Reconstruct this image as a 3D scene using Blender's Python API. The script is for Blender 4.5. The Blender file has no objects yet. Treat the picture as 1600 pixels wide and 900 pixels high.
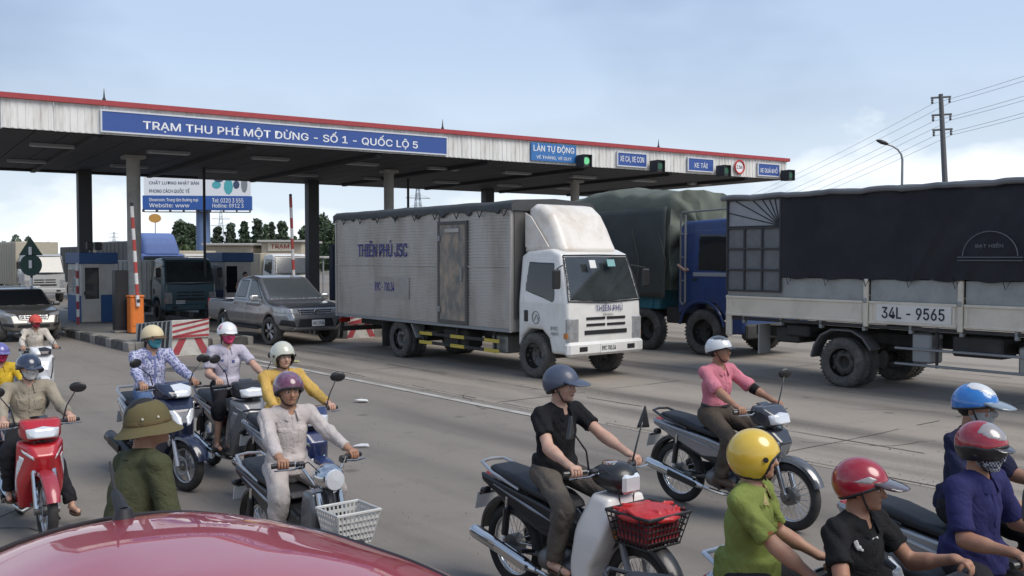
import bpy, bmesh, math, random
import numpy as np
from mathutils import Vector, Matrix, Euler, noise
rad = math.radians
random.seed(11)
rng = np.random.default_rng(5)
SC = bpy.context.scene
COL = SC.collection

# ------------------------------------------------------------------ camera, sky, sun, exposure
F, HY, CH = 1500.0, 402.0, 2.3          # focal length in photo pixels, horizon row, camera height
PITCH = math.atan((450 - HY) / F)
cam_data = bpy.data.cameras.new('camera')
cam_data.lens = 36 * F / 1600
cam_data.sensor_width = 36
cam_data.clip_start = 0.05
cam_data.clip_end = 6000
cam = bpy.data.objects.new('camera', cam_data)
COL.objects.link(cam)
cam.location = (0, 0, CH)
cam.rotation_euler = (math.pi / 2 - PITCH, 0, 0)
SC.camera = cam

SUN_EL, SUN_AZ = rad(50), rad(122)       # azimuth clockwise from +Y
w = bpy.data.worlds.new('World')
SC.world = w
w.use_nodes = True
nt = w.node_tree
nt.nodes.clear()
def wn(t, **kw):
    n = nt.nodes.new(t)
    for k, v in kw.items():
        setattr(n, k, v)
    return n
out = wn('ShaderNodeOutputWorld')
bg = wn('ShaderNodeBackground')
bg.inputs['Strength'].default_value = 0.112
sky = wn('ShaderNodeTexSky', sky_type='NISHITA', sun_disc=False, sun_elevation=SUN_EL, sun_rotation=SUN_AZ,
         air_density=1.3, dust_density=2.2, ozone_density=1.6)
tc = wn('ShaderNodeTexCoord')
mp = wn('ShaderNodeMapping')
mp.inputs['Scale'].default_value = (1.0, 1.0, 2.6)
nt.links.new(tc.outputs['Generated'], mp.inputs['Vector'])
# thin grey overcast veil
n1 = wn('ShaderNodeTexNoise')
n1.inputs['Scale'].default_value = 1.7
n1.inputs['Detail'].default_value = 5
n1.inputs['Roughness'].default_value = 0.5
nt.links.new(mp.outputs['Vector'], n1.inputs['Vector'])
r1 = wn('ShaderNodeValToRGB')
r1.color_ramp.elements[0].position = 0.40
r1.color_ramp.elements[0].color = (1.5, 2.1, 3.3, 1)
r1.color_ramp.elements[1].position = 0.64
r1.color_ramp.elements[1].color = (3.5, 4.35, 5.8, 1)
nt.links.new(n1.outputs['Fac'], r1.inputs['Fac'])
mx = wn('ShaderNodeMix', data_type='RGBA')
mx.inputs['Factor'].default_value = 0.8
nt.links.new(sky.outputs['Color'], mx.inputs['A'])
nt.links.new(r1.outputs['Color'], mx.inputs['B'])
# pale band towards the horizon
sep = wn('ShaderNodeSeparateXYZ')
nt.links.new(tc.outputs['Generated'], sep.inputs['Vector'])
hz = wn('ShaderNodeMapRange')
hz.inputs['From Min'].default_value = 0.0
hz.inputs['From Max'].default_value = 0.24
hz.inputs['To Min'].default_value = 0.9
hz.inputs['To Max'].default_value = 0.0
hz.interpolation_type = 'SMOOTHSTEP'
nt.links.new(sep.outputs['Z'], hz.inputs['Value'])
mx2 = wn('ShaderNodeMix', data_type='RGBA')
mx2.inputs['B'].default_value = (5.3, 6.0, 6.6, 1)
nt.links.new(hz.outputs['Result'], mx2.inputs['Factor'])
nt.links.new(mx.outputs['Result'], mx2.inputs['A'])
# heaped white clouds low in the sky
mp2 = wn('ShaderNodeMapping')
mp2.inputs['Scale'].default_value = (1.0, 1.0, 2.0)
mp2.inputs['Location'].default_value = (4.1, -0.8, 0.5)
nt.links.new(tc.outputs['Generated'], mp2.inputs['Vector'])
n2 = wn('ShaderNodeTexNoise')
n2.inputs['Scale'].default_value = 3.2
n2.inputs['Detail'].default_value = 8
n2.inputs['Roughness'].default_value = 0.52
nt.links.new(mp2.outputs['Vector'], n2.inputs['Vector'])
bias = wn('ShaderNodeMapRange')
bias.inputs['From Min'].default_value = 0.04
bias.inputs['From Max'].default_value = 0.24
bias.inputs['To Min'].default_value = 0.09
bias.inputs['To Max'].default_value = -0.25
nt.links.new(sep.outputs['Z'], bias.inputs['Value'])
ad = wn('ShaderNodeMath', operation='ADD')
nt.links.new(n2.outputs['Fac'], ad.inputs[0])
nt.links.new(bias.outputs['Result'], ad.inputs[1])
r2 = wn('ShaderNodeValToRGB')
r2.color_ramp.elements[0].position = 0.53
r2.color_ramp.elements[0].color = (0, 0, 0, 1)
r2.color_ramp.elements[1].position = 0.64
r2.color_ramp.elements[1].color = (1, 1, 1, 1)
nt.links.new(ad.outputs[0], r2.inputs['Fac'])
mx3 = wn('ShaderNodeMix', data_type='RGBA')
mx3.inputs['B'].default_value = (7.2, 7.5, 7.8, 1)
nt.links.new(r2.outputs['Color'], mx3.inputs['Factor'])
nt.links.new(mx2.outputs['Result'], mx3.inputs['A'])
nt.links.new(mx3.outputs['Result'], bg.inputs['Color'])
nt.links.new(bg.outputs['Background'], out.inputs['Surface'])

sun_data = bpy.data.lights.new('sun', 'SUN')
sun_data.energy = 2.0
sun_data.angle = rad(38)
sun_data.color = (1.0, 0.94, 0.86)
sun = bpy.data.objects.new('sun', sun_data)
COL.objects.link(sun)
sdir = Vector((math.sin(SUN_AZ) * math.cos(SUN_EL), math.cos(SUN_AZ) * math.cos(SUN_EL), math.sin(SUN_EL)))
sun.rotation_euler = sdir.to_track_quat('Z', 'Y').to_euler()
sun.location = (20, -20, 40)

vs = SC.view_settings
vs.view_transform = 'Standard'
vs.look = 'None'
vs.gamma = 1
vs.exposure = 0.52

# ------------------------------------------------------------------ placing: photo pixel -> point of the place
DIR = Vector((0.6247, -0.7809, 0))       # the way the traffic drives
LFT = Vector((0.7809, 0.6247, 0))
HEAD = math.atan2(DIR.y, DIR.x)
def ray(px, py):
    v = Vector(((px - 800) / F, (450 - py) / F, -1))
    return Matrix.Rotation(math.pi / 2 - PITCH, 3, 'X') @ v
def at_depth(px, py, Y):
    r = ray(px, py)
    return Vector((0, 0, CH)) + r * (Y / r.y)
def ground(px, py, z=0.0):
    r = ray(px, py)
    return Vector((0, 0, CH)) + r * ((z - CH) / r.z)

# ------------------------------------------------------------------ materials
def lin(c):
    return tuple((x / 12.92 if x <= 0.04045 else ((x + 0.055) / 1.055) ** 2.4) for x in c)
def hx(s):
    return lin(tuple(int(s[i:i + 2], 16) / 255 for i in (0, 2, 4)))
_mats = {}
def mat(name, col, rough=0.5, metal=0.0, var=0.12, vs=6.0, bump=0.0, bs=60.0, coat=0.0, dirt=None, damt=0.0, ds=2.5,
        spec=0.5, emit=None, trans=0.0, aniso=None):
    if name in _mats:
        return _mats[name]
    if isinstance(col, str):
        col = hx(col)
    m = bpy.data.materials.new(name)
    m.use_nodes = True
    n, l = m.node_tree.nodes, m.node_tree.links
    b = n['Principled BSDF']
    b.inputs['Roughness'].default_value = rough
    b.inputs['Metallic'].default_value = metal
    b.inputs['Specular IOR Level'].default_value = spec
    b.inputs['Coat Weight'].default_value = coat
    b.inputs['Coat Roughness'].default_value = 0.06
    if trans:
        b.inputs['Transmission Weight'].default_value = trans
    t = n.new('ShaderNodeTexCoord')
    src = t.outputs['Object']
    if aniso:
        mpn = n.new('ShaderNodeMapping')
        mpn.inputs['Scale'].default_value = aniso
        l.new(src, mpn.inputs['Vector'])
        src = mpn.outputs['Vector']
    z = n.new('ShaderNodeTexNoise')
    z.inputs['Scale'].default_value = vs
    z.inputs['Detail'].default_value = 5
    l.new(src, z.inputs['Vector'])
    mixn = n.new('ShaderNodeMix')
    mixn.data_type = 'RGBA'
    mixn.inputs['A'].default_value = (*[c * (1 - var) for c in col], 1)
    mixn.inputs['B'].default_value = (*[min(1, c * (1 + var)) for c in col], 1)
    l.new(z.outputs['Fac'], mixn.inputs['Factor'])
    colout = mixn.outputs['Result']
    if dirt:
        dz = n.new('ShaderNodeTexNoise')
        dz.inputs['Scale'].default_value = ds
        dz.inputs['Detail'].default_value = 8
        dz.inputs['Roughness'].default_value = 0.65
        l.new(src, dz.inputs['Vector'])
        rp = n.new('ShaderNodeValToRGB')
        rp.color_ramp.elements[0].position = 0.45
        rp.color_ramp.elements[0].color = (0, 0, 0, 1)
        rp.color_ramp.elements[1].position = 0.75
        rp.color_ramp.elements[1].color = (damt, damt, damt, 1)
        l.new(dz.outputs['Fac'], rp.inputs['Fac'])
        dm = n.new('ShaderNodeMix')
        dm.data_type = 'RGBA'
        dm.inputs['B'].default_value = (*(hx(dirt) if isinstance(dirt, str) else dirt), 1)
        l.new(rp.outputs['Color'], dm.inputs['Factor'])
        l.new(colout, dm.inputs['A'])
        colout = dm.outputs['Result']
    l.new(colout, b.inputs['Base Color'])
    if bump:
        bz = n.new('ShaderNodeTexNoise')
        bz.inputs['Scale'].default_value = bs
        bz.inputs['Detail'].default_value = 4
        l.new(src, bz.inputs['Vector'])
        bp = n.new('ShaderNodeBump')
        bp.inputs['Strength'].default_value = bump
        bp.inputs['Distance'].default_value = 0.02
        l.new(bz.outputs['Fac'], bp.inputs['Height'])
        l.new(bp.outputs['Normal'], b.inputs['Normal'])
    if emit:
        b.inputs['Emission Color'].default_value = (*(hx(emit[0]) if isinstance(emit[0], str) else emit[0]), 1)
        b.inputs['Emission Strength'].default_value = emit[1]
    _mats[name] = m
    return m

# ------------------------------------------------------------------ objects
def link(o, parent=None):
    COL.objects.link(o)
    if parent is not None:
        o.parent = parent
    return o
def tag(o, label=None, cat=None, group=None, kind=None):
    for k, v in (('label', label), ('category', cat), ('group', group), ('kind', kind)):
        if v:
            o[k] = v
    return o
def thing(name, label, cat, loc=(0, 0, 0), rotz=0.0, group=None, scale=1.0):
    o = bpy.data.objects.new(name, None)
    o.empty_display_size = 0.1
    link(o)
    o.location = loc
    o.rotation_euler = (0, 0, rotz)
    o.scale = (scale,) * 3
    return tag(o, label, cat, group)
def shade(me, ang):
    if ang is None:
        return
    me.shade_smooth()
    if ang < 180:
        me.set_sharp_from_angle(angle=rad(ang))
def obj_from(me, name, m, parent=None, loc=None, rot=None):
    o = bpy.data.objects.new(name, me)
    link(o, parent)
    ms = m if isinstance(m, (list, tuple)) else [m]
    for i, x in enumerate(ms):
        if len(me.materials) <= i:
            me.materials.append(x)
        if me.materials[i] is not x:
            o.material_slots[i].link = 'OBJECT'
            o.material_slots[i].material = x
    if loc is not None:
        o.location = loc
    if rot is not None:
        o.rotation_euler = rot
    return o
def copy_tree(o, parent=None):
    c = o.copy()
    COL.objects.link(c)
    if parent is not None:
        c.parent = parent
    for ch in list(o.children):
        copy_tree(ch, c)
    return c

class MB:
    """collects shapes and links them as one mesh object"""
    def __init__(s):
        s.v, s.f, s.mi = [], [], []
        s.cur = 0
    def add(s, vs_, fs_):
        b = len(s.v)
        s.v.extend([tuple(x) for x in vs_])
        for f in fs_:
            s.f.append(tuple(i + b for i in f))
            s.mi.append(s.cur)
        return s
    def box(s, c, size, bev=0.0, R=None):
        hx_, hy_, hz_ = size[0] / 2, size[1] / 2, size[2] / 2
        bev = min(bev, hx_ * .95, hy_ * .95, hz_ * .95)
        if bev <= 0:
            vs_ = [(x * hx_, y * hy_, z * hz_) for x in (-1, 1) for y in (-1, 1) for z in (-1, 1)]
            fs_ = [(0, 1, 3, 2), (4, 6, 7, 5), (0, 4, 5, 1), (2, 3, 7, 6), (0, 2, 6, 4), (1, 5, 7, 3)]
        else:
            vs_, idx = [], {}
            for x in (-1, 1):
                for y in (-1, 1):
                    for z in (-1, 1):
                        for a in range(3):
                            p = [x * hx_, y * hy_, z * hz_]
                            for k in range(3):
                                if k != a:
                                    p[k] -= (x, y, z)[k] * bev
                            idx[(x, y, z, a)] = len(vs_)
                            vs_.append(tuple(p))
            fs_ = []
            for a in range(3):
                o1, o2 = [(1, 2), (2, 0), (0, 1)][a]
                for sg in (-1, 1):
                    q = []
                    for (u, v_) in ((-1, -1), (1, -1), (1, 1), (-1, 1)):
                        k = [0, 0, 0]
                        k[a], k[o1], k[o2] = sg, u, v_
                        q.append(idx[(*k, a)])
                    fs_.append(tuple(q if sg > 0 else q[::-1]))
            for a in range(3):
                o1, o2 = [(1, 2), (2, 0), (0, 1)][a]
                for s1 in (-1, 1):
                    for s2 in (-1, 1):
                        def K(t, ax):
                            k = [0, 0, 0]
                            k[a], k[o1], k[o2] = t, s1, s2
                            return idx[(*k, ax)]
                        q = [K(-1, o1), K(1, o1), K(1, o2), K(-1, o2)]
                        fs_.append(tuple(q if s1 * s2 < 0 else q[::-1]))
            for x in (-1, 1):
                for y in (-1, 1):
                    for z in (-1, 1):
                        t = [idx[(x, y, z, a)] for a in range(3)]
                        fs_.append(tuple(t if x * y * z > 0 else t[::-1]))
        c = Vector(c)
        if R is not None:
            vs_ = [tuple(c + R @ Vector(p)) for p in vs_]
        else:
            vs_ = [(p[0] + c.x, p[1] + c.y, p[2] + c.z) for p in vs_]
        return s.add(vs_, fs_)
    def tube(s, path, r, n=8, cap=True, closed=False):
        P = [Vector(p) for p in path]
        rs = r if isinstance(r, (list, tuple)) else [r] * len(P)
        vs_, fs_ = [], []
        up = None
        for i, p in enumerate(P):
            if closed:
                t = (P[(i + 1) % len(P)] - P[i - 1])
            else:
                t = P[min(i + 1, len(P) - 1)] - P[max(i - 1, 0)]
            if t.length < 1e-9:
                t = Vector((0, 0, 1))
            t.normalize()
            if up is None:
                up = Vector((0, 0, 1)) if abs(t.z) < .9 else Vector((1, 0, 0))
            a = up - t * up.dot(t)
            if a.length < 1e-6:
                a = t.orthogonal()
            a.normalize()
            up = a
            b = t.cross(a)
            for k in range(n):
                th = 2 * math.pi * k / n
                vs_.append(tuple(p + (a * math.cos(th) + b * math.sin(th)) * rs[i]))
        m = len(P)
        for i in range(m if closed else m - 1):
            j = (i + 1) % m
            for k in range(n):
                fs_.append((i * n + k, i * n + (k + 1) % n, j * n + (k + 1) % n, j * n + k))
        if cap and not closed:
            fs_.append(tuple(range(n))[::-1])
            fs_.append(tuple(range((m - 1) * n, m * n)))
        return s.add(vs_, fs_)
    def cyl(s, a, b, r, r2=None, n=12):
        return s.tube([a, b], [r, r if r2 is None else r2], n)
    def loft(s, rings, cap=True):
        n = len(rings[0])
        vs_ = [p for r in rings for p in r]
        fs_ = []
        for i in range(len(rings) - 1):
            for k in range(n):
                fs_.append((i * n + k, i * n + (k + 1) % n, (i + 1) * n + (k + 1) % n, (i + 1) * n + k))
        if cap:
            fs_.append(tuple(range(n))[::-1])
            fs_.append(tuple(range((len(rings) - 1) * n, len(rings) * n)))
        return s.add(vs_, fs_)
    def lathe(s, prof, n=24, axis='Z', c=(0, 0, 0), cap=True):
        rings = []
        for (r, h) in prof:
            ring = []
            for k in range(n):
                th = 2 * math.pi * k / n
                u, v_ = r * math.cos(th), r * math.sin(th)
                p = (u, v_, h) if axis == 'Z' else ((u, -h, v_) if axis == 'Y' else (h, u, v_))
                ring.append((p[0] + c[0], p[1] + c[1], p[2] + c[2]))
            rings.append(ring)
        return s.loft(rings, cap)
    def prism(s, poly, f0, f1):
        """poly: list of 2D points; f0/f1 map (u,v) to the two end points"""
        n = len(poly)
        vs_ = [f0(u, v_) for u, v_ in poly] + [f1(u, v_) for u, v_ in poly]
        fs_ = [tuple(range(n))[::-1], tuple(range(n, 2 * n))]
        for k in range(n):
            fs_.append((k, (k + 1) % n, n + (k + 1) % n, n + k))
        return s.add(vs_, fs_)
    def xz(s, poly, y0, y1):
        return s.prism(poly, lambda u, v_: (u, y0, v_), lambda u, v_: (u, y1, v_))
    def quad(s, *ps):
        return s.add(ps, [tuple(range(len(ps)))])
    def mesh(s, name, ang=35, fix=True):
        me = bpy.data.meshes.new(name)
        me.from_pydata(s.v, [], s.f)
        if fix:
            bm = bmesh.new()
            bm.from_mesh(me)
            bmesh.ops.recalc_face_normals(bm, faces=bm.faces)
            bm.to_mesh(me)
            bm.free()
        if max(s.mi, default=0) > 0:
            me.polygons.foreach_set('material_index', s.mi)
        shade(me, ang)
        return me
    def build(s, name, m, parent=None, ang=35, loc=None, rot=None, fix=True):
        return obj_from(s.mesh(name, ang, fix), name, m, parent, loc, rot)

def frame(x, y, z, o):
    """4x4 from axes"""
    return Matrix(((x[0], y[0], z[0], o[0]), (x[1], y[1], z[1], o[1]), (x[2], y[2], z[2], o[2]), (0, 0, 0, 1)))
def _load_font():
    import os
    try:
        return bpy.data.fonts.load(os.path.join(bpy.utils.system_resource('DATAFILES', path='fonts'), 'Inter.woff2'))
    except Exception:
        return None
FONT = _load_font()
def text(name, body, m, parent, F4, width=None, height=None, bold=0.0, depth=0.002, align='CENTER', space=1.0):
    """flat lettering; F4: frame whose x runs along the line, y up, z out"""
    cu = bpy.data.curves.new(name, 'FONT')
    cu.body = body
    if FONT:
        cu.font = FONT
    cu.align_x = align
    cu.align_y = 'CENTER'
    cu.offset = 0
    cu.extrude = 0
    cu.resolution_u = 3
    cu.space_character = space
    to = bpy.data.objects.new(name, cu)
    COL.objects.link(to)
    dg = bpy.context.evaluated_depsgraph_get()
    me = bpy.data.meshes.new_from_object(to.evaluated_get(dg))
    bpy.data.objects.remove(to)
    n = len(me.vertices)
    co = np.empty(n * 3, np.float32)
    me.vertices.foreach_get('co', co)
    co = co.reshape(-1, 3)
    wd = co[:, 0].max() - co[:, 0].min()
    ht = co[:, 1].max() - co[:, 1].min()
    sx = sy = 1.0
    if width:
        sx = sy = width / wd
    if height:
        sy = height / ht
        if not width:
            sx = sy
    co[:, 0] *= sx
    co[:, 1] = (co[:, 1] - (co[:, 1].max() + co[:, 1].min()) / 2) * sy
    R = np.array(F4)
    p = co @ R[:3, :3].T + R[:3, 3]
    if bold:
        # heavier strokes: copies nudged sideways, each a hair in front of the last
        me.calc_loop_triangles()
        tri = np.empty(len(me.loop_triangles) * 3, np.int32)
        me.loop_triangles.foreach_get('vertices', tri)
        tri = tri.reshape(-1, 3)
        hgt = (co[:, 1].max() - co[:, 1].min()) * min(1.2, max(.4, bold / .03)) * .026
        P_, T_ = [], []
        for k, (dx, dy) in enumerate(((0, 0), (-1, 0), (1, 0), (0, .7), (0, -.7), (-.7, .5), (.7, -.5))):
            P_.append(p + R[:3, 0] * dx * hgt + R[:3, 1] * dy * hgt + R[:3, 2] * .0004 * k)
            T_.append(tri + k * n)
        bpy.data.meshes.remove(me)
        me = np_mesh(name, np.concatenate(P_), np.concatenate(T_), None)
    else:
        me.vertices.foreach_set('co', p.astype(np.float32).ravel())
        me.update()
        me.materials.clear()
    o = bpy.data.objects.new(name, me)
    link(o, parent)
    me.materials.append(m)
    return o

# ------------------------------------------------------------------ signed-distance modelling
def V3(a):
    return np.array(a, np.float32)
def cap(a, b, ra, rb=None, flat=None, fs=1.0):
    a, b = V3(a), V3(b)
    rb = ra if rb is None else rb
    ab = b - a
    L = float(ab @ ab) + 1e-9
    fa = V3(Vector(flat).normalized()) if flat is not None else None
    def f(p):
        q = p - a
        if fa is not None:
            q = q + (q @ fa)[..., None] * fa * (1 / fs - 1)
            ab2 = ab + (ab @ fa) * fa * (1 / fs - 1)
            L2 = float(ab2 @ ab2) + 1e-9
        else:
            ab2, L2 = ab, L
        t = np.clip((q @ ab2) / L2, 0, 1)
        return np.linalg.norm(q - t[..., None] * ab2, axis=-1) - (ra + (rb - ra) * t)
    m = max(ra, rb)
    return f, np.minimum(a, b) - m, np.maximum(a, b) + m
def ell(c, r, R=None):
    c, r = V3(c), V3(r)
    Rm = np.array(R, np.float32) if R is not None else None
    def f(p):
        q = p - c
        if Rm is not None:
            q = q @ Rm
        k0 = np.linalg.norm(q / r, axis=-1)
        k1 = np.linalg.norm(q / (r * r), axis=-1) + 1e-9
        return k0 * (k0 - 1) / k1
    m = float(r.max()) if R is not None else r
    return f, c - m, c + m
def rbx(c, half, r=0.0, R=None):
    c, half = V3(c), V3(half)
    Rm = np.array(R, np.float32) if R is not None else None
    def f(p):
        q = p - c
        if Rm is not None:
            q = q @ Rm
        q = np.abs(q) - half + r
        return np.linalg.norm(np.maximum(q, 0), axis=-1) + np.minimum(q.max(-1), 0) - r
    m = float(np.linalg.norm(half)) if R is not None else half
    return f, c - m, c + m
def prof(poly, hw, r=0.01, y0=0.0, hwf=None):
    """side outline (x,z) spread over |y - y0| < hw; hwf(x, z) may vary the half-width"""
    P = np.array(poly, np.float32)
    Q = np.roll(P, -1, 0)
    def f(p):
        x, z = p[..., 0], p[..., 2]
        d = np.full(x.shape, 1e9, np.float32)
        s = np.ones(x.shape, np.float32)
        for (ax, az), (bx, bz) in zip(P, Q):
            ex, ez = bx - ax, bz - az
            wx, wz = x - ax, z - az
            t = np.clip((wx * ex + wz * ez) / (ex * ex + ez * ez + 1e-12), 0, 1)
            d = np.minimum(d, (wx - ex * t) ** 2 + (wz - ez * t) ** 2)
            c1, c2, c3 = z >= az, z < bz, ex * wz > ez * wx
            flip = (c1 & c2 & c3) | (~c1 & ~c2 & ~c3)
            s = np.where(flip, -s, s)
        d2 = s * np.sqrt(d) + r
        h = hw if hwf is None else hwf(x, z)
        dy = np.abs(p[..., 1] - y0) - h + r
        return np.sqrt(np.maximum(d2, 0) ** 2 + np.maximum(dy, 0) ** 2) + np.minimum(np.maximum(d2, dy), 0) - r
    lo = np.array([P[:, 0].min(), y0 - hw, P[:, 1].min()], np.float32)
    hi = np.array([P[:, 0].max(), y0 + hw, P[:, 1].max()], np.float32)
    return f, lo, hi
def xf(prim, R=None, t=(0, 0, 0)):
    """place a primitive (rotation R, then translation)"""
    f, lo, hi = prim
    t = V3(t)
    if R is None:
        return (lambda p: f(p - t)), lo + t, hi + t
    Rm = np.array(R, np.float32)
    cs = np.array([[(lo, hi)[i][0], (lo, hi)[j][1], (lo, hi)[k][2]] for i in (0, 1) for j in (0, 1) for k in (0, 1)]) @ Rm.T
    return (lambda p: f((p - t) @ Rm)), (cs.min(0) + t).astype(np.float32), (cs.max(0) + t).astype(np.float32)

def surface_nets(D, o, h):
    S = D < 0
    c = np.zeros(tuple(n - 1 for n in D.shape), np.int8)
    offs = [(i, j, k) for i in (0, 1) for j in (0, 1) for k in (0, 1)]
    sl = lambda a, d: a[tuple(slice(x, s - 1 + x) for x, s in zip(d, a.shape))]
    for d in offs:
        c += sl(S, d)
    act = (c > 0) & (c < 8)
    I = np.argwhere(act)
    n = len(I)
    idx = np.full(c.shape, -1, np.int64)
    idx[act] = np.arange(n)
    vals = np.stack([D[I[:, 0] + d[0], I[:, 1] + d[1], I[:, 2] + d[2]] for d in offs], 1)
    acc = np.zeros((n, 3))
    cnt = np.zeros(n)
    for a in range(8):
        for b in range(a + 1, 8):
            da, db = np.array(offs[a]), np.array(offs[b])
            if np.abs(da - db).sum() != 1:
                continue
            va, vb = vals[:, a], vals[:, b]
            mk = (va < 0) != (vb < 0)
            t = np.where(mk, va / np.where(mk, va - vb, 1), 0)
            acc += np.where(mk[:, None], da + t[:, None] * (db - da), 0)
            cnt += mk
    pos = o + (I + acc / cnt[:, None]) * h
    quads = []
    for ax in range(3):
        u, v_ = (ax + 1) % 3, (ax + 2) % 3
        d = [0, 0, 0]
        d[ax] = 1
        A = S[tuple(slice(0, s - x) for x, s in zip(d, S.shape))]
        B = S[tuple(slice(x, s) for x, s in zip(d, S.shape))]
        E = np.argwhere(A != B)
        E = E[(E[:, u] > 0) & (E[:, v_] > 0) & (E[:, u] < D.shape[u] - 1) & (E[:, v_] < D.shape[v_] - 1)]
        ins = A[E[:, 0], E[:, 1], E[:, 2]]
        def cell(du, dv):
            q = E.copy()
            q[:, u] -= du
            q[:, v_] -= dv
            return idx[q[:, 0], q[:, 1], q[:, 2]]
        q = np.stack([cell(1, 1), cell(0, 1), cell(0, 0), cell(1, 0)], 1)
        q[~ins] = q[~ins][:, ::-1]
        quads.append(q)
    return pos, np.concatenate(quads)
def np_mesh(name, pos, quads, ang=180):
    me = bpy.data.meshes.new(name)
    nq, k = quads.shape
    me.vertices.add(len(pos))
    me.vertices.foreach_set('co', pos.astype(np.float32).ravel())
    me.loops.add(nq * k)
    me.loops.foreach_set('vertex_index', quads.astype(np.int32).ravel())
    me.polygons.add(nq)
    me.polygons.foreach_set('loop_start', np.arange(0, nq * k, k, dtype=np.int32))
    me.update(calc_edges=True)
    me.validate()
    shade(me, ang)
    return me
def sdf_eval(prims, vox):
    lo = np.min([p[1] for op, k, p in prims if op == 'add'], 0) - 3 * vox
    hi = np.max([p[2] for op, k, p in prims if op == 'add'], 0) + 3 * vox
    shp = np.ceil((hi - lo) / vox).astype(int) + 1
    ax = [lo[i] + vox * np.arange(shp[i], dtype=np.float32) for i in range(3)]
    D = np.full(tuple(shp), 0.5, np.float32)
    for op, k, (f, plo, phi) in prims:
        m = k + 3 * vox
        if op == 'int':
            sl_ = [slice(0, s) for s in shp]
        else:
            i0 = np.clip(np.floor((plo - m - lo) / vox).astype(int), 0, shp)
            i1 = np.clip(np.ceil((phi + m - lo) / vox).astype(int) + 1, 0, shp)
            if (i1 <= i0).any():
                continue
            sl_ = [slice(a, b) for a, b in zip(i0, i1)]
        g = np.stack(np.meshgrid(*[a[s] for a, s in zip(ax, sl_)], indexing='ij'), -1).astype(np.float32)
        d = f(g).astype(np.float32)
        sl_ = tuple(sl_)
        A = D[sl_]
        if op == 'add':
            h = np.maximum(k - np.abs(A - d), 0) / k if k > 0 else 0
            D[sl_] = np.minimum(A, d) - (h * h * k / 4 if k > 0 else 0)
        else:
            e = -d if op == 'sub' else d
            h = np.maximum(k - np.abs(A - e), 0) / k if k > 0 else 0
            D[sl_] = np.maximum(A, e) + (h * h * k / 4 if k > 0 else 0)
    return D, lo
def relax(pos, quads, it):
    e = np.concatenate([quads[:, [0, 1]], quads[:, [1, 2]], quads[:, [2, 3]], quads[:, [3, 0]]])
    e = np.concatenate([e, e[:, ::-1]])
    n = len(pos)
    deg = np.bincount(e[:, 0], minlength=n)[:, None]
    for lam in [0.5, -0.52] * it:
        s = np.stack([np.bincount(e[:, 0], weights=pos[e[:, 1], i], minlength=n) for i in range(3)], 1)
        pos = pos + lam * (s / np.maximum(deg, 1) - pos)
    return pos
def sdf_mesh(name, prims, vox, it=2, post=None, ang=180):
    D, lo = sdf_eval(prims, vox)
    pos, q = surface_nets(D, lo, vox)
    if it:
        pos = relax(pos, q, it)
    if post:
        pos = post(pos)
    return np_mesh(name, pos, q, ang)
def A(p, k=0.0):
    return ('add', k, p)
def S(p, k=0.0):
    return ('sub', k, p)
def I(p, k=0.0):
    return ('int', k, p)
# ================================================================== the setting
BASE = Vector((-12.8, 27.6, 0))
def lane(s, t, z=0.0):
    """s metres along the traffic, t metres across it, from the near kerb of the first island"""
    p = BASE + DIR * s + LFT * t
    return Vector((p.x, p.y, z))

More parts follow.
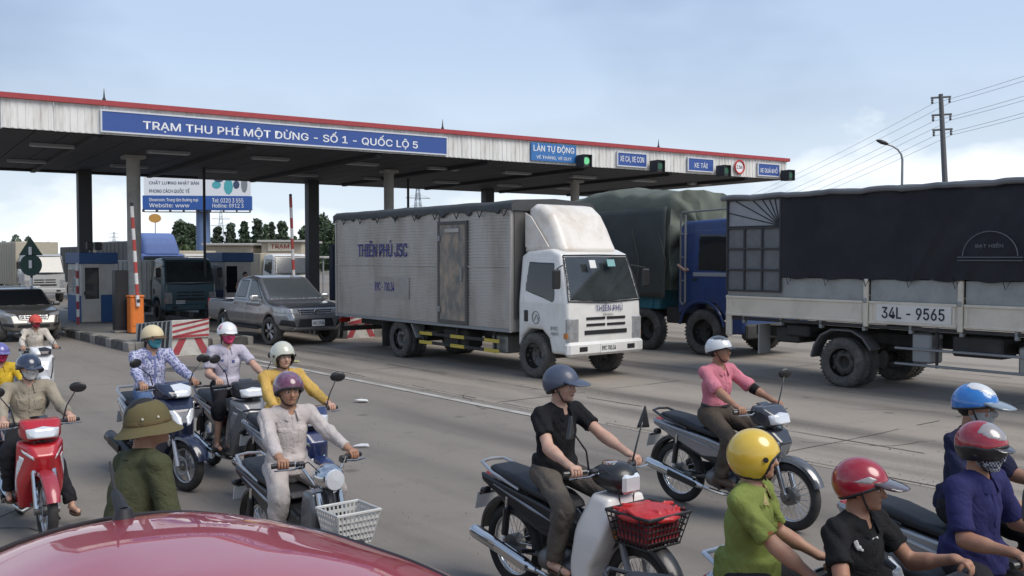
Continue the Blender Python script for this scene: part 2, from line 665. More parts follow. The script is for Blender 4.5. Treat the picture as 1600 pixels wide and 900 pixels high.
def road_mat(name, c1, c2, stain, streak=0.5, tracks=()):
    m = bpy.data.materials.new(name)
    m.use_nodes = True
    n, l = m.node_tree.nodes, m.node_tree.links
    b = n['Principled BSDF']
    t = n.new('ShaderNodeTexCoord')
    def noise_(scale, det, vec=None, rough=.55):
        z = n.new('ShaderNodeTexNoise')
        z.inputs['Scale'].default_value = scale
        z.inputs['Detail'].default_value = det
        z.inputs['Roughness'].default_value = rough
        l.new(vec or t.outputs['Object'], z.inputs['Vector'])
        return z.outputs['Fac']
    def ramp(fac, p0, p1, hi=1.0):
        r = n.new('ShaderNodeValToRGB')
        r.color_ramp.elements[0].position = p0
        r.color_ramp.elements[0].color = (0, 0, 0, 1)
        r.color_ramp.elements[1].position = p1
        r.color_ramp.elements[1].color = (hi, hi, hi, 1)
        l.new(fac, r.inputs['Fac'])
        return r.outputs['Color']
    def mix(fac, a, bb):
        k = n.new('ShaderNodeMix')
        k.data_type = 'RGBA'
        l.new(fac, k.inputs['Factor'])
        for sck, v in (('A', a), ('B', bb)):
            if isinstance(v, tuple):
                k.inputs[sck].default_value = (*v, 1)
            else:
                l.new(v, k.inputs[sck])
        return k.outputs['Result']
    mp_ = n.new('ShaderNodeMapping')
    mp_.vector_type = 'TEXTURE'
    mp_.inputs['Rotation'].default_value = (0, 0, HEAD)
    mp_.inputs['Scale'].default_value = (14, 1.1, 1)
    l.new(t.outputs['Object'], mp_.inputs['Vector'])
    c = mix(noise_(0.35, 6), c1, c2)
    c = mix(ramp(noise_(1.6, 8, rough=.7), .52, .72, .45), c, tuple(x * .72 for x in c1))
    c = mix(ramp(noise_(1.0, 6, mp_.outputs['Vector']), .5, .68, streak), c, stain)
    c = mix(ramp(noise_(5.5, 4), .64, .7, .35), c, tuple(x * .55 for x in c1))
    # grime laid down along the wheel paths, broken up by noise
    sp_ = n.new('ShaderNodeVectorMath')
    sp_.operation = 'DOT_PRODUCT'
    sp_.inputs[1].default_value = LFT
    l.new(t.outputs['Object'], sp_.inputs[0])
    brk = noise_(.9, 7, mp_.outputs['Vector'], .65)
    wob = noise_(.5, 3)
    for (tc_, w_, st) in tracks:
        a0 = n.new('ShaderNodeMath')
        a0.operation = 'MULTIPLY_ADD'
        a0.inputs[1].default_value = .5
        l.new(wob, a0.inputs[0])
        l.new(sp_.outputs['Value'], a0.inputs[2])
        a1 = n.new('ShaderNodeMath')
        a1.operation = 'SUBTRACT'
        a1.inputs[1].default_value = BASE.dot(LFT) + tc_ + .25
        l.new(a0.outputs[0], a1.inputs[0])
        a2 = n.new('ShaderNodeMath')
        a2.operation = 'ABSOLUTE'
        l.new(a1.outputs[0], a2.inputs[0])
        mr = n.new('ShaderNodeMapRange')
        mr.interpolation_type = 'SMOOTHSTEP'
        mr.inputs['From Max'].default_value = w_
        mr.inputs['To Min'].default_value = st
        mr.inputs['To Max'].default_value = 0
        l.new(a2.outputs[0], mr.inputs['Value'])
        mu = n.new('ShaderNodeMath')
        mu.operation = 'MULTIPLY'
        l.new(mr.outputs['Result'], mu.inputs[0])
        l.new(ramp(brk, .38, .62), mu.inputs[1])
        c = mix(mu.outputs[0], c, stain)
    # oil drips
    vo = n.new('ShaderNodeTexVoronoi')
    vo.inputs['Scale'].default_value = .9
    l.new(t.outputs['Object'], vo.inputs['Vector'])
    rr = n.new('ShaderNodeValToRGB')
    rr.color_ramp.elements[0].position = .03
    rr.color_ramp.elements[0].color = (.7, .7, .7, 1)
    rr.color_ramp.elements[1].position = .11
    rr.color_ramp.elements[1].color = (0, 0, 0, 1)
    l.new(vo.outputs['Distance'], rr.inputs['Fac'])
    c = mix(rr.outputs['Color'], c, tuple(x * .7 for x in stain))
    c = mix(ramp(noise_(90, 2), .35, .75, .35), c, tuple(x * 1.5 for x in c2))
    l.new(c, b.inputs['Base Color'])
    b.inputs['Roughness'].default_value = 0.85
    b.inputs['Specular IOR Level'].default_value = 0.3
    bp = n.new('ShaderNodeBump')
    bp.inputs['Strength'].default_value = 0.25
    bp.inputs['Distance'].default_value = 0.01
    l.new(noise_(140, 3), bp.inputs['Height'])
    l.new(bp.outputs['Normal'], b.inputs['Normal'])
    return m
ASPHALT = road_mat('asphalt', (0.168, 0.150, 0.131), (0.245, 0.219, 0.190), (0.080, 0.073, 0.066), .6, [(.3, .7, .6), (-1.5, .6, .6), (-3.6, .8, .7), (-6.2, .9, .7)])
SLAB = road_mat('worn_concrete', (0.235, 0.208, 0.176), (0.335, 0.294, 0.247), (0.075, 0.067, 0.059), .85, [(2.5, .45, .8), (4.1, .8, .95), (6.3, .5, .8), (7.9, .6, .9), (10.3, .5, .8)])
EARTH = mat('dry_earth', (0.17, 0.16, 0.11), .95, var=.35, vs=.05)
m = MB()
R_ = 3500
m.add([(R_ * math.cos(a * math.pi / 24), R_ * math.sin(a * math.pi / 24), -0.012) for a in range(48)], [tuple(range(48))])
tag(m.build('ground', EARTH, ang=None), kind='structure')
m = MB()
m.quad(lane(-160, -45, 0), lane(90, -45, 0), lane(90, 60, 0), lane(-160, 60, 0))
tag(m.build('road', ASPHALT, ang=None), kind='structure')
# the lighter concrete carriageway of the truck lanes
m = MB()
m.quad(lane(5.5, 1.95, .004), lane(80, 1.95, .004), lane(80, 30, .004), lane(5.5, 30, .004))
tag(m.build('concrete_carriageway', SLAB, ang=None), kind='structure')
PAINT = mat('road_paint', (0.43, 0.415, 0.38), .8, var=.2, vs=8, dirt=(0.21, 0.19, 0.165), damt=1.0, ds=2.6)
def strip(mm, s0, t0, s1, t1, wd, z=.009):
    a, b = lane(s0, t0, z), lane(s1, t1, z)
    d = (b - a).normalized()
    n = Vector((-d.y, d.x, 0)) * wd / 2
    mm.quad(a - n, b - n, b + n, a + n)
m = MB()
strip(m, 4.3, 1.62, 19.2, 1.66, .14)
strip(m, 4.6, .75, 12.2, 1.45, .12)
tag(m.build('lane_marking', PAINT, ang=None), kind='structure')
# tar seams and cracks
TAR = mat('tar_seam', (0.075, 0.068, 0.062), .85, var=.4, vs=3)
m = MB()
for t in (2.05, 3.5, 7.4, 11.5):
    s = 6.0
    tt = t
    while s < 60:
        ds = random.uniform(.3, .8)
        t2 = t + (tt - t) * .6 + random.uniform(-.018, .018)
        if random.random() < .88:
            strip(m, s, tt, s + ds, t2, random.uniform(.010, .034), .0085)
        tt = t2
        s += ds
for s in (12.5, 17.6, 22.8, 28, 34):
    t, ss = 2.0, s
    while t < 16:
        dt = random.uniform(.25, .6)
        s2 = s + (ss - s) * .6 + random.uniform(-.02, .02)
        if random.random() < .85:
            strip(m, ss, t, s2, t + dt, random.uniform(.008, .024), .0088)
        ss = s2
        t += dt
def crack(s, t, ang, n, z=.0045, wd=.02):
    for _ in range(n):
        ang += random.uniform(-.6, .6)
        L = random.uniform(.12, .3)
        s2, t2 = s + L * math.cos(ang), t + L * math.sin(ang)
        strip(m, s, t, s2, t2, random.uniform(.25, .8) * wd, z)
        s, t = s2, t2
for (px, py, a, k) in ((250, 600, .3, 9), (180, 780, 2.6, 8), (330, 650, .2, 7), (60, 830, 2.9, 6), (30, 790, .2, 7)):
    g = ground(px, py) - BASE
    crack(g.dot(DIR), g.dot(LFT), a, k, wd=.026)
for (px, py, a, k) in ((980, 640, .1, 10), (760, 640, 3.0, 8), (1330, 640, .15, 10), (1250, 690, .3, 8)):
    g = ground(px, py) - BASE
    crack(g.dot(DIR), g.dot(LFT), a, k, z=.0082)
tag(m.build('road_seams', TAR, ang=None), kind='structure')
# a manhole cover and scraps of litter on the asphalt
g = ground(285, 577)
mh = MB().lathe([(0.0, .0), (.42, .0), (.42, .012), (.36, .016), (0.0, .016)], 28)
for k in range(-3, 4):
    mh.box((0, k * .1, .018), (.6 * math.sqrt(max(.05, 1 - (k * .1 / .36) ** 2)), .03, .008))
tag(mh.build('manhole_cover', mat('cast_iron', (.11, .103, .095), .8), loc=(g.x, g.y, .0)), 'dark round iron manhole cover in the asphalt before the first toll island', 'manhole cover')
for i, (px, py, lb) in enumerate(((565, 629, 'flat white scrap of litter on the asphalt between the lane line and the yellow jacket rider'),
                                  (462, 567, 'crumpled yellowish scrap of litter beside the white lane line'),
                                  (566, 700, 'thin white strip of litter on the asphalt beside the white basket bike'))):
    g = ground(px, py)
    lm = MB()
    n_ = 7
    lm.add([(random.uniform(.7, 1.3) * (.13, .09, .1)[i] * math.cos(a * 2 * math.pi / n_), random.uniform(.5, .9) * (.09, .08, .04)[i] * math.sin(a * 2 * math.pi / n_), .012 + random.uniform(0, .04)) for a in range(n_)]
           + [(0, 0, .03)], [(a, (a + 1) % n_, n_) for a in range(n_)])
    tag(lm.build('litter', mat('litter%d' % i, ((.7, .7, .68), (.5, .47, .2), (.6, .6, .62))[i], .6), loc=(g.x, g.y, 0)), lb, 'litter')

# ---- shared paints
WHITE = mat('white_sheet', (.76, .75, .72), .5, var=.06, dirt=(.40, .37, .33), damt=.75, ds=2.2, aniso=(2.5, 2.5, .35))
RED = mat('red_trim', (.36, .045, .05), .5, var=.2)
BLUE = mat('sign_blue', (.035, .085, .30), .45, var=.08)
LETTER = mat('white_letter', (.78, .79, .8), .5, var=.03)
DARKSTEEL = mat('dark_steel', (.035, .036, .04), .6)
GREYSTEEL = mat('grey_steel', (.25, .26, .27), .45, metal=.3)
BLACK = mat('black_plastic', (.018, .018, .02), .5)
RUBBER = mat('rubber', (.085, .081, .077), .95, var=.3, vs=20, dirt=(.19, .175, .155), damt=.8, ds=5, spec=.2)
CONC = mat('concrete', (.30, .285, .26), .85, var=.15, bump=.2, dirt=(.13, .12, .105), damt=.7, ds=2)
CHROME = mat('chrome', (.62, .62, .62), .14, metal=1.0, var=.05)

# ---- toll canopy
E_ = Vector((.832, .555, 0)).normalized()
N_ = Vector((-E_.y, E_.x, 0))
O_ = Vector((-12.4, 23.4, 0))
ZS, FH, LEN, DEP = 5.45, .76, 28.3, 12.2
CROT = math.atan2(E_.y, E_.x)
can = thing('toll_canopy', 'long flat toll station roof with white fascia, red edge strip and round columns', 'toll canopy', O_, CROT)
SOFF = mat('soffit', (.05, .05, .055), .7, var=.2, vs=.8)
mm = MB()
mm.box((LEN / 2, DEP / 2 + .1, ZS + .35), (LEN - .1, DEP - .2, .6))
mm.build('roof_deck', mat('roof_sheet', (.3, .3, .3), .6), can)
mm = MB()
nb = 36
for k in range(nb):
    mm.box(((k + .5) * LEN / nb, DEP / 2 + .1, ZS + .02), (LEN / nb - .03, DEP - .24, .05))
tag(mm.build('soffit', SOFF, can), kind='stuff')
mm = MB()
mm.box((LEN / 2, -.02, ZS + FH + .03), (LEN + .2, .16, .13))
mm.box((-.05, DEP / 2, ZS + FH + .03), (.16, DEP, .13))
mm.box((LEN + .05, DEP / 2, ZS + FH + .03), (.16, DEP, .13))
mm.build('red_edge_strip', RED, can)
# fascia of upright ribbed sheets, one part each
npan = 24
pw = LEN / npan
fm = MB()
fm.box((0, .02, FH / 2), (pw - .012, .03, FH))
for k in range(7):
    fm.box(((k + .5) * pw / 7 - pw / 2, -.0, FH / 2), (pw / 7 * .5, .012, FH - .03))
fme = fm.mesh('fascia_panel', None)
for k in range(npan):
    obj_from(fme, 'fascia_panel', WHITE, can, ((k + .5) * pw, random.uniform(-.006, .004), ZS + random.uniform(-.006, .006)), (random.uniform(-.006, .006), 0, random.uniform(-.005, .005)))
for k in range(10):
    obj_from(fme, 'fascia_panel', WHITE, can, (0, (k + .5) * DEP / 10 + .06, ZS), (0, 0, -math.pi / 2))
    obj_from(fme, 'fascia_panel', WHITE, can, (LEN, (k + .5) * DEP / 10 + .06, ZS), (0, 0, math.pi / 2))
for k in range(9):
    for dep in (3.0, 8.2):
        lm_ = MB().box((1.6 + k * 3.1, dep, ZS - .05), (1.2, .26, .09), .01).build('soffit_lamp', mat('lamp_case', (.30, .31, .32), .5), can)
        MB().box((1.6 + k * 3.1, dep, ZS - .098), (1.1, .18, .012)).build('diffuser', mat('lamp_diffuser', (.55, .56, .56), .5), lm_)
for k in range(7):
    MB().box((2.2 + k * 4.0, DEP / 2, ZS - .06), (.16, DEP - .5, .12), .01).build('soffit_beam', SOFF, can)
mm = MB()
mm.box((LEN / 2, DEP + .05, ZS + FH / 2 - .06), (LEN, .08, FH))
mm.build('rear_fascia', mat('grey_sheet', (.3, .31, .33), .6), can)
mm = MB()
mm.tube([(-6, DEP - .4, ZS - .05), (8, DEP - .4, ZS - .02)], .06, 8)
mm.build('gutter_pipe', DARKSTEEL, can)
def can_s(px, off):
    """place along the canopy where column with the photo column px stands at depth off behind the fascia"""
    r = ray(px, 402)
    k = r.x / r.y
    p0 = O_ + N_ * off
    # (p0.x + s E.x) = k (p0.y + s E.y)
    return (k * p0.y - p0.x) / (E_.x - k * E_.y)
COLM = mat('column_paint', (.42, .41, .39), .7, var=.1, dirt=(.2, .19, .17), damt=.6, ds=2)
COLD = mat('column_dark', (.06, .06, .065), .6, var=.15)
def column(px, off, r, m_, z0=.2):
    c = MB().lathe([(r, 0), (r, ZS - z0 + .02)], 18)
    o = c.build('column', m_, can, loc=(can_s(px, off), off, z0))
    MB().lathe([(r + .07, 0), (r + .07, .32), (r + .02, .36)], 18).build('column_base', CONC, o)
    MB().box((0, 0, ZS - z0 - .05), (r * 3, r * 3, .1)).build('column_head', m_, o)
    return o
for px in (210, 608, 898):
    column(px, 5.1, .205 if px < 300 else .18, COLM)
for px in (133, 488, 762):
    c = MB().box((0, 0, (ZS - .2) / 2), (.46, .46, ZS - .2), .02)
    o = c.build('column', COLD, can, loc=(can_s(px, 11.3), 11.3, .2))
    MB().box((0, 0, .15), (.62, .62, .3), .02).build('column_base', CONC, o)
for i, px in enumerate((166, 692, 1028)):
    mm = MB()
    mm.tube([(0, 0, 0), (0, 0, .16)], [.06, .045], 8)
    mm.tube([(0, 0, .16), (0, 0, .42)], [.028, .004], 6)
    s = can_s(px, .3)
    tag(mm.build('lightning_rod', DARKSTEEL, loc=O_ + E_ * s + N_ * .3 + Vector((0, 0, ZS + FH + .04))),
        ('pointed lightning rod above the left end of the long blue sign',
         'pointed lightning rod above the right end of the long blue sign',
         'pointed lightning rod near the right end of the canopy roof')[i], 'lightning rod', 'lightning rods on the canopy')
# signs on the fascia
def fascia_sign(px0, px1, zc, h, label, lines, m_=BLUE, name='lane_sign', group=None, frame_=True):
    s0, s1 = can_s(px0, -.05), can_s(px1, -.05)
    wd = s1 - s0
    loc = O_ + E_ * ((s0 + s1) / 2) + N_ * -.06 + Vector((0, 0, ZS + zc))
    t = thing(name, label, 'sign', loc, CROT, group)
    MB().box((0, 0, 0), (wd, .05, h), .004).build('sign_panel', m_, t)
    if frame_:
        f = MB()
        for sx in (-1, 1):
            f.box((sx * (wd / 2 + .02), -.005, 0), (.04, .07, h + .08))
            f.box((0, -.005, sx * (h / 2 + .02)), (wd - .001, .068, .04))
        f.build('sign_frame', mat('sign_rim', (.6, .62, .66), .5), t)
    for (txt, zo, w_, h_, b) in lines:
        text('lettering', txt, LETTER, t, frame((1, 0, 0), (0, 0, 1), (0, -1, 0), (0, -.029, zo)), w_ * wd, h_, bold=b)
    return t
fascia_sign(162, 697, .33, .5, 'very long blue sign with white capitals TRẠM THU PHÍ along the canopy fascia',
            [('TRẠM THU PHÍ MỘT DỪNG - SỐ 1 - QUỐC LỘ 5', -.01, .80, .36, .02)], name='station_sign')
G_ = 'blue lane signs on the canopy fascia'
fascia_sign(829, 899, .37, .6, 'bright blue lane sign with two lines of white capitals LÀN TỰ ĐỘNG', [('LÀN TỰ ĐỘNG', .12, .9, .30, .02), ('VÉ THÁNG, VÉ QUÝ', -.17, .78, .15, .01)],
            mat('bright_blue', (.04, .16, .42), .4), group=G_, frame_=False)
fascia_sign(964, 1008, .33, .44, 'blue lane sign lettered XE CA, XE CON right of the bright blue sign', [('XE CA, XE CON', 0, .84, .24, .012)], group=G_)
fascia_sign(1074, 1112, .33, .44, 'blue lane sign lettered XE TẢI in short white capitals', [('XE TẢI', 0, .55, .22, .012)], group=G_)
fascia_sign(1183, 1215, .33, .44, 'blue lane sign lettered XE QUÁ KHỔ at the right end of the canopy', [('XE QUÁ KHỔ', 0, .84, .26, .012)], group=G_)
s = can_s(1155, -.1)
t = thing('round_sign', 'round white prohibition sign with red ring on the canopy fascia', 'sign', O_ + E_ * s + N_ * -.08 + Vector((0, 0, ZS + .36)), CROT)
MB().lathe([(0, -.02), (.24, -.02), (.24, .0), (0, .0)], 28, 'Y', cap=False).build('sign_disc', LETTER, t)
r_ = MB()
r_.tube([(.25 * math.cos(a * math.pi / 14), -.01, .25 * math.sin(a * math.pi / 14)) for a in range(28)], .035, 6, closed=True)
r_.build('red_ring', mat('sign_red', (.5, .04, .04), .45), t)
text('lettering', '2.5m', DARKSTEEL, t, frame((1, 0, 0), (0, 0, 1), (0, -1, 0), (0, -.004, 0)), .3, .14, bold=.02)
for i, px in enumerate((908, 1022, 1125, 1225)):
    s = can_s(px, -.2)
    lb = ('just right of the bright blue sign, its lamp lit green', 'just right of the XE CA sign', 'just right of the XE TẢI sign', 'at the right end of the canopy')[i]
    t = thing('lane_signal', 'dark boxed lane signal light ' + lb, 'signal light', O_ + E_ * s + N_ * -.3 + Vector((0, 0, ZS + .13)), CROT, 'lane signals on the fascia')
    MB().box((0, 0, 0), (.36, .36, .42), .02).build('housing', DARKSTEEL, t)
    b = MB()
    b.box((-.17, -.22, .0), (.02, .1, .42)).box((.17, -.22, 0), (.02, .1, .42)).box((0, -.22, .2), (.36, .1, .02))
    b.build('hood', DARKSTEEL, t)
    MB().lathe([(0, .178), (.13, .178), (.12, .195), (0, .2)], 20, 'Y', cap=False).build('lens', mat('green_lens_lit', (.1, .4, .18), .4, emit=((.15, .55, .25), .45)) if i == 0 else mat('green_lens', (.03, .12, .07), .3), t)
    MB().box((0, .22, .1), (.06, .14, .06)).build('bracket', DARKSTEEL, t)

# ---- traffic islands with kerb stones
KERB_A = mat('kerb_dark', (.06, .058, .055), .8, var=.3, dirt=(.16, .15, .13), damt=.6)
KERB_B = mat('kerb_pale', (.27, .255, .23), .8, var=.2, dirt=(.12, .11, .1), damt=.7)
kst = MB().box((0, 0, 0), (.46, .16, .24), .015).mesh('kerb_stone', 40)
PAVE = mat('island_paving', (.25, .235, .21), .9, var=.2, vs=2, dirt=(.13, .12, .11), damt=.6)
def island(s0, s1, t0, t1, both=True):
    t = thing('traffic_island', None, None, lane(0, 0), HEAD)
    t['kind'] = 'structure'
    MB().box(((s0 + s1) / 2, (t0 + t1) / 2, .09), (s1 - s0 - .3, t1 - t0 - .3, .2)).build('island_paving', PAVE, t)
    n = int((s1 - s0) / .48)
    for k in range(n):
        for side, tt in ((0, t0 + .08), (1, t1 - .08)):
            if side and k % 1:
                continue
            obj_from(kst, 'kerb_stone', KERB_A if k % 3 else KERB_B, t, (s1 - .24 - k * .48, tt, .10))
    for k in range(max(1, int((t1 - t0 - .3) / .48))):
        obj_from(kst, 'kerb_stone', KERB_A if k % 2 else KERB_B, t, (s1 - .08, t0 + .4 + k * .48, .10), (0, 0, math.pi / 2))
island(-14, 5.6, 0, 3.2)
island(-14, 5.2, 6.0, 7.6)
island(-14, 6.4, 10.2, 11.6)

# ---- crash barriers at the island noses
BW = mat('barrier_white', (.52, .5, .46), .7, var=.12, dirt=(.22, .2, .17), damt=.7, ds=4)
BK = mat('barrier_black', (.035, .034, .033), .7, var=.25)
BR = mat('barrier_red', (.34, .04, .055), .6, var=.2, dirt=(.2, .1, .09), damt=.5, ds=5)
def crash_barrier(s, t, label, wd=.86, ln=2.6, h=.84):
    o = thing('crash_barrier', label, 'crash barrier', lane(s, t), HEAD, 'striped crash barriers at the island noses')
    hr = h * .74
    MB().xz([(-ln, 0), (0, 0), (0, h), (-ln, hr)], -wd / 2, wd / 2).build('concrete_block', BW, o)
    # slanting black bars on both long sides
    for sd in (-1, 1):
        y = sd * (wd / 2 + .002)
        n = 8
        for k in range(n):
            x0 = -ln + .04 + k * (ln - .2) / n
            mm = MB()
            z1 = hr + (h - hr) * (x0 + .27 + ln) / ln - .03
            mm.xz([(x0, .02), (x0 + .17, .02), (x0 + .36, z1 + .02), (x0 + .19, z1)], y - .006, y + .006)
            mm.build('black_bar', BK, o)
    # end board: red slants above, red chevron below
    mm = MB().box((.02, 0, h * .74), (.05, wd + .02, h * .5), .006)
    mm.build('end_board', BW, o)
    hb0, hb1 = h * .5, h * .985
    def slant(y0, y1, z0, z1, dz):
        c = MB()
        c.prism([(y0, z0), (y1, z1), (y1, min(z1 + dz, hb1)), (y0, min(z0 + dz, hb1))], lambda u, v_: (.046, u, v_), lambda u, v_: (.052, u, v_))
        return c
    for k in range(4):
        z0 = hb0 + .02 + k * .14 - .12
        slant(wd / 2, -wd / 2, max(hb0, z0 + .12), max(hb0, z0 - .06), .055).build('red_slant', BR, o)
    for sg in (-1, 1):
        c = MB()
        c.prism([(sg * .09, hb0 - .02), (sg * .26, hb0 - .02), (sg * .46, .03), (sg * .27, .03)][:: sg], lambda u, v_: (-.006, u, v_), lambda u, v_: (.007, u, v_))
        c.build('red_slant', BR, o)
    return o
g = ground(330, 553) - BASE
crash_barrier(g.dot(DIR), g.dot(LFT) - .5, 'concrete crash barrier with black bars and red slants at the near toll island nose')
g = ground(588, 527) - BASE
crash_barrier(g.dot(DIR), g.dot(LFT) - .5, 'concrete crash barrier with red and white slants seen under the box truck')

# ---- toll booths
BWALL = mat('booth_wall', (.52, .5, .46), .6, var=.06, dirt=(.3, .27, .23), damt=.5)
BBLUE = mat('booth_blue', (.02, .075, .21), .5, var=.12)
GLASS = mat('dark_glass', (.012, .014, .016), .07, spec=.6, coat=.3)
FRAME = mat('alu_frame', (.45, .46, .47), .4, metal=.6)
def booth(loc, label, wd=1.05, ln=1.6, h=1.9):
    """front at x=0 facing the way the traffic drives; y runs left"""
    o = thing('toll_booth', label, 'toll booth', loc, HEAD, 'toll booths on the islands')
    MB().box((-ln / 2, wd / 2, h / 2), (ln, wd, h), .02).build('wall', BWALL, o)
    MB().box((-ln / 2, wd / 2, h + .17), (ln + .14, wd + .14, .36), .02).build('roof', BBLUE, o)
    # front door with window, blue kick panel to its left
    d = MB().box((.012, .31, .98), (.04, .54, 1.9), .006).build('door', BWALL, o)
    MB().box((.036, .31, 1.27), (.015, .42, 1.0)).build('pane', GLASS, d)
    MB().box((.05, .08, .95), (.03, .03, .12)).build('handle', DARKSTEEL, d)
    MB().box((.012, .84, .45), (.035, .5, .88), .004).build('kick_panel', BBLUE, o)
    for k, x in enumerate((-.5, -1.2)):
        f = MB().box((x, -.012, 1.35), (.6, .035, .8), .004).build('window', FRAME, o)
        MB().box((x, -.03, 1.35), (.5, .01, .7)).build('pane', GLASS, f)
    MB().box((-ln / 2, -.012, .45), (ln - .06, .03, .85), .004).build('side_kick_panel', BBLUE, o)
    return o
b1 = ground(128, 505, .2)
booth(b1, 'white and blue toll booth with a dark door window beside the raised barrier')
b2 = at_depth(350, 500, 36.0)
booth((b2.x, b2.y, .2), 'white toll booth with blue roof half hidden behind the grey pickup', 1.1, 1.7, 1.93)
# things on the first booth's roof
c0 = Vector(b1) - DIR * .5 + LFT * .45
t = thing('roof_lamp_pair', 'pair of dark floodlamps on the roof of the first toll booth', 'floodlamps', (c0.x, c0.y, .2 + 1.9 + .35), HEAD)
for k in (0, 1):
    MB().box((0, k * .26 - .05, .22), (.2, .2, .26), .02).build('lamp_head', DARKSTEEL, t)
    MB().cyl((0, k * .26 - .05, 0), (0, k * .26 - .05, .12), .025).build('stem', GREYSTEEL, t)
# boom barriers
ORANGE = mat('barrier_orange', (.72, .19, .03), .5, var=.1, dirt=(.4, .12, .05), damt=.4)
ARMW = mat('arm_white', (.7, .69, .67), .5)
ARMR = mat('arm_red', (.42, .07, .06), .5)
def boom(loc, label, L, lean, arm_off):
    o = thing('boom_barrier', label, 'boom barrier', loc, HEAD, 'raised boom barriers on the islands')
    c = MB()
    c.box((0, 0, .5), (.36, .36, 1.0), .03)
    c.build('cabinet', ORANGE, o)
    MB().box((0, 0, 1.02), (.4, .4, .06), .02).build('cabinet_lid', ORANGE, o)
    MB().box((.185, 0, .55), (.015, .27, .7), .005).build('cabinet_door', ORANGE, o)
    MB().cyl((-.3, 0, .9), (.3, 0, .9), .05).build('pivot', DARKSTEEL, o)
    n = int(L / .3)
    for k in range(n):
        a = Vector((arm_off, lean[0] * k / n * L, .75 + k * L / n))
        b = Vector((arm_off, lean[0] * (k + 1) / n * L, .75 + (k + 1) * L / n))
        MB().tube([a, b], .05, 8).build('arm_band', ARMR if k % 2 else ARMW, o)
    MB().box(Vector((arm_off, lean[0] * L, .75 + L + .05)), (.08, .08, .1), .02).build('arm_tip', DARKSTEEL, o)
    return o
boom(ground(212, 520, .2), 'orange boom barrier cabinet with raised red and white arm beside the front toll booth', 2.75, (-.05,), .24)
boom(at_depth(466, 494, 29.5) * Vector((1, 1, 0)) + Vector((0, 0, .2)) if False else Vector((at_depth(466, 494, 29.5).x, 29.5, .2)), 'boom barrier with raised red and white arm rising behind the grey pickup', 3.2, (-.035,), -.24)
bp_ = ground(189, 519, .2)
t = thing('black_cabinet', 'tall narrow black cabinet standing left of the orange barrier cabinet', 'cabinet', bp_, HEAD)
MB().box((0, 0, .87), (.34, .36, 1.74), .02).build('cabinet_body', mat('black_paint', (.02, .02, .024), .45), t)
MB().box((.178, 0, .9), (.012, .28, 1.5), .004).build('cabinet_door', BLACK, t)
MB().box((0, 0, .03), (.4, .42, .06), .01).build('plinth', CONC, t)
gp = ground(122, 507, .2)
t = thing('bollard', 'tall red and white banded post beside the toll booth corner', 'post', gp)
for k in range(8):
    MB().cyl((0, 0, k * .24), (0, 0, (k + 1) * .24), .045, n=10).build('band', ARMW if k % 2 else BR, t)
for px, lb, z1 in ((320, 'thin black pole standing under the canopy before the billboard', 36), (638, 'thin black pole standing under the canopy behind the box truck', 37)):
    s = can_s(px, 8)
    p = O_ + E_ * s + N_ * 8
    t = thing('black_pole', lb, 'pole', (p.x, p.y, .0), group='thin poles under the canopy')
    MB().cyl((0, 0, 0), (0, 0, ZS - .03), .05, n=8).build('shaft', DARKSTEEL, t)
    MB().box((0, 0, .03), (.25, .25, .06)).build('foot_plate', DARKSTEEL, t)
# back of two traffic signs at the left
p = at_depth(50, 520, 29)
t = thing('traffic_sign', 'dark green backs of a triangular and a round traffic sign on one banded post', 'traffic sign', (p.x, 29, 0))
SB = mat('sign_back', (.018, .05, .04), .6, var=.2)
k_ = 29 / 1500
zc = CH + (HY - 414) * k_
for k in range(10):
    MB().cyl((0, .03, k * .28), (0, .03, (k + 1) * .28 - .001), .035, n=10).build('post_band', ARMW if k % 2 else BK, t)
c = MB()
tr = [(-.36, CH + (HY - 399) * k_), (.36, CH + (HY - 399) * k_), (0.0, CH + (HY - 374) * k_ + .06)]
c.xz(tr, -.012, .012)
c.build('triangle_plate', SB, t)
c = MB().lathe([(0, -.012), (.33, -.012), (.33, .012), (0, .012)], 32, 'Y', c=(0, .0, zc), cap=False)
c.build('round_plate', SB, t)
for z in (zc + .02, CH + (HY - 392) * k_):
    MB().box((0, -.03, z), (.09, .03, .24), .004).build('bracket', ARMW, t)

# ---- far things: billboard, pylons, poles, office, trees
p = at_depth(318, 402, 115)
k_ = 115 / 1500
bb = thing('billboard', 'tall billboard on a thick blue mast with a white panel above a blue strip', 'billboard', (p.x, 115, 0), rad(6))
MAST = mat('mast_blue', (.12, .18, .32), .5)
MB().lathe([(.85, 0), (.8, CH + 74 * k_ + .5)], 20).build('mast', MAST, bb)
cx = (312 - 318) * k_
z0, z1, z2 = CH + (HY - 329) * k_, CH + (HY - 307) * k_, CH + (HY - 236) * k_
bw = 160 * k_
MB().box((cx, -.6, (z1 + z2) / 2), (bw, .5, z2 - z1 - .02)).build('white_panel', mat('board_white', (.75, .76, .78), .5, var=.04), bb)
MB().box((cx, -.6, (z0 + z1) / 2), (bw + .3, .6, z1 - z0)).build('blue_strip', mat('board_blue', (.03, .1, .34), .5), bb)
ct = MB()
ct.box((cx, -1.1, z0 - .25), (bw, .9, .08))
for k in range(9):
    ct.box((cx - bw / 2 + k * bw / 8, -1.1, z0 - .1), (.06, .9, .3))
ct.build('catwalk', DARKSTEEL, bb)
def btxt(s, x, z, h, m_, wd):
    text('lettering', s, m_, bb, frame((1, 0, 0), (0, 0, 1), (0, -1, 0), (x, -.87 - (.06 if z < z1 else 0), z)), wd, h, bold=.015, align='LEFT')
NAVY = mat('print_navy', (.05, .07, .13), .5)
btxt('CHẤT LƯỢNG NHẬT BẢN', cx - bw / 2 + .6, CH + (HY - 287) * k_, .62, NAVY, 5.7)
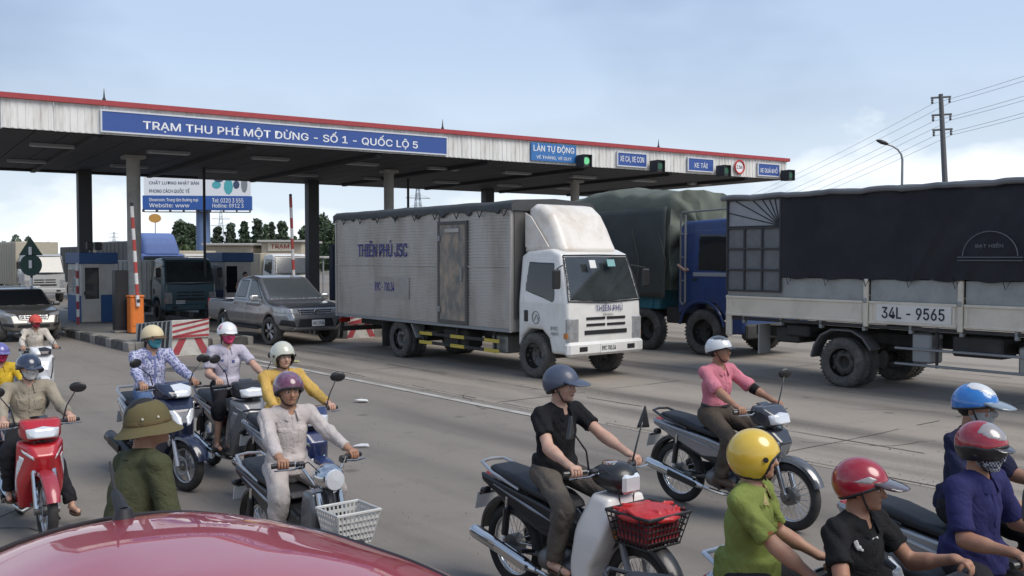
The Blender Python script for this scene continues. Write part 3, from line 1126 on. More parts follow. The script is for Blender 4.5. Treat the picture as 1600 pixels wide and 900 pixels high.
btxt('PHONG CÁCH QUỐC TẾ', cx - bw / 2 + .6, CH + (HY - 299) * k_, .62, NAVY, 4.6)
btxt('Showroom: Trung tâm thương mại', cx - bw / 2 + .6, CH + (HY - 314) * k_, .5, LETTER, 5.6)
btxt('Website: www', cx - bw / 2 + .6, CH + (HY - 322) * k_, .48, LETTER, 4.6)
btxt('Tel: 0320 3 555', cx + 1.7, CH + (HY - 314) * k_, .5, LETTER, 3.6)
btxt('Hotline: 0912 3', cx + 1.7, CH + (HY - 322) * k_, .48, LETTER, 3.6)
TEAL = mat('print_teal', (.08, .38, .42), .5)
for (u0, v0, u1, v1, m_) in ((352, 280, 366, 305, TEAL), (366, 283, 376, 296, NAVY), (334, 284, 348, 296, TEAL), (378, 276, 388, 302, GREYSTEEL), (337, 276, 352, 286, NAVY)):
    q = MB()
    n_ = 9
    q.prism([((u0 + u1) / 2 * k_ + (u1 - u0) / 2 * k_ * (math.cos(a * 2 * math.pi / n_)) - 318 * k_, CH + HY * k_ - (v0 + v1) / 2 * k_ + (v1 - v0) / 2 * k_ * math.sin(a * 2 * math.pi / n_)) for a in range(n_)],
            lambda u, v_: (u, -.86, v_), lambda u, v_: (u, -.87, v_))
    q.build('printed_shape', m_, bb)
p = at_depth(242, 341, 62)
t = thing('oval_sign', 'small oval orange sign on a thin pole behind the boom barrier', 'sign', (p.x, 62, 0))
MB().cyl((0, .05, 0), (0, .05, p.z), .03, n=6).build('pole', GREYSTEEL, t)
q = MB().lathe([(0, -.03), (.4, -.03), (.4, .03), (0, .03)], 24, 'Y', cap=False)
q.v = [(x, y, z * .72 + p.z) for x, y, z in q.v]
q.build('oval_plate', mat('orange_yellow', (.62, .33, .08), .5), t)

def pylon(px, py, Y, label):
    p = at_depth(px, py, Y)
    h = p.z
    t = thing('pylon', label, 'pylon', (p.x, Y, 0), random.uniform(0, .5), 'lattice pylons on the horizon')
    q = MB()
    wb, r = h * .09, h * .0045
    for sx in (-1, 1):
        for sy in (-1, 1):
            q.cyl((sx * wb, sy * wb, 0), (sx * .15, sy * .15, h), r, n=4)
    n = 9
    for k in range(n):
        f0, f1 = k / n, (k + 1) / n
        w0, w1 = wb * (1 - f0) + .15 * f0, wb * (1 - f1) + .15 * f1
        for (a, b) in (((-1, -1), (1, -1)), ((1, -1), (1, 1)), ((1, 1), (-1, 1)), ((-1, 1), (-1, -1))):
            q.cyl((a[0] * w0, a[1] * w0, f0 * h), (b[0] * w1, b[1] * w1, f1 * h), r * .6, n=3)
            q.cyl((b[0] * w0, b[1] * w0, f0 * h), (a[0] * w1, a[1] * w1, f1 * h), r * .6, n=3)
    q.build('lattice', mat('pylon_grey', (.33, .36, .4), .6), t)
    for f, w_ in ((.7, .17), (.82, .15), (.94, .12)):
        q = MB()
        q.cyl((-h * w_, 0, f * h), (h * w_, 0, f * h), r * 1.1, n=4)
        q.cyl((-h * w_, 0, f * h), (0, 0, f * h + h * .045), r * .6, n=3)
        q.cyl((h * w_, 0, f * h), (0, 0, f * h + h * .045), r * .6, n=3)
        q.build('crossarm', mat('pylon_grey', (.33, .36, .4), .6), t)
pylon(75, 377, 420, 'faint grey lattice pylon on the horizon above the banded traffic sign')
pylon(178, 362, 360, 'faint grey lattice pylon on the horizon above the first toll booth')
pylon(345, 326, 260, 'grey lattice pylon standing just right of the billboard mast')
pylon(653, 285, 190, 'grey lattice pylon seen above the box truck roof')

# power pole, street lamp and wires at the right
pp = at_depth(1486, 402, 58)
k_ = 58 / 1500
t = thing('power_pole', 'leaning grey power pole with three crossarms above the dark tarpaulin truck', 'power pole', (pp.x, 58, 0))
lean = Matrix.Rotation(rad(-4.0), 3, 'Y')
top = CH + (HY - 148) * k_
PG = mat('pole_grey', (.12, .12, .125), .7)
sh = Matrix.Rotation(rad(-3.6), 4, 'Y')
def lp(x, y, z):
    return tuple((sh @ Vector((x, y, z))))
MB().tube([lp(0, 0, 0), lp(0, 0, top)], [.22, .13], 10).build('pole_shaft', PG, t)
tips = []
for i, py in enumerate((153, 180, 203)):
    z = CH + (HY - py) * k_
    q = MB()
    q.tube([lp(-.6, 0, z), lp(.6, 0, z)], .06, 6)
    q.build('crossarm', PG, t)
    for sx in (-.52, .52):
        MB().lathe([(.03, 0), (.09, -.1), (.04, -.16), (.09, -.24), (.03, -.34)], 8, c=lp(sx, 0, z - .04)).build('insulator', PG, t)
        v = Vector(lp(sx, 0, z - .36)) + Vector((pp.x, 58, 0))
        tips.append(v)
WIRE = mat('wire', (.26, .27, .29), .6)
for i, v in enumerate(tips):
    far = at_depth(905, 320 + 10 * (i // 2) + 3 * (i % 2), 190) + Vector((0, 0, -6))
    near = v + (v - far).normalized() * 40 + Vector((6, 0, 3))
    q = MB()
    for a, b, sg in ((far, v, 3.0), (v, near, .8)):
        path = []
        for k in range(25):
            f = k / 24
            path.append(a.lerp(b, f) - Vector((0, 0, sg * 4 * f * (1 - f))))
        q.tube(path, .011, 4)
    side = 'left' if i % 2 == 0 else 'right'
    lev = ('top', 'middle', 'lowest')[i // 2]
    tag(q.build('power_cable', WIRE), 'thin power cable strung from the %s end of the %s crossarm of the leaning pole' % (side, lev), 'cable', 'power cables in the sky')
pl = at_depth(1408, 402, 40)
k_ = 40 / 1500
t = thing('street_lamp', 'curved grey street lamp rising behind the dark tarpaulin truck', 'street lamp', (pl.x, 40, 0))
zt = CH + (HY - 250) * k_
path = [(0, 0, 0), (0, 0, zt)] + [(-.62 * math.sin(a) * 1.0 + 0, 0, zt + .48 * (1 - math.cos(a)) if False else zt + .5 * math.sin(a)) for a in ()]
path += [(-.05, 0, zt + .22), (-.2, 0, zt + .42), (-.42, 0, zt + .56), (-.62, 0, zt + .62)]
MB().tube(path, [.07, .05, .042, .04, .038, .035], 8).build('lamp_pole', GREYSTEEL, t)
q = MB()
q.loft([[(-.6 - u * .5, w_ * math.cos(a), zt + .64 + u * .16 + h_ * math.sin(a)) for a in [k * math.pi / 5 for k in range(10)]] for u, w_, h_ in ((0, .05, .04), (.2, .12, .08), (.6, .13, .09), (.9, .08, .05), (1, .02, .02))])
q.build('lamp_head', DARKSTEEL, t)

# low office and gate buildings behind the toll lanes
BEIGE = mat('beige_render', (.46, .40, .31), .8, var=.1, dirt=(.25, .21, .16), damt=.5)
Yb = 74
k_ = Yb / 1500
def X(px):
    return (px - 800) * k_
def Z(py):
    return CH + (HY - py) * k_
t = thing('office_building', 'low beige station office with flat roofs and a red lettered sign', 'building', (X(410), Yb, 0))
MB().box((X(358) - X(410), 3.05, Z(384) / 2), (X(395) - X(322), 6, Z(384)), .05).build('wall', BEIGE, t)
MB().box((X(440) - X(410), 3.4, Z(379) / 2), (X(472) - X(408), 6.6, Z(379)), .05).build('wall', BEIGE, t)
MB().box((X(358) - X(410), 2.9, Z(382)), (X(398) - X(318), 6.8, .18), .03).build('roof', mat('roof_slab', (.4, .38, .35), .8), t)
MB().box((X(440) - X(410), 3.3, Z(377)), (X(476) - X(404), 7.4, .18), .03).build('roof', mat('roof_slab', (.4, .38, .35), .8), t)
sg = MB().box((X(438) - X(410), .03, Z(386)), (X(458) - X(420), .1, .62), .01).build('sign_board', mat('board_cream', (.6, .54, .42), .6), t)
text('red_lettering', 'TRẠM', mat('letter_red', (.35, .03, .03), .5), sg, frame((1, 0, 0), (0, 0, 1), (0, -1, 0), (X(438) - X(410), -.025, Z(386))), 1.4, .42, bold=.04)
for px, w_ in ((352, 1.1), (372, 1.1), (412, .8), (424, 1.0), (440, .9)):
    f = MB().box((X(px) - X(410), .02, Z(412)), (w_, .12, 1.5)).build('window', FRAME, t)
    MB().box((X(px) - X(410), -.05, Z(412)), (w_ - .12, .03, 1.38)).build('pane', GLASS, f)
MB().box((X(430) - X(410), -1.0, Z(399)), (X(470) - X(396), 2.0, .12), .03).build('porch_roof', mat('roof_slab', (.4, .38, .35), .8), t)
for px in (398, 430, 466):
    MB().cyl((X(px) - X(410), -1.7, 0), (X(px) - X(410), -1.7, Z(399)), .08).build('porch_post', BEIGE, t)
Yb2 = 60
k2 = Yb2 / 1500
t = thing('guard_hut', 'small cream guard hut with flat roof behind the grey pickup', 'hut', ((462 - 800) * k2, Yb2, 0))
MB().box((0, .8, .95), (1.5, 1.6, 1.9), .03).build('wall', mat('cream_render', (.68, .6, .44), .8), t)
MB().box((.2, .7, CH + (HY - 402) * k2), (3.4, 2.2, .14), .03).build('roof', mat('roof_slab', (.4, .38, .35), .8), t)
for sx, w_ in ((-.45, .3), (.38, .35)):
    f = MB().box((sx, -.01, 1.2), (w_, .06, .75)).build('window', FRAME, t)
    MB().box((sx, -.05, 1.2), (w_ - .08, .02, .68)).build('pane', GLASS, f)
MB().cyl((1.7, .1, 0), (1.7, .1, CH + (HY - 402) * k2), .05).build('roof_post', GREYSTEEL, t)
t = thing('cream_wall', 'low cream wall end beside the guard hut behind the pickup', 'wall', ((484 - 800) * k2, Yb2 - 4, 0))
MB().box((0, 0, .5), (1.6, .3, 1.0), .03).build('wall_body', mat('cream_render', (.68, .6, .44), .8), t)
MB().box((0, 0, 1.03), (1.7, .4, .08), .02).build('coping', CONC, t)
# long low white sheds at the far left
Yb = 95
k_ = Yb / 1500
for i, (p0, p1, ytop, lb) in enumerate(((-90, 66, 399, 'long dark roofed shed on the horizon at the left edge'), (66, 128, 394, 'white roofed shed on the horizon left of the toll booth'), (170, 300, 398, 'low grey shed on the horizon behind the blue truck'))):
    t = thing('shed', lb, 'shed', (X((p0 + p1) / 2), Yb + i * 4, 0), group='sheds beyond the toll station')
    wd = X(p1) - X(p0)
    MB().box((0, 5, (Z(ytop) - .5) / 2), (wd, 10, Z(ytop) - .5)).build('wall', (mat('shed_grey', (.28, .3, .32), .7), mat('shed_pale', (.5, .5, .5), .7), mat('shed_grey', (.28, .3, .32), .7))[i], t)
    MB().xz([(-wd / 2 - .3, Z(ytop) - .5), (wd / 2 + .3, Z(ytop) - .5), (wd / 2 + .3, Z(ytop) - .2), (0, Z(ytop) + .25), (-wd / 2 - .3, Z(ytop) - .2)], -.4, 10.4).build('roof', (mat('shed_roof_dark', (.07, .08, .09), .6), mat('shed_roof_white', (.7, .7, .7), .5), mat('shed_roof_dark', (.07, .08, .09), .6))[i], t)
    for k in range(4):
        MB().box((wd * (k - 1.5) / 4.5, -.02, 1.4), (1.6, .06, 1.8)).build('shutter', DARKSTEEL, t)

# trees
def leaf_mat(name, c, c2):
    m = mat(name, c, .6, var=.35, vs=.9, dirt=c2, damt=.8, ds=1.6, spec=.3)
    return m
LEAF = [leaf_mat('leaves_a', (.068, .10, .058), (.11, .14, .075)), leaf_mat('leaves_b', (.075, .10, .068), (.11, .13, .08)), leaf_mat('leaves_c', (.085, .12, .05), (.12, .16, .065))]
BARK = mat('bark', (.09, .07, .055), .9)
def tree(px, ptop, Y, wpx, label, kind=0, shape='cone', base=.25, n=2600):
    k = Y / 1500
    h = CH + (HY - ptop) * k
    R = wpx * k / 2 * 1.45
    t = thing('tree', label, 'tree', ((px - 800) * k, Y, 0), random.uniform(0, 6), 'trees behind the toll station')
    tr = MB()
    tr.tube([(0, 0, 0), (.05 * R, 0, h * .35), (-.03 * R, .04 * R, h * .9)], [h * .022, h * .016, h * .004], 7)
    cl = []
    nb_ = 22
    for i in range(nb_):
        f = (i + .5) / nb_
        z = h * (base + (1 - base) * f)
        rr = R * ((1 - f) ** .6 if shape == 'cone' else math.sin(math.pi * (.12 + .86 * f)) ** .7) * random.uniform(.55, 1.1)
        a = i * 2.4 + random.uniform(-.4, .4)
        c = Vector((rr * .62 * math.cos(a), rr * .62 * math.sin(a), z))
        cl.append((c, R * random.uniform(.28, .48)))
        tr.tube([(0, 0, z - .12 * h), c], [h * .006, h * .002], 4)
    tr.build('trunk', BARK, t)
    cs = np.array([c[0] for c in cl])
    cr = np.array([c[1] for c in cl])
    pick = rng.integers(0, nb_, n)
    d = rng.normal(size=(n, 3))
    d /= np.linalg.norm(d, axis=1)[:, None]
    ctr = cs[pick] + d * (cr[pick] * rng.random(n) ** .4)[:, None] * np.array([1, 1, .8])
    sz = h * .036 * rng.uniform(.6, 1.4, n)
    u = rng.normal(size=(n, 3))
    u /= np.linalg.norm(u, axis=1)[:, None]
    v_ = np.cross(u, rng.normal(size=(n, 3)))
    v_ /= np.linalg.norm(v_, axis=1)[:, None]
    P = np.stack([ctr - u * sz[:, None], ctr + v_ * sz[:, None] * .6, ctr + u * sz[:, None], ctr - v_ * sz[:, None] * .6], 1).reshape(-1, 3)
    me = np_mesh('crown', P, np.arange(4 * n).reshape(-1, 4), None)
    obj_from(me, 'crown', LEAF[kind], t)
tl = [(283, 349, 26, 0, 'round', 'bushy dark tree left of the billboard mast'), (300, 352, 24, 0, 'round', 'broad dark tree close behind the billboard mast'),
      (290, 385, 20, 2, 'round', 'low bright green bush tree beside the blue truck roof'),
      (340, 357, 18, 1, 'round', 'loose pale tree just right of the billboard mast'), (361, 352, 22, 1, 'cone', 'second dark conical tree right of the billboard mast'),
      (382, 348, 17, 0, 'cone', 'narrow pointed tree above the second toll booth'), (403, 345, 19, 1, 'round', 'tall tree with a rounded top above the office roof'),
      (416, 352, 12, 0, 'cone', 'thin tree above the middle of the office roof'), (425, 349, 13, 1, 'cone', 'thin pointed tree above the red lettered sign'), (441, 349, 21, 0, 'cone', 'dark conical tree left of the raised barrier arm'),
      (476, 356, 20, 0, 'round', 'dark tree just left of the square canopy column'), (503, 340, 34, 0, 'cone', 'tall dark tree right of the square canopy column'), (519, 352, 34, 0, 'round', 'broad dark tree behind the rear corner of the box truck'),
      (458, 372, 24, 2, 'round', 'low green tree behind the raised barrier arm'), (108, 392, 10, 0, 'round', 'tiny dark tree on the horizon left of the toll booth')]
for (px, pt, wp, kd, shp, lb) in tl:
    tree(px, pt, 130 + (px % 7) * 4 if px != 290 else 100, wp, lb, kd, shp, .12)

# far-off low tree belt behind the sheds and the office
n = 9000
px_ = rng.uniform(-100, 620, n)
Yd = rng.uniform(165, 185, n)
hh = (3.0 + 1.6 * np.sin(px_ * .05) + 1.1 * np.sin(px_ * .017 + 1) + .8 * np.sin(px_ * .31)) * rng.random(n) ** .55
ctr = np.stack([(px_ - 800) / 1500 * Yd, Yd, np.maximum(.2, hh)], 1)
u = rng.normal(size=(n, 3))
u /= np.linalg.norm(u, axis=1)[:, None]
v_ = np.cross(u, rng.normal(size=(n, 3)))
v_ /= np.linalg.norm(v_, axis=1)[:, None]
sz = rng.uniform(.25, .55, n)[:, None]
P_ = np.stack([ctr - u * sz, ctr + v_ * sz * .7, ctr + u * sz, ctr - v_ * sz * .7], 1).reshape(-1, 3)
tag(obj_from(np_mesh('tree_belt', P_, np.arange(4 * n).reshape(-1, 4), None), 'tree_belt', LEAF[1]), kind='stuff')

# grit and small stones scattered on the road
gv, gf = [], []
for k in range(2600):
    s_, t_ = random.uniform(2, 27), random.choice((random.uniform(-7, 2), random.uniform(1.8, 2.3), random.uniform(3.2, 4.3)))
    c = lane(s_, t_)
    r = random.uniform(.004, .016) * (1 if random.random() < .93 else 2)
    a = random.uniform(0, 6)
    b = len(gv)
    for i in range(4):
        gv.append((c.x + r * math.cos(a + i * 1.57) * random.uniform(.6, 1.2), c.y + r * math.sin(a + i * 1.57) * random.uniform(.6, 1.2), .0))
    gv.append((c.x, c.y, .004 + r * .9))
    gf += [(b + i, b + (i + 1) % 4, b + 4) for i in range(4)]
q = MB()
q.add(gv, gf)
tag(q.build('road_grit', mat('grit', (.2, .185, .165), .9, var=.5, vs=2), ang=None), kind='stuff')
# ================================================================== vehicles (x forward, y left, z up in each vehicle's frame)
def patch_mesh(name, base, cut, proud=.008, vox=.016, thick=.03, it=1):
    """a thin skin lying on the surface of the sdf shapes in base, within the prism cut"""
    f, lo, hi = cut
    lo, hi = lo - 2 * vox, hi + 2 * vox
    shp = np.ceil((hi - lo) / vox).astype(int) + 1
    ax = [lo[i] + vox * np.arange(shp[i], dtype=np.float32) for i in range(3)]
    g = np.stack(np.meshgrid(*ax, indexing='ij'), -1).astype(np.float32)
    D = np.full(tuple(shp), .5, np.float32)
    for op, k, (pf, plo, phi) in base:
        d = pf(g).astype(np.float32)
        if op == 'add':
            h = np.maximum(k - np.abs(D - d), 0) / k if k > 0 else 0
            D = np.minimum(D, d) - (h * h * k / 4 if k > 0 else 0)
        else:
            D = np.maximum(D, -d if op == 'sub' else d)
    d = f(g).astype(np.float32)
    E = np.maximum(np.maximum(D - proud, -(D + thick)), d)
    pos, q = surface_nets(E, lo, vox)
    if it:
        pos = relax(pos, q, it)
    return np_mesh(name, pos, q, 50)
def ycut(poly, y0, y1, r=.01):
    return prof(poly, (y1 - y0) / 2, r, (y0 + y1) / 2)
RYX = [[0, 1, 0], [1, 0, 0], [0, 0, 1]]
def xcut(poly, x0, x1, r=.01):
    """prism over a (y,z) outline between x0 and x1"""
    return xf(prof(poly, (x1 - x0) / 2, r), RYX, ((x0 + x1) / 2, 0, 0))
def zcut(poly, z0, z1, r=.01):
    """prism over an (x,y) outline between z0 and z1"""
    return xf(prof(poly, (z1 - z0) / 2, r), [[1, 0, 0], [0, 0, 1], [0, 1, 0]], (0, 0, (z0 + z1) / 2))
def rect(u0, u1, v0, v1):
    return [(u0, v0), (u1, v0), (u1, v1), (u0, v1)]
def mirror_y(poly):
    return [(-a, b) for a, b in poly][::-1]

RIMP = mat('rim_paint', (.16, .155, .15), .6, var=.2, dirt=(.1, .09, .08), damt=.6, ds=6)
RIMD = mat('rim_dark', (.05, .048, .046), .7, var=.3)
ALLOY = mat('alloy', (.42, .42, .43), .3, metal=.8)
_whl = {}
def wheel_meshes(style):
    if style in _whl:
        return _whl[style]
    if style in ('truck_front', 'truck_rear'):
        R, W = .43, .24
        ty = MB().lathe([(.245, -W / 2 + .02), (.30, -W / 2 - .005), (.38, -W / 2), (.415, -W / 2 + .02), (.43, -W / 2 + .05), (.43, -.03), (.42, -.02), (.42, .02), (.43, .03),
                         (.43, W / 2 - .05), (.415, W / 2 - .02), (.38, W / 2), (.30, W / 2 + .005), (.245, W / 2 - .02)], 40, 'Y', cap=False)
        for k in range(40):
            a = 2 * math.pi * k / 40
            for sy in (-1, 1):
                ty.box((.428 * math.cos(a), sy * W * .33, .428 * math.sin(a)), (.012, .06, .03), R=Matrix.Rotation(-a, 3, 'Y'))
        if style == 'truck_front':
            pr = [(.25, -.10), (.235, -.085), (.215, -.05), (.18, -.055), (.15, -.085), (.12, -.10), (.085, -.105), (.075, -.15), (.05, -.165), (0, -.165)]
            lug = -.11
        else:
            pr = [(.25, -.10), (.235, -.09), (.21, .02), (.17, .05), (.12, .05), (.1, .02), (.095, -.06), (.06, -.08), (0, -.08)]
            lug = .045
        ri = MB().lathe(pr, 32, 'Y', cap=False)
        nut = MB()
        for k in range(6):
            a = 2 * math.pi * k / 6
            nut.cyl((.1 * math.cos(a) * 1.12, lug, .112 * math.sin(a)), (.112 * math.cos(a), lug - .035, .112 * math.sin(a)), .014, n=6)
        hol = MB()
        for k in range(6):
            a = 2 * math.pi * (k + .5) / 6
            hol.lathe([(0, lug + .03), (.03, lug + .03), (.03, lug + .022), (0, lug + .022)], 10, 'Y', c=(.185 * math.cos(a), -.012 if style == 'truck_front' else 0, .185 * math.sin(a)), cap=False)
        res = (ty.mesh('wheel', 50), ri.mesh('rim', 40), nut.mesh('wheel_nuts', 30), hol.mesh('vent_holes', 30))
    else:
        R, W = .365, .25
        ty = MB().lathe([(.235, -W / 2 + .02), (.27, -W / 2), (.33, -W / 2 + .005), (.355, -W / 2 + .03), (.365, -W / 2 + .06), (.365, W / 2 - .06), (.355, W / 2 - .03), (.33, W / 2), (.235, W / 2 - .02)], 36, 'Y', cap=False)
        ri = MB().lathe([(.24, -.09), (.228, -.1), (.222, -.03), (.2, .02), (0, .02)], 32, 'Y', cap=False)
        sp = MB()
        for k in range(6):
            a = 2 * math.pi * k / 6
            for da in (-.14, .14):
                sp.tube([(.05 * math.cos(a), -.085, .05 * math.sin(a)), (.225 * math.cos(a + da), -.075, .225 * math.sin(a + da))], [.03, .018], 6)
        sp.lathe([(.07, -.07), (.06, -.105), (0, -.11)], 16, 'Y', cap=False)
        res = (ty.mesh('wheel', 50), ri.mesh('rim', 40), sp.mesh('spokes', 40), None)
    _whl[style] = res
    return res
def wheel(parent, x, y, R, style, side=-1, rim_m=None, steer=0.0):
    """side -1: the outer face looks to the right"""
    ty, ri, a_, b_ = wheel_meshes(style)
    base = .43 if style.startswith('truck') else .365
    o = obj_from(ty, 'wheel', RUBBER, parent, (x, y, R), (0, 0, (0 if side < 0 else math.pi) + steer))
    o.scale = (R / base,) * 3
    rm = rim_m or (RIMP if style != 'car' else RIMD)
    obj_from(ri, 'rim', rm, o)
    obj_from(a_, 'wheel_nuts' if style != 'car' else 'rim_spokes', RIMD if style != 'car' else ALLOY, o)
    if b_:
        obj_from(b_, 'vent_holes', BLACK, o)
    return o
YELLOWP = mat('yellow_reflector', (.55, .42, .06), .5)
PLATE = mat('plate_white', (.7, .7, .68), .5)
LAMP = mat('lamp_glass', (.34, .345, .35), .2, metal=.2, var=.5, vs=12, spec=.6, coat=.4)
AMBER = mat('lamp_amber', (.5, .18, .03), .3, coat=.5)
TAILR = mat('lamp_red', (.35, .02, .02), .3, coat=.5)
UNDER = mat('chassis_black', (.03, .029, .028), .75, var=.3, dirt=(.1, .09, .08), damt=.5)
def plate(parent, F4, w_, h_, txt, ink=None):
    x, y, z, o = [Vector(F4.col[i][:3]) for i in range(4)]
    R = Matrix((x, y, z)).transposed()
    p = MB().box(o, (w_, h_, .012), .003, R=R).build('number_plate', PLATE, parent)
    F5 = F4.copy()
    F5.col[3] = (*(o + z * .0085), 1)
    text('plate_number', txt, ink or BLACK, p, F5, w_ * .86, h_ * .5, bold=.02)
    return p

SCREEN = mat('screen_glass', (.035, .041, .043), .06, var=.6, vs=2.2, spec=.8, coat=.6)
# ------------------------------------------------------------------ small forward-control truck cab
# frame of the cab: x = 0 at its rear wall, front at x = 1.4, y = 0 the middle
CABP = [(0, .55), (0, 2.33), (.16, 2.42), (.85, 2.46), (1.12, 2.36), (1.40, 1.52), (1.43, 1.05), (1.42, .5), (.98, .5), (.9, .78), (.7, .93), (.32, .93), (.12, .78), (.02, .55)]
def cab_hw(x, z):
    return .985 - .10 * np.clip((z - 1.45) / 1.0, 0, 1.2) - .03 * np.clip((x - 1.1) / .3, 0, 1)
CABB = [A(prof(CABP, .985, .07, hwf=cab_hw))]
_cab = {}
def cab_mesh(key, fn):
    if key not in _cab:
        _cab[key] = fn()
    return _cab[key]
def small_cab(root, x0, y0, paint, deflector=True, text_on=None, dirtm=None, lamp=True):
    loc = (x0, y0, 0)
    b = obj_from(cab_mesh('cab', lambda: sdf_mesh('cab', CABB, .028, 1, ang=40)), 'cab', paint, root, loc)
    P = lambda nm, m_, cut, pr=.006, vx=.016, par=None, lc=(0, 0, 0): obj_from(cab_mesh((nm, str(cut[1]), str(cut[2])), lambda: patch_mesh(nm, CABB, cut, pr, vx)), nm, m_, par or b, lc)
    P('windscreen', SCREEN, xcut([(-.90, 1.50), (0, 1.46), (.90, 1.50), (.82, 2.31), (-.82, 2.31)], .95, 1.5, .06))
    WIN = [(.2, 1.66), (1.02, 1.46), (1.08, 1.52), (1.0, 2.2), (.26, 2.22)]
    for sy in (-1, 1):
        d = P('door', paint, ycut([(.14, 1.0), (.36, 1.0), (.72, .98), (.98, .80), (1.13, .62), (1.2, .62), (1.24, 1.5), (1.06, 2.3), (.2, 2.31)], *((-1.1, -.7) if sy < 0 else (.7, 1.1)), r=.03), .004, .02)
        P('door_window', GLASS, ycut(WIN, *((-1.1, -.7) if sy < 0 else (.7, 1.1)), r=.04), .009, .016, d)
        MB().box((.26, sy * .995, 1.18), (.11, .02, .22), .008).build('door_handle', BLACK, d)
        # mirrors on stalks
        mr = MB()
        mr.tube([(1.2, sy * .9, 2.15), (1.34, sy * 1.14, 2.1), (1.34, sy * 1.16, 1.75)], .014, 6)
        mo = mr.build('mirror_arm', BLACK, b)
        MB().box((1.34, sy * 1.17, 1.9), (.07, .2, .36), .03).build('mirror', BLACK, mo)
        MB().box((1.385, sy * .82, .95), (.10, .29, .46), .03).build('headlight', LAMP, b)
        MB().box((1.36, sy * .945, .85), (.12, .05, .12), .015).build('indicator', AMBER, b)
        MB().box((1.475, sy * .62, .60), (.03, .2, .09), .006).build('fog_lamp', BLACK, b)
        MB().box((.55, sy * .95, .62), (.5, .05, .1), .02).build('cab_step', UNDER, b)
        q = MB()
        q.tube([(1.405, sy * .93, 1.49), (1.30, sy * .885, 1.9), (1.135, sy * .83, 2.33)], .012, 5)
        q.build('screen_rubber', BLACK, b)
    MB().tube([(1.135, -.83, 2.335), (1.15, 0, 2.345), (1.135, .83, 2.335)], .012, 5).build('screen_rubber', BLACK, b)
    MB().tube([(1.405, -.93, 1.485), (1.43, 0, 1.455), (1.405, .93, 1.485)], .014, 5).build('screen_rubber', BLACK, b)
    # dashboard things and a sun strip seen through the glass stay with the glass; grille slots under the nameplate
    for k, (z, w_) in enumerate(((1.16, 1.06), (1.04, 1.06), (.90, 1.1))):
        for sx in (-1, 1) if k < 2 else (0,):
            MB().box((1.425, sx * w_ / 4, z), (.04, w_ / 2 - .05 if k < 2 else w_, .05 if k < 2 else .08), .006).build('grille_slot', BLACK, b)
    MB().box((1.40, 0, .60), (.16, 1.98, .26), .05).build('bumper', paint, b)
    for sy in (-1, 1):
        MB().tube([(1.30, sy * .1, 1.50), (1.37, sy * .12, 1.56), (1.28, sy * .62, 1.66)], .012, 5).build('wiper', BLACK, b)
    # seats and steering wheel seen through the glass are left dark; cab floor
    MB().box((.7, 0, .72), (1.3, 1.5, .3)).build('cab_floor', UNDER, b)
    if deflector:
        DP = [(-.02, 2.38), (-.02, 3.26), (.14, 3.34), (.38, 3.31), (.62, 3.14), (.80, 2.86), (.92, 2.62), (1.02, 2.46), (1.0, 2.38)]
        def dhw(x, z):
            return .84 - .13 * np.clip((z - 2.4) / .9, 0, 1) - .12 * np.clip((x - .2) / .8, 0, 1) ** 1.5
        DB = [A(prof(DP, .86, .13, hwf=dhw)), S(rbx((.1, 0, 2.86), (.30, 1.5, .0), 0))]
        d = obj_from(cab_mesh('defl', lambda: sdf_mesh('wind_deflector', DB, .026, 2, ang=50)), 'wind_deflector', dirtm or paint, b)
        for sy in (-1, 1):
            MB().xz([(.03, 2.5), (.72, 2.5), (.5, 2.75), (.2, 3.08), (.03, 3.16)], sy * .80, sy * .822).build('deflector_side', dirtm or paint, d)
    return b
def chassis(root, x0, x1, y=.38, z=.72):
    for sy in (-1, 1):
        MB().box(((x0 + x1) / 2, sy * y, z), (x1 - x0, .09, .2), .01).build('chassis_rail', UNDER, root)

# ------------------------------------------------------------------ the white box truck
WPAINT = mat('truck_white', (.72, .71, .68), .32, var=.04, coat=.35, dirt=(.42, .38, .32), damt=.35, ds=2.2)
DEFW = mat('deflector_white', (.74, .70, .64), .4, var=.06, coat=.2, dirt=(.42, .30, .20), damt=.6, ds=1.8)
ALU = mat('box_sheet', (.43, .41, .385), .42, metal=.4, var=.14, vs=1.2, dirt=(.22, .18, .145), damt=.75, ds=1.1, aniso=(1.6, 1.6, .5))
RUST = mat('rusty_sheet', (.17, .165, .15), .65, var=.35, vs=7, dirt=(.50, .36, .25), damt=1.0, ds=2.6, aniso=(1.4, 1.4, .7))
TARPG = mat('grey_tarp', (.055, .058, .06), .75, var=.25, bump=.3, bs=8)
INKB = mat('ink_violet', (.035, .035, .19), .5)
bt = thing('box_truck', 'white cab box truck with ribbed grey metal body lettered THIÊN PHÚ JSC', 'truck', lane(10.76, 5.45), HEAD)
X0, X1, YH, Z0, Z1 = -2.85, 4.22, 1.05, .84, 3.26
cb = MB().box(((X0 + X1) / 2, 0, (Z0 + Z1) / 2), (X1 - X0, YH * 2 - .03, Z1 - Z0), .01).build('cargo_body', ALU, bt)
def ribbed(xa, xb, z0, z1, y, n):
    q = MB()
    pts = []
    dz = (z1 - z0) / n
    for k in range(n):
        z = z0 + k * dz
        pts += [(z, 0), (z + dz * .55, 0), (z + dz * .62, .014), (z + dz * .93, .014)]
    pts.append((z1, 0))
    sg = -1 if y < 0 else 1
    va = [(xa, y + sg * d, z) for z, d in pts]
    vb = [(xb, y + sg * d, z) for z, d in pts]
    n_ = len(pts)
    q.add(va + vb, [(i, i + 1, n_ + i + 1, n_ + i) for i in range(n_ - 1)])
    return q
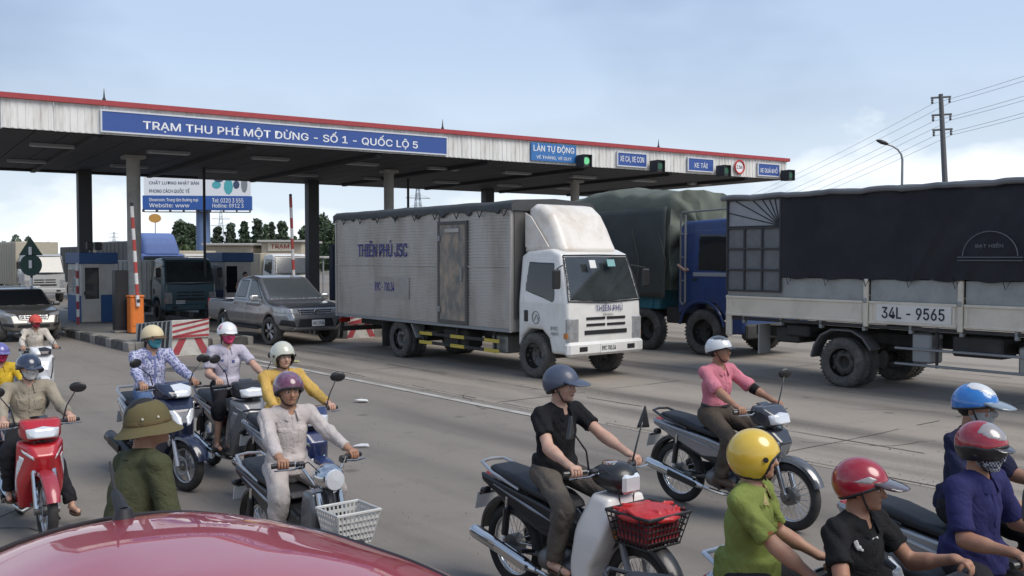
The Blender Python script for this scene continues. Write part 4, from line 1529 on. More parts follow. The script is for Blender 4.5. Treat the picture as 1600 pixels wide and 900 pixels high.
for sy in (-1, 1):
    for (xa, xb) in ((X0 + .05, 1.72), (2.8, X1 - .05)) if sy < 0 else ((X0 + .05, X1 - .05),):
        ribbed(xa, xb, Z0 + .06, 2.1, sy * YH, 20).build('ribbed_panel', ALU, cb, ang=20)
        ribbed(xa, xb, 2.13, Z1 - .04, sy * YH, 17).build('ribbed_panel', ALU, cb, ang=20)
    for z in (Z0 + .02, 2.115, Z1 - .01):
        MB().box(((X0 + X1) / 2, sy * (YH + .008), z), (X1 - X0, .04, .06 if z < 1 or z > 3 else .03), .006).build('body_rail', GREYSTEEL if z < 1 else ALU, cb)
for x in (X0 + .02, X1 - .02):
    MB().box((x, -YH - .006, (Z0 + Z1) / 2), (.05, .05, Z1 - Z0 + .02), .008).build('corner_post', ALU, cb)
dr = MB().box((2.26, -YH - .012, 1.98), (.94, .05, 2.02), .008).build('side_door', RUST, cb)
fr = MB()
for x in (1.76, 2.76):
    fr.box((x, -YH - .02, 1.98), (.07, .06, 2.12), .006)
for z in (.94, 3.02):
    fr.box((2.26, -YH - .022, z), (1.07, .058, .07), .006)
fr.build('door_frame', mat('door_frame_dark', (.10, .095, .09), .6, metal=.3), dr)
MB().box((2.62, -YH - .06, 1.95), (.05, .05, .3), .01).build('door_latch', GREYSTEEL, dr)
for z in (1.2, 2.7):
    MB().box((1.80, -YH - .06, z), (.07, .03, .12), .008).build('hinge', GREYSTEEL, dr)
MB().box((2.26, -YH - .05, 2.86), (.5, .02, .09), .03).build('ventilator', ALU, dr)
SIDE = lambda x, z, y=-YH - .022: frame((1, 0, 0), (0, 0, 1), (0, -1, 0), (x, y, z))
text('side_lettering', 'THIÊN PHÚ JSC', INKB, cb, SIDE(-.62, 2.5), 2.2, .38, bold=.03)
text('side_lettering', '89C - 700.34', INKB, cb, SIDE(-.5, 1.62), .86, .2, bold=.03)
MB().box((-.2, -YH - .017, 1.60), (1.5, .006, .5)).build('pale_patch', mat('patched_sheet', (.335, .32, .30), .5, metal=.3, var=.15, dirt=(.24, .2, .16), damt=.7, ds=2), cb)
# tarpaulin over the roof, hanging a little over the side with rope loops
q = MB()
nx, rows = 60, []
for k in range(nx + 1):
    x = X0 - .06 + (X1 - X0 + .12) * k / nx
    dz = .02 * noise.noise((x * 1.3, 0, 3))
    low = Z1 - .04 + .02 * math.sin(k * .9) - (.0 if k % 8 else .07)
    rows.append([(x, -YH - .05, low), (x, -YH - .055, Z1 + .07), (x, -YH + .05, Z1 + .15 + dz), (x, 0, Z1 + .20 + dz), (x, YH - .05, Z1 + .15 + dz), (x, YH + .055, Z1 + .07), (x, YH + .05, low)])
q.loft(rows, cap=True)
q.build('roof_tarpaulin', TARPG, cb, ang=60)
for k in range(9):
    x = X0 + .5 + k * .8
    MB().tube([(x - .09, -YH - .055, Z1 - .03), (x, -YH - .06, Z1 - .16), (x + .09, -YH - .055, Z1 - .03)], .012, 5).build('tarp_loop', BLACK, cb)
# front wall of the body
MB().box((X1 + .012, 0, (Z0 + Z1) / 2 + .1), (.03, YH * 2 - .1, Z1 - Z0 - .3)).build('body_front_wall', mat('box_front', (.11, .105, .1), .6, metal=.2), cb)
cabo = small_cab(bt, 4.33, 0, WPAINT, True, dirtm=DEFW)
FR = lambda y, z, x: frame((0, 1, 0), (0, 0, 1), (1, 0, 0), (x, y, z))
text('bonnet_lettering', 'THIÊN PHÚ', INKB, cabo, FR(0.08, 1.36, 1.437), .70, .14, bold=.008)
text('maker_lettering', 'ISUZU', BLACK, cabo, FR(0.05, 1.225, 1.44), .26, .04, bold=.01)
text('door_lettering', '89C', GREYSTEEL, cabo, SIDE(1.08, .98, -1.0), .2, .07, bold=.02)
text('door_lettering', 'NQR75', GREYSTEEL, cabo, SIDE(1.1, .88, -1.0), .2, .06, bold=.02)
em = MB().tube([(.55 + .1 * math.cos(a * math.pi / 10), -.998, 1.16 + .12 * math.sin(a * math.pi / 10)) for a in range(20)], .008, 5, closed=True)
em.tube([(.5, -.998, 1.1), (.57, -.998, 1.22), (.62, -.998, 1.12)], .007, 5)
em.build('door_emblem', GREYSTEEL, cabo)
plate(cabo, FR(.02, .60, 1.485), .42, .17, '89C 700.34')
MB().box((1.30, .25, 2.19), (.02, .2, .14), .004, R=Matrix.Rotation(rad(-18), 3, 'Y')).build('windscreen_sticker', mat('sticker_teal', (.2, .40, .40), .5), cabo)
MB().box((1.32, -.25, 2.17), (.02, .16, .16), .004, R=Matrix.Rotation(rad(-18), 3, 'Y')).build('windscreen_sticker', PLATE, cabo)
chassis(bt, -2.7, 5.4)
for (x, sd) in ((0, 'truck_rear'), (4.82, 'truck_front')):
    for sy in (-1, 1):
        wheel(bt, x, sy * (.90 if x > 1 else .88), .43, sd, sy)
        if x < 1:
            wheel(bt, x, sy * .60, .43, sd, sy)
MB().cyl((0, -.8, .43), (0, .8, .43), .09).build('rear_axle', UNDER, bt)
MB().cyl((4.82, -.75, .4), (4.82, .75, .4), .06).build('front_axle', UNDER, bt)
MB().box((-.62, -.85, .5), (.02, .42, .56), .005).build('mud_flap', UNDER, bt)
MB().box((-.62, .85, .5), (.02, .42, .56), .005).build('mud_flap', UNDER, bt)
for sy in (-1, 1):
    for z in (.62, .42):
        MB().box((2.2, sy * .93, z), (2.9, .04, .07), .008).build('side_guard', UNDER, bt)
        for k in range(3):
            MB().box((1.05 + k * 1.2, sy * .952, z), (.5, .015, .075), .004).build('yellow_reflector', YELLOWP, bt)
    for x in (.9, 2.2, 3.5):
        MB().box((x, sy * .9, .62), (.05, .04, .5)).build('guard_post', UNDER, bt)
MB().box((2.0, -.62, .58), (.9, .45, .4), .05).build('fuel_tank', UNDER, bt)
MB().box((3.5, -.6, .55), (.5, .4, .36), .03).build('battery_box', mat('dull_silver', (.28, .28, .27), .5, metal=.5), bt)
MB().cyl((3.1, .2, .5), (3.9, .2, .5), .13).build('silencer', UNDER, bt)
MB().box((.72, -.9, .66), (.03, .3, .36), R=Matrix.Rotation(rad(-35), 3, 'Y')).build('wing_stay', GREYSTEEL, bt)
MB().box((-2.84, 0, .5), (.08, 1.9, .12), .01).build('rear_bumper', UNDER, bt)
for sy in (-1, 1):
    MB().box((-2.88, sy * .8, .72), (.04, .3, .12), .01).build('tail_light', TAILR, bt)

# ------------------------------------------------------------------ the dark tarpaulin truck 34L
BEDW = mat('bed_cream', (.63, .57, .47), .5, var=.05, dirt=(.33, .29, .24), damt=.55, ds=1.6)
TARPD = mat('tarp_navy', (.017, .018, .023), .7, var=.4, vs=1.5, bump=.3, bs=7, spec=.3, dirt=(.034, .035, .04), damt=.6, ds=1.2)
GALV = mat('galvanised', (.30, .31, .305), .5, metal=.35, var=.2, vs=3, dirt=(.18, .18, .175), damt=.6, ds=4)
MESHG = mat('screen_grey', (.125, .13, .138), .6, var=.25, vs=7, dirt=(.2, .2, .2), damt=.5, ds=9)
tt = thing('tarpaulin_truck', 'cream bed truck under a dark navy tarpaulin painted 34L - 9565', 'truck', lane(19.98, 8.95), HEAD)
Y = -1.15
BX0, BX1 = -2.5, 5.6
bed = MB().box(((BX0 + BX1) / 2, 0, 1.22), (BX1 - BX0, 2.26, .12), .01).build('bed_floor', UNDER, tt)
for i, (xa, xb) in enumerate(((BX0, .46), (.56, 2.1), (2.2, 4.1), (4.2, BX1))):
    for sy in (-1, 1):
        p_ = MB().box(((xa + xb) / 2, sy * 1.15, 1.36), (xb - xa, .04, .38), .008)
        p_.box(((xa + xb) / 2, sy * 1.163, 1.53), (xb - xa - .004, .05, .05), .01)
        p_.box(((xa + xb) / 2, sy * 1.163, 1.195), (xb - xa - .004, .05, .05), .01)
        p_.box((xa + .05, sy * 1.163, 1.36), (.04, .05, .28), .006).box((xb - .05, sy * 1.163, 1.36), (.04, .05, .28), .006)
        po = p_.build('drop_side', BEDW, bed)
        g_ = MB().box(((xa + xb) / 2, sy * 1.12, 1.74), (xb - xa - .02, .02, .37), .004).build('galvanised_panel', GALV, bed)
        if sy < 0 and i == 1:
            MB().box((1.36, -1.178, 1.37), (1.3, .012, .3), .003).build('number_board', mat('board_pale', (.64, .61, .57), .5), po)
            text('side_number', '34L - 9565', mat('ink_black', (.02, .022, .04), .5), po, SIDE(1.36, 1.37, -1.187), 1.08, .19, bold=.035)
for x in (.51, 2.15, 4.15):
    for sy in (-1, 1):
        MB().box((x, sy * 1.165, 1.52), (.085, .06, .82), .01).build('stake_post', BEDW, bed)
        MB().box((x, sy * 1.20, 1.56), (.06, .03, .08), .01).build('latch', GALV, bed)
MB().box((BX0 - .03, 0, 1.36), (.05, 2.2, .4), .008).build('tailboard', BEDW, bed)
for sy in (-1, 1):
    MB().box((BX0 + .06, sy * 1.14, 1.02), (.14, .07, .5), .02).build('rear_leg', BEDW, bed)
MB().box(((BX0 + BX1) / 2, -1.12, 1.12), (BX1 - BX0, .06, .06), .01).build('lower_rail', UNDER, bed)
for k in range(10):
    MB().box((BX0 + .4 + k * .85, -1.1, 1.10), (.06, .1, .14), .01).build('floor_bracket', GREYSTEEL, bed)
# framed screen at the rear of the side: nine cells under a fan window
sc_ = MB()
xa, xb = BX0 + .02, -1.25
for x in (xa, (2 * xa + xb) / 3, (xa + 2 * xb) / 3, xb):
    sc_.box((x, -1.16, 2.27 if xa < x < xb else 2.52), (.035, .045, 1.22 if xa < x < xb else 1.76), .006)
for z in (1.66, 2.06, 2.46, 2.86, 3.40):
    sc_.box(((xa + xb) / 2, -1.163, z), (xb - xa + .03, .04, .035), .006)
so = sc_.build('side_screen', mat('screen_frame', (.035, .036, .04), .6), bed)
for i in range(3):
    for j in range(3):
        MB().box((xa + (i + .5) * (xb - xa) / 3, -1.135, 1.86 + .4 * j), ((xb - xa) / 3 - .02, .015, .38)).build('screen_cell', MESHG, so)
MB().box(((xa + xb) / 2, -1.13, 3.13), (xb - xa - .02, .015, .52)).build('fan_window', mat('fan_pane', (.24, .25, .27), .35, var=.3, vs=4), so)
for k in range(8):
    a = math.pi * (.5 + .5 * k / 7)
    L_ = min(1.2 / max(.01, -math.cos(a)), .5 / max(.01, math.sin(a))) * .97
    MB().tube([(xb - .03, -1.145, 2.89), (xb - .03 + L_ * math.cos(a), -1.145, 2.89 + L_ * math.sin(a))], .011, 5).build('fan_rib', DARKSTEEL, so)
# tarpaulin: sides with slanting folds and a shallow roof
def tarp_grid(x0, x1, zl, zh, yh, roof, fold, nx=150, drop=None):
    us = []
    for k in range(13):
        us.append(('s', -1, k / 12))
    for k in range(1, 12):
        us.append(('r', 0, k / 12))
    for k in range(13):
        us.append(('s', 1, 1 - k / 12))
    V, Fc = [], []
    for i in range(nx + 1):
        x = x0 + (x1 - x0) * i / nx
        for (kd, sg, f) in us:
            if kd == 's':
                zlo = zl(x)
                z = zlo + (zh - zlo) * f
                y = sg * (yh + fold(x, z, f))
            else:
                y = -yh + 2 * yh * f
                sag = abs(math.sin(math.pi * (x - x0) / 1.25))
                z = zh + roof * math.sin(math.pi * f) ** .6 - .035 * (1 - sag) * math.sin(math.pi * f) + .012 * noise.noise((x * 3, y * 3, 0))
                z = max(z, zh)
            V.append((x, y, z))
    n = len(us)
    for i in range(nx):
        for k in range(n - 1):
            Fc.append((i * n + k, i * n + k + 1, (i + 1) * n + k + 1, (i + 1) * n + k))
    q = MB()
    q.add(V, Fc)
    q.add([V[k] for k in range(n)], [tuple(range(n))])
    q.add([V[nx * n + k] for k in range(n)], [tuple(range(n))])
    return q
def fold34(x, z, f):
    d = .014 * math.sin(x * 2.1 + 1.2 * z) * (1 - .4 * f)
    for (xc, sl_, a) in ((1.5, .55, .035), (2.35, .6, .03), (.3, .12, .018), (-.6, .03, .016), (3.1, .5, .03), (3.8, .35, .03), (4.7, .3, .02), (1.9, .62, .022), (2.75, .5, .02), (.9, .3, .014)):
        u = x - (xc + sl_ * (z - 2.2))
        d += a * 1.7 * math.exp(-(u / .05) ** 2) * (1 - f) ** .35
    return d + .008 * noise.noise((x * 5, z * 5, 1))
tz = lambda x: (1.92 if x > -1.2 else 3.42) + .015 * math.sin(x * 9)
tarp = tarp_grid(-1.22, BX1, lambda x: 1.92 + .02 * math.sin(x * 9), 3.42, 1.18, .16, fold34)
to = tarp.build('tarpaulin', TARPD, bed, ang=70)
q = tarp_grid(BX0 - .05, -1.2, lambda x: 3.40, 3.42, 1.18, .16, lambda x, z, f: 0, 20)
q.build('tarpaulin_roof', TARPD, bed, ang=70)
MB().box((BX0 + .0, 0, 2.5), (.02, 2.24, 1.85)).build('tarpaulin_back', TARPD, bed)
# overhanging roof edge, its highlight painted in as a paler tarpaulin colour
q = MB()
path = [(BX0 - .08 + k * .15, -1.21 - .01 * math.sin(k * 1.3), 3.45 + .012 * math.sin(k * .9) - .012 * (k % 5 == 0)) for k in range(int((BX1 - BX0 + .1) / .15) + 1)]
q.tube(path, .05, 8)
q.build('lit_roof_edge', mat('tarp_highlight', (.14, .145, .155), .55, var=.3, vs=3), bed)
for k in range(9):
    x = -1.1 + k * .78
    MB().tube([(x, -1.2, 1.98), (x + .05, -1.2, 1.80), (x + .12, -1.19, 1.93)], .008, 5).build('tarp_rope', BLACK, bed)
# faint maker's print on the tarpaulin
FAINT = mat('faint_print', (.12, .125, .14), .6)
q = MB()
xc, zc = 2.62, 2.32
q.tube([(xc + .42 * math.cos(a * math.pi / 14), -1.235, zc + .38 * math.sin(a * math.pi / 14)) for a in range(15)], .008, 5)
q.tube([(xc - .5, -1.24, zc - .02), (xc + .5, -1.24, zc - .02)], .008, 5)
q.tube([(xc - .5, -1.24, zc - .07), (xc + .5, -1.24, zc - .07)], .008, 5)
q.build('tarp_emblem', FAINT, to)
text('tarp_lettering', 'BẠT HIỀN', FAINT, to, SIDE(xc, zc + .16, -1.25), .42, .085, bold=.03)
chassis(tt, BX0 + .2, 7.0, .42, .86)
for sy in (-1, 1):
    wheel(tt, 0, sy * .98, .44, 'truck_rear', sy, mat('dusty_rim', (.07, .066, .06), .75))
    wheel(tt, 0, sy * .68, .44, 'truck_rear', sy)
    # arched mudguard with trailing flap
    pts = [(-.62 + .0, .52), (-.56, .72), (-.42, .92), (-.2, 1.03), (.2, 1.03), (.42, .92), (.58, .72)]
    q = MB()
    rows = [[(x, sy * .80, z), (x, sy * 1.12, z), (x * .96, sy * 1.12, z - .03), (x * .96, sy * .80, z - .03)] for x, z in pts]
    q.loft(rows)
    q.build('mudguard', mat('mudguard_grey', (.1, .098, .095), .7), tt)
    MB().box((-1.75, sy * .95, .74), (.03, .36, .56), .008).build('mud_flap', mat('flap_pale', (.3, .29, .27), .8), tt)
MB().cyl((0, -.9, .44), (0, .9, .44), .1).build('rear_axle', UNDER, tt)
MB().lathe([(0, -.2), (.17, -.17), (.22, 0), (.17, .17), (0, .2)], 16, 'X', c=(0, 0, .44)).build('differential', UNDER, tt)
for (x, y, z, sx, sy, sz, nm, m_) in ((1.45, -.86, .80, .34, .4, .5, 'battery_box', GREYSTEEL), (2.35, -.78, .88, .8, .5, .34, 'tool_box', UNDER), (3.4, -.8, .72, .8, .55, .42, 'fuel_tank', mat('dull_silver', (.28, .28, .27), .5, metal=.5)),
                                      (-1.2, -.7, .86, .5, .6, .3, 'spare_carrier', UNDER), (4.6, -.75, .8, .7, .5, .4, 'air_tank', UNDER), (-.95, -.85, .95, .5, .4, .22, 'tool_box', UNDER)):
    MB().box((x, y, z), (sx, sy, sz), .03).build(nm, m_, tt)
for z in (.78, .52):
    MB().tube([(1.0, -1.08, z), (5.4, -1.08, z)], .022, 6).build('side_guard', GREYSTEEL, tt)
for x in (1.72, 3.9, 5.2):
    MB().box((x, -1.06, .82), (.04, .03, .66)).build('guard_post', UNDER, tt)
small_cab(tt, 5.75, 0, mat('truck_cream', (.58, .55, .48), .4, coat=.2), False)
for sy in (-1, 1):
    wheel(tt, 6.3, sy * .9, .44, 'truck_front', sy)

# ------------------------------------------------------------------ green tarpaulin lorry with the dark blue cab
NAVYP = mat('cab_navy', (.020, .050, .165), .4, var=.2, coat=.2, dirt=(.035, .05, .09), damt=.5)
TARPO = mat('tarp_green', (.115, .130, .102), .7, var=.25, vs=1.2, bump=.35, bs=5, dirt=(.03, .035, .032), damt=.5, ds=.8)
TARPO2 = mat('tarp_green_dark', (.045, .053, .050), .7, var=.3, vs=1.2, bump=.35, bs=5)
gt = thing('tarpaulin_lorry', 'big lorry with dark blue cab and cargo under a creased olive green tarpaulin', 'truck', lane(14.81, 11.45), HEAD)
GP = [(-.75, .95), (-.75, 3.0), (-.62, 3.16), (.6, 3.2), (.98, 3.05), (1.22, 1.9), (1.25, .55), (.72, .55), (.66, .9), (.4, 1.2), (-.3, 1.2), (-.62, .95)]
GB = [A(prof(GP, 1.24, .09, hwf=lambda x, z: 1.24 - .08 * np.clip((z - 1.9) / 1.3, 0, 1)))]
gc = obj_from(sdf_mesh('cab', GB, .035, 1, ang=40), 'cab', NAVYP, gt)
obj_from(patch_mesh('windscreen', GB, xcut([(-1.0, 1.95), (1.0, 1.95), (.95, 2.95), (-.95, 2.95)], .8, 1.4, .05), .006, .025), 'windscreen', GLASS, gc)
for sy in (-1, 1):
    ys = (-1.4, -.9) if sy < 0 else (.9, 1.4)
    d = obj_from(patch_mesh('door', GB, ycut([(-.3, 1.3), (.5, 1.26), (.9, 1.1), (1.1, 1.9), (.92, 2.95), (-.28, 2.95)], *ys, r=.03), .005, .025), 'door', NAVYP, gc)
    obj_from(patch_mesh('door_window', GB, ycut([(-.12, 2.0), (.95, 1.96), (.82, 2.82), (-.12, 2.85)], *ys, r=.04), .01, .02), 'door_window', GLASS, d)
    MB().box((.3, sy * 1.247, 1.9), (1.1, .02, .09), .006).build('door_stripe', mat('stripe_grey', (.28, .29, .31), .5), d)
    MB().box((-.2, sy * 1.255, 1.78), (.16, .03, .05), .01).build('door_handle', BLACK, d)
    # arch lip over the front wheel
    q = MB()
    q.tube([(.0 + .68 * math.cos(a), sy * 1.235, .56 + .72 * math.sin(a)) for a in [rad(k) for k in range(12, 169, 12)]], .035, 6)
    q.build('wheel_arch', NAVYP, gc)
    # tall tubular grab frame behind the door
    q = MB()
    q.tube([(-.56, sy * 1.33, 1.25), (-.56, sy * 1.33, 3.30), (-.52, sy * 1.33, 3.36), (.9, sy * 1.3, 3.40)], .024, 8)
    q.tube([(-.42, sy * 1.33, 1.25), (-.42, sy * 1.33, 3.30)], .024, 8)
    q.tube([(-.56, sy * 1.33, 1.25), (-.49, sy * 1.33, 1.18), (-.42, sy * 1.33, 1.25)], .024, 8)
    for z in (1.75, 2.3, 2.85):
        q.cyl((-.56, sy * 1.33, z), (-.42, sy * 1.33, z), .016)
        q.cyl((-.49, sy * 1.2, z), (-.49, sy * 1.33, z), .014)
    q.build('grab_frame', mat('tube_grey', (.23, .23, .22), .5, metal=.4), gc)
    q = MB()
    q.tube([(-.62, sy * 1.36, 2.12), (-.5, sy * 1.37, 2.05), (-.38, sy * 1.36, 1.98), (-.32, sy * 1.35, 2.02)], .035, 6)
    q.build('tied_rag', mat('rag', (.3, .2, .15), .9), gc)
    MB().box((1.15, sy * .9, .8), (.14, .4, .22), .02).build('headlight', LAMP, gc)
    wheel(gt, 0, sy * 1.06, .54, 'truck_front', sy, RIMD)
    wheel(gt, -1.84, sy * 1.06, .52, 'truck_front', sy, RIMD)
    wheel(gt, -6.2, sy * 1.0, .52, 'truck_rear', sy)
    wheel(gt, -7.5, sy * 1.0, .52, 'truck_rear', sy)
MB().box((1.2, 0, .62), (.18, 2.4, .34), .04).build('bumper', UNDER, gc)
chassis(gt, -8.5, 1.0, .42, .9)
MB().cyl((0, -1, .5), (0, 1, .5), .07).build('front_axle', UNDER, gt)
MB().box((-1.0, -.9, .9), (.5, .35, .4), .03).build('air_tank', UNDER, gt)
MB().box((-1.45, 0, 1.9), (.1, 2.3, 1.6), .03).build('bulkhead', UNDER, gt)
cargo = MB().box((-5.2, 0, 1.34), (7.7, 2.4, .62), .02).build('cargo_bed', mat('bed_teal', (.02, .14, .19), .5, var=.2, dirt=(.05, .09, .1), damt=.6), gt)
for k in range(9):
    MB().box((-1.6 - k * .9, -1.215, 1.34), (.07, .04, .6), .01).build('bed_stake', mat('bed_teal', (.02, .14, .19), .5), cargo)
# lumpy tarp: sides, a front face that leans and creases
def gt_pt(x, u):
    """u 0..1 round the section from the right bottom over the top to the left bottom"""
    xr = (x + 9.1) / 7.85
    H = 3.86 + .12 * math.sin(x * 1.4) + .18 * xr ** 2 + .05 * noise.noise((x * 2, 0, 7))
    yh = 1.22 + .05 * math.sin(x * 2.3)
    zl = 1.5
    if u < .35:
        f = u / .35
        z = zl + (H - .4 - zl) * f
        y = -yh - .05 * math.sin(f * 3.1) - .04 * math.sin(7 * x + 4 * f) * (1 - f) - .03 * noise.noise((x * 3, f * 3, 2))
    elif u < .65:
        f = (u - .35) / .3
        a = math.pi * f
        y = -yh * math.cos(a)
        z = H - .4 + .42 * math.sin(a) ** .45 + .06 * noise.noise((x * 2.5, y * 2.5, 5))
    else:
        f = (1 - u) / .35
        z = zl + (H - .4 - zl) * f
        y = yh + .04 * math.sin(6 * x)
    return (x, y, z)
q = MB()
nu, nx = 60, 90
rows = []
for i in range(nx + 1):
    x = -9.1 + 8.1 * i / nx
    rows.append([gt_pt(x, k / nu) for k in range(nu + 1)])
fr_rows = []
last = rows[-1]
c0 = Vector((-.92, 0, 2.55))
for j in range(1, 9):
    f = j / 8
    r_ = []
    for p in last:
        v = Vector(p).lerp(c0, f)
        r = Vector((0, p[1], p[2] - 2.55))
        ang = math.atan2(r.z, r.y)
        v.x = -1.0 + .10 * math.sin(f * 3.1) + .10 * math.sin(ang * 11 + f * 4 + 1.5 * math.sin(ang * 3)) * (1 - f) ** .7 + .08 * noise.noise((v.y * 3, v.z * 3, 9))
        r_.append(tuple(v))
    fr_rows.append(r_)
q.loft(rows + fr_rows, cap=False)
q.build('tarpaulin', TARPO, cargo, ang=60)
# darker side sheet hanging from the eaves, gathered at the front corner
q = MB()
V, Fc = [], []
nx, nz = 70, 16
for i in range(nx + 1):
    x = -8.9 + 7.88 * i / nx
    for j in range(nz + 1):
        f = j / nz
        z = 1.32 + (3.42 - 1.32) * f + .1 * f * (x + 8.9) / 7.75
        y = -1.33 - .05 * math.sin(f * 3) - .035 * math.sin(x * 5 + 3 * f) * (1.1 - f) - .03 * noise.noise((x * 2.5, z * 2, 4))
        V.append((x, y, z))
for i in range(nx):
    for j in range(nz):
        a = i * (nz + 1) + j
        Fc.append((a, a + 1, a + nz + 2, a + nz + 1))
q.add(V, Fc)
sd = q.build('side_sheet', TARPO2, cargo, ang=60)
so_ = sd.modifiers.new('thick', 'SOLIDIFY')
so_.thickness = .015
for k in range(9):
    x = -8.4 + k * .9
    MB().tube([(x, -1.4, 2.9 + .1 * (k % 2)), (x + .25, -1.42, 2.2), (x + .05, -1.36, 1.2)], .01, 5).build('rope', mat('rope', (.09, .085, .075), .9), cargo)

# ------------------------------------------------------------------ cars: pickup and estate car
def car_shell(spec):
    B_ = [A(prof(spec['lower'], spec['hw'], .10, hwf=spec['lhw'])), A(prof(spec['upper'], spec['hw'], .09, hwf=spec['uhw']), .06)]
    for xw in spec['axles']:
        for sy in (-1, 1):
            B_.append(S(cap((xw, sy * .45, spec['wr'] + .02), (xw, sy * 1.5, spec['wr'] + .02), spec['wr'] + .065), .02))
    if 'bed' in spec:
        B_.append(S(rbx(*spec['bed'], .05), .02))
    return B_
SILV = mat('pickup_paint', (.31, .315, .33), .28, metal=.75, var=.05, coat=.7, dirt=(.16, .15, .14), damt=.3)
pk_ = dict(
    lower=[(-1.12, .52), (-1.16, .95), (-1.1, 1.10), (.75, 1.12), (2.6, 1.16), (3.55, 1.08), (3.88, .98), (3.98, .72), (3.98, .48), (3.8, .38), (.0, .40)],
    upper=[(.66, 1.05), (.78, 1.60), (.95, 1.74), (1.5, 1.80), (2.05, 1.74), (2.95, 1.12), (2.4, 1.0)],
    hw=.92, lhw=lambda x, z: .92 - .03 * np.clip((z - .8) / .3, 0, 1) - .07 * np.clip((.6 - z) / .2, 0, 1) - .24 * np.clip((x - 3.2) / .8, 0, 1) ** 2,
    uhw=lambda x, z: .885 - .17 * np.clip((z - 1.1) / .7, 0, 1.1), axles=(0, 3.08), wr=.365, bed=((-.28, 0, 1.10), (.78, .74, .42)))
KB = car_shell(pk_)
pk = thing('pickup_truck', 'grey double cab pickup coming out of the toll lane', 'pickup', lane(2.96, 4.33), HEAD)
body = obj_from(sdf_mesh('body', KB, .028, 2, ang=45), 'body', SILV, pk)
def PP(nm, m_, cut, B_, par, pr=.006, vx=.016):
    return obj_from(patch_mesh(nm, B_, cut, pr, vx), nm, m_, par)
PP('windscreen', mat('painted_sky_screen', (.065, .075, .08), .08, spec=.8, coat=.6), xcut([(-.76, 1.18), (.76, 1.18), (.64, 1.71), (-.64, 1.71)], 2.0, 2.95, .05), KB, body, vx=.02)  # grey sky reflection put into the windscreen's lighter base colour
PP('rear_window', GLASS, xcut([(-.62, 1.2), (.62, 1.2), (.56, 1.62), (-.56, 1.62)], .6, .95, .05), KB, body)
for sy in (-1, 1):
    ys = (-1.05, -.5) if sy < 0 else (.5, 1.05)
    for (poly, dp, hxx) in (([(.84, 1.2), (1.52, 1.2), (1.56, 1.68), (1.02, 1.67)], [(.72, .50), (1.0, .48), (1.56, .48), (1.6, 1.16), (.8, 1.16)], .95), ([(1.66, 1.2), (2.62, 1.2), (2.02, 1.68), (1.66, 1.69)], [(1.62, .48), (2.55, .48), (2.6, .8), (2.58, 1.16), (1.64, 1.16)], 1.8)):
        d = PP('door', SILV, ycut(dp, *ys, r=.02), KB, body, .006, .02)
        PP('door_window', GLASS, ycut(poly, *ys, r=.04), KB, d, .007)
        MB().box((hxx, sy * .925, 1.03), (.18, .03, .04), .01).build('door_handle', CHROME, d)
    mo = obj_from(sdf_mesh('mirror', [A(rbx((2.46, sy * 1.03, 1.22), (.07, .12, .09), .05)), A(cap((2.46, sy * .88, 1.16), (2.46, sy * 1.0, 1.19), .03), .03)], .018, 1), 'mirror', mat('mirror_chrome', (.6, .6, .6), .2, metal=.8), body)
    PP('headlight', LAMP, xcut([(sy * .42, .83), (sy * .90, .86), (sy * .92, 1.02), (sy * .5, .95)][::sy], 3.3, 4.1, .02), KB, body)
    PP('fog_lamp_surround', BLACK, xcut([(sy * .55, .5), (sy * .86, .55), (sy * .84, .70), (sy * .62, .68)][::sy], 3.4, 4.1, .02), KB, body, .008)
    MB().lathe([(.06, 0), (.05, .03), (0, .035)], 14, 'X', c=(3.82, sy * .72, .61), cap=False).build('fog_lamp', LAMP, body)
    MB().box((-1.15, sy * .82, .92), (.05, .14, .34), .02).build('tail_light', TAILR, body)
    MB().box((1.6, sy * .93, .42), (1.7, .1, .06), .02).build('side_step', BLACK, body)
    MB().box((-.2, sy * .885, 1.12), (1.75, .06, .035), .012).build('bed_rail', BLACK, body)
    for xw in (0, 3.08):
        wheel(pk, xw, sy * .80, .375, 'car', sy, steer=rad(6) if xw > 1 else 0)
PP('grille', BLACK, xcut([(-.44, .82), (.44, .82), (.48, .96), (-.48, .96)], 3.5, 4.1, .02), KB, body)
for z in (.845, .895, .945):
    PP('grille_bar', CHROME, xcut(rect(-.44, .44, z - .014, z + .014), 3.6, 4.1, .005), KB, body, .022, .01)
PP('lower_grille', BLACK, xcut([(-.52, .5), (.52, .5), (.46, .72), (-.46, .72)], 3.5, 4.1, .02), KB, body)
PP('front_skid', mat('skid_silver', (.42, .42, .42), .35, metal=.6), xcut(rect(-.62, .62, .40, .47), 3.5, 4.1, .02), KB, body, .02)
plate(body, FR(.05, .60, 4.005), .36, .16, '14C 115.34')
MB().lathe([(.055, 0), (.045, .02), (0, .024)], 16, 'X', c=(3.965, 0, .9), cap=False).build('badge', CHROME, body)
PP('bonnet_seam', BLACK, xcut(rect(-.72, .72, 1.0, 1.02), 3.3, 3.9, .004), KB, body, .003, .01)
MB().box((1.4, 0, .5), (4.4, 1.3, .2)).build('underbody', UNDER, pk)
MB().box((-1.2, 0, .55), (.14, 1.7, .16), .04).build('rear_bumper', CHROME, body)

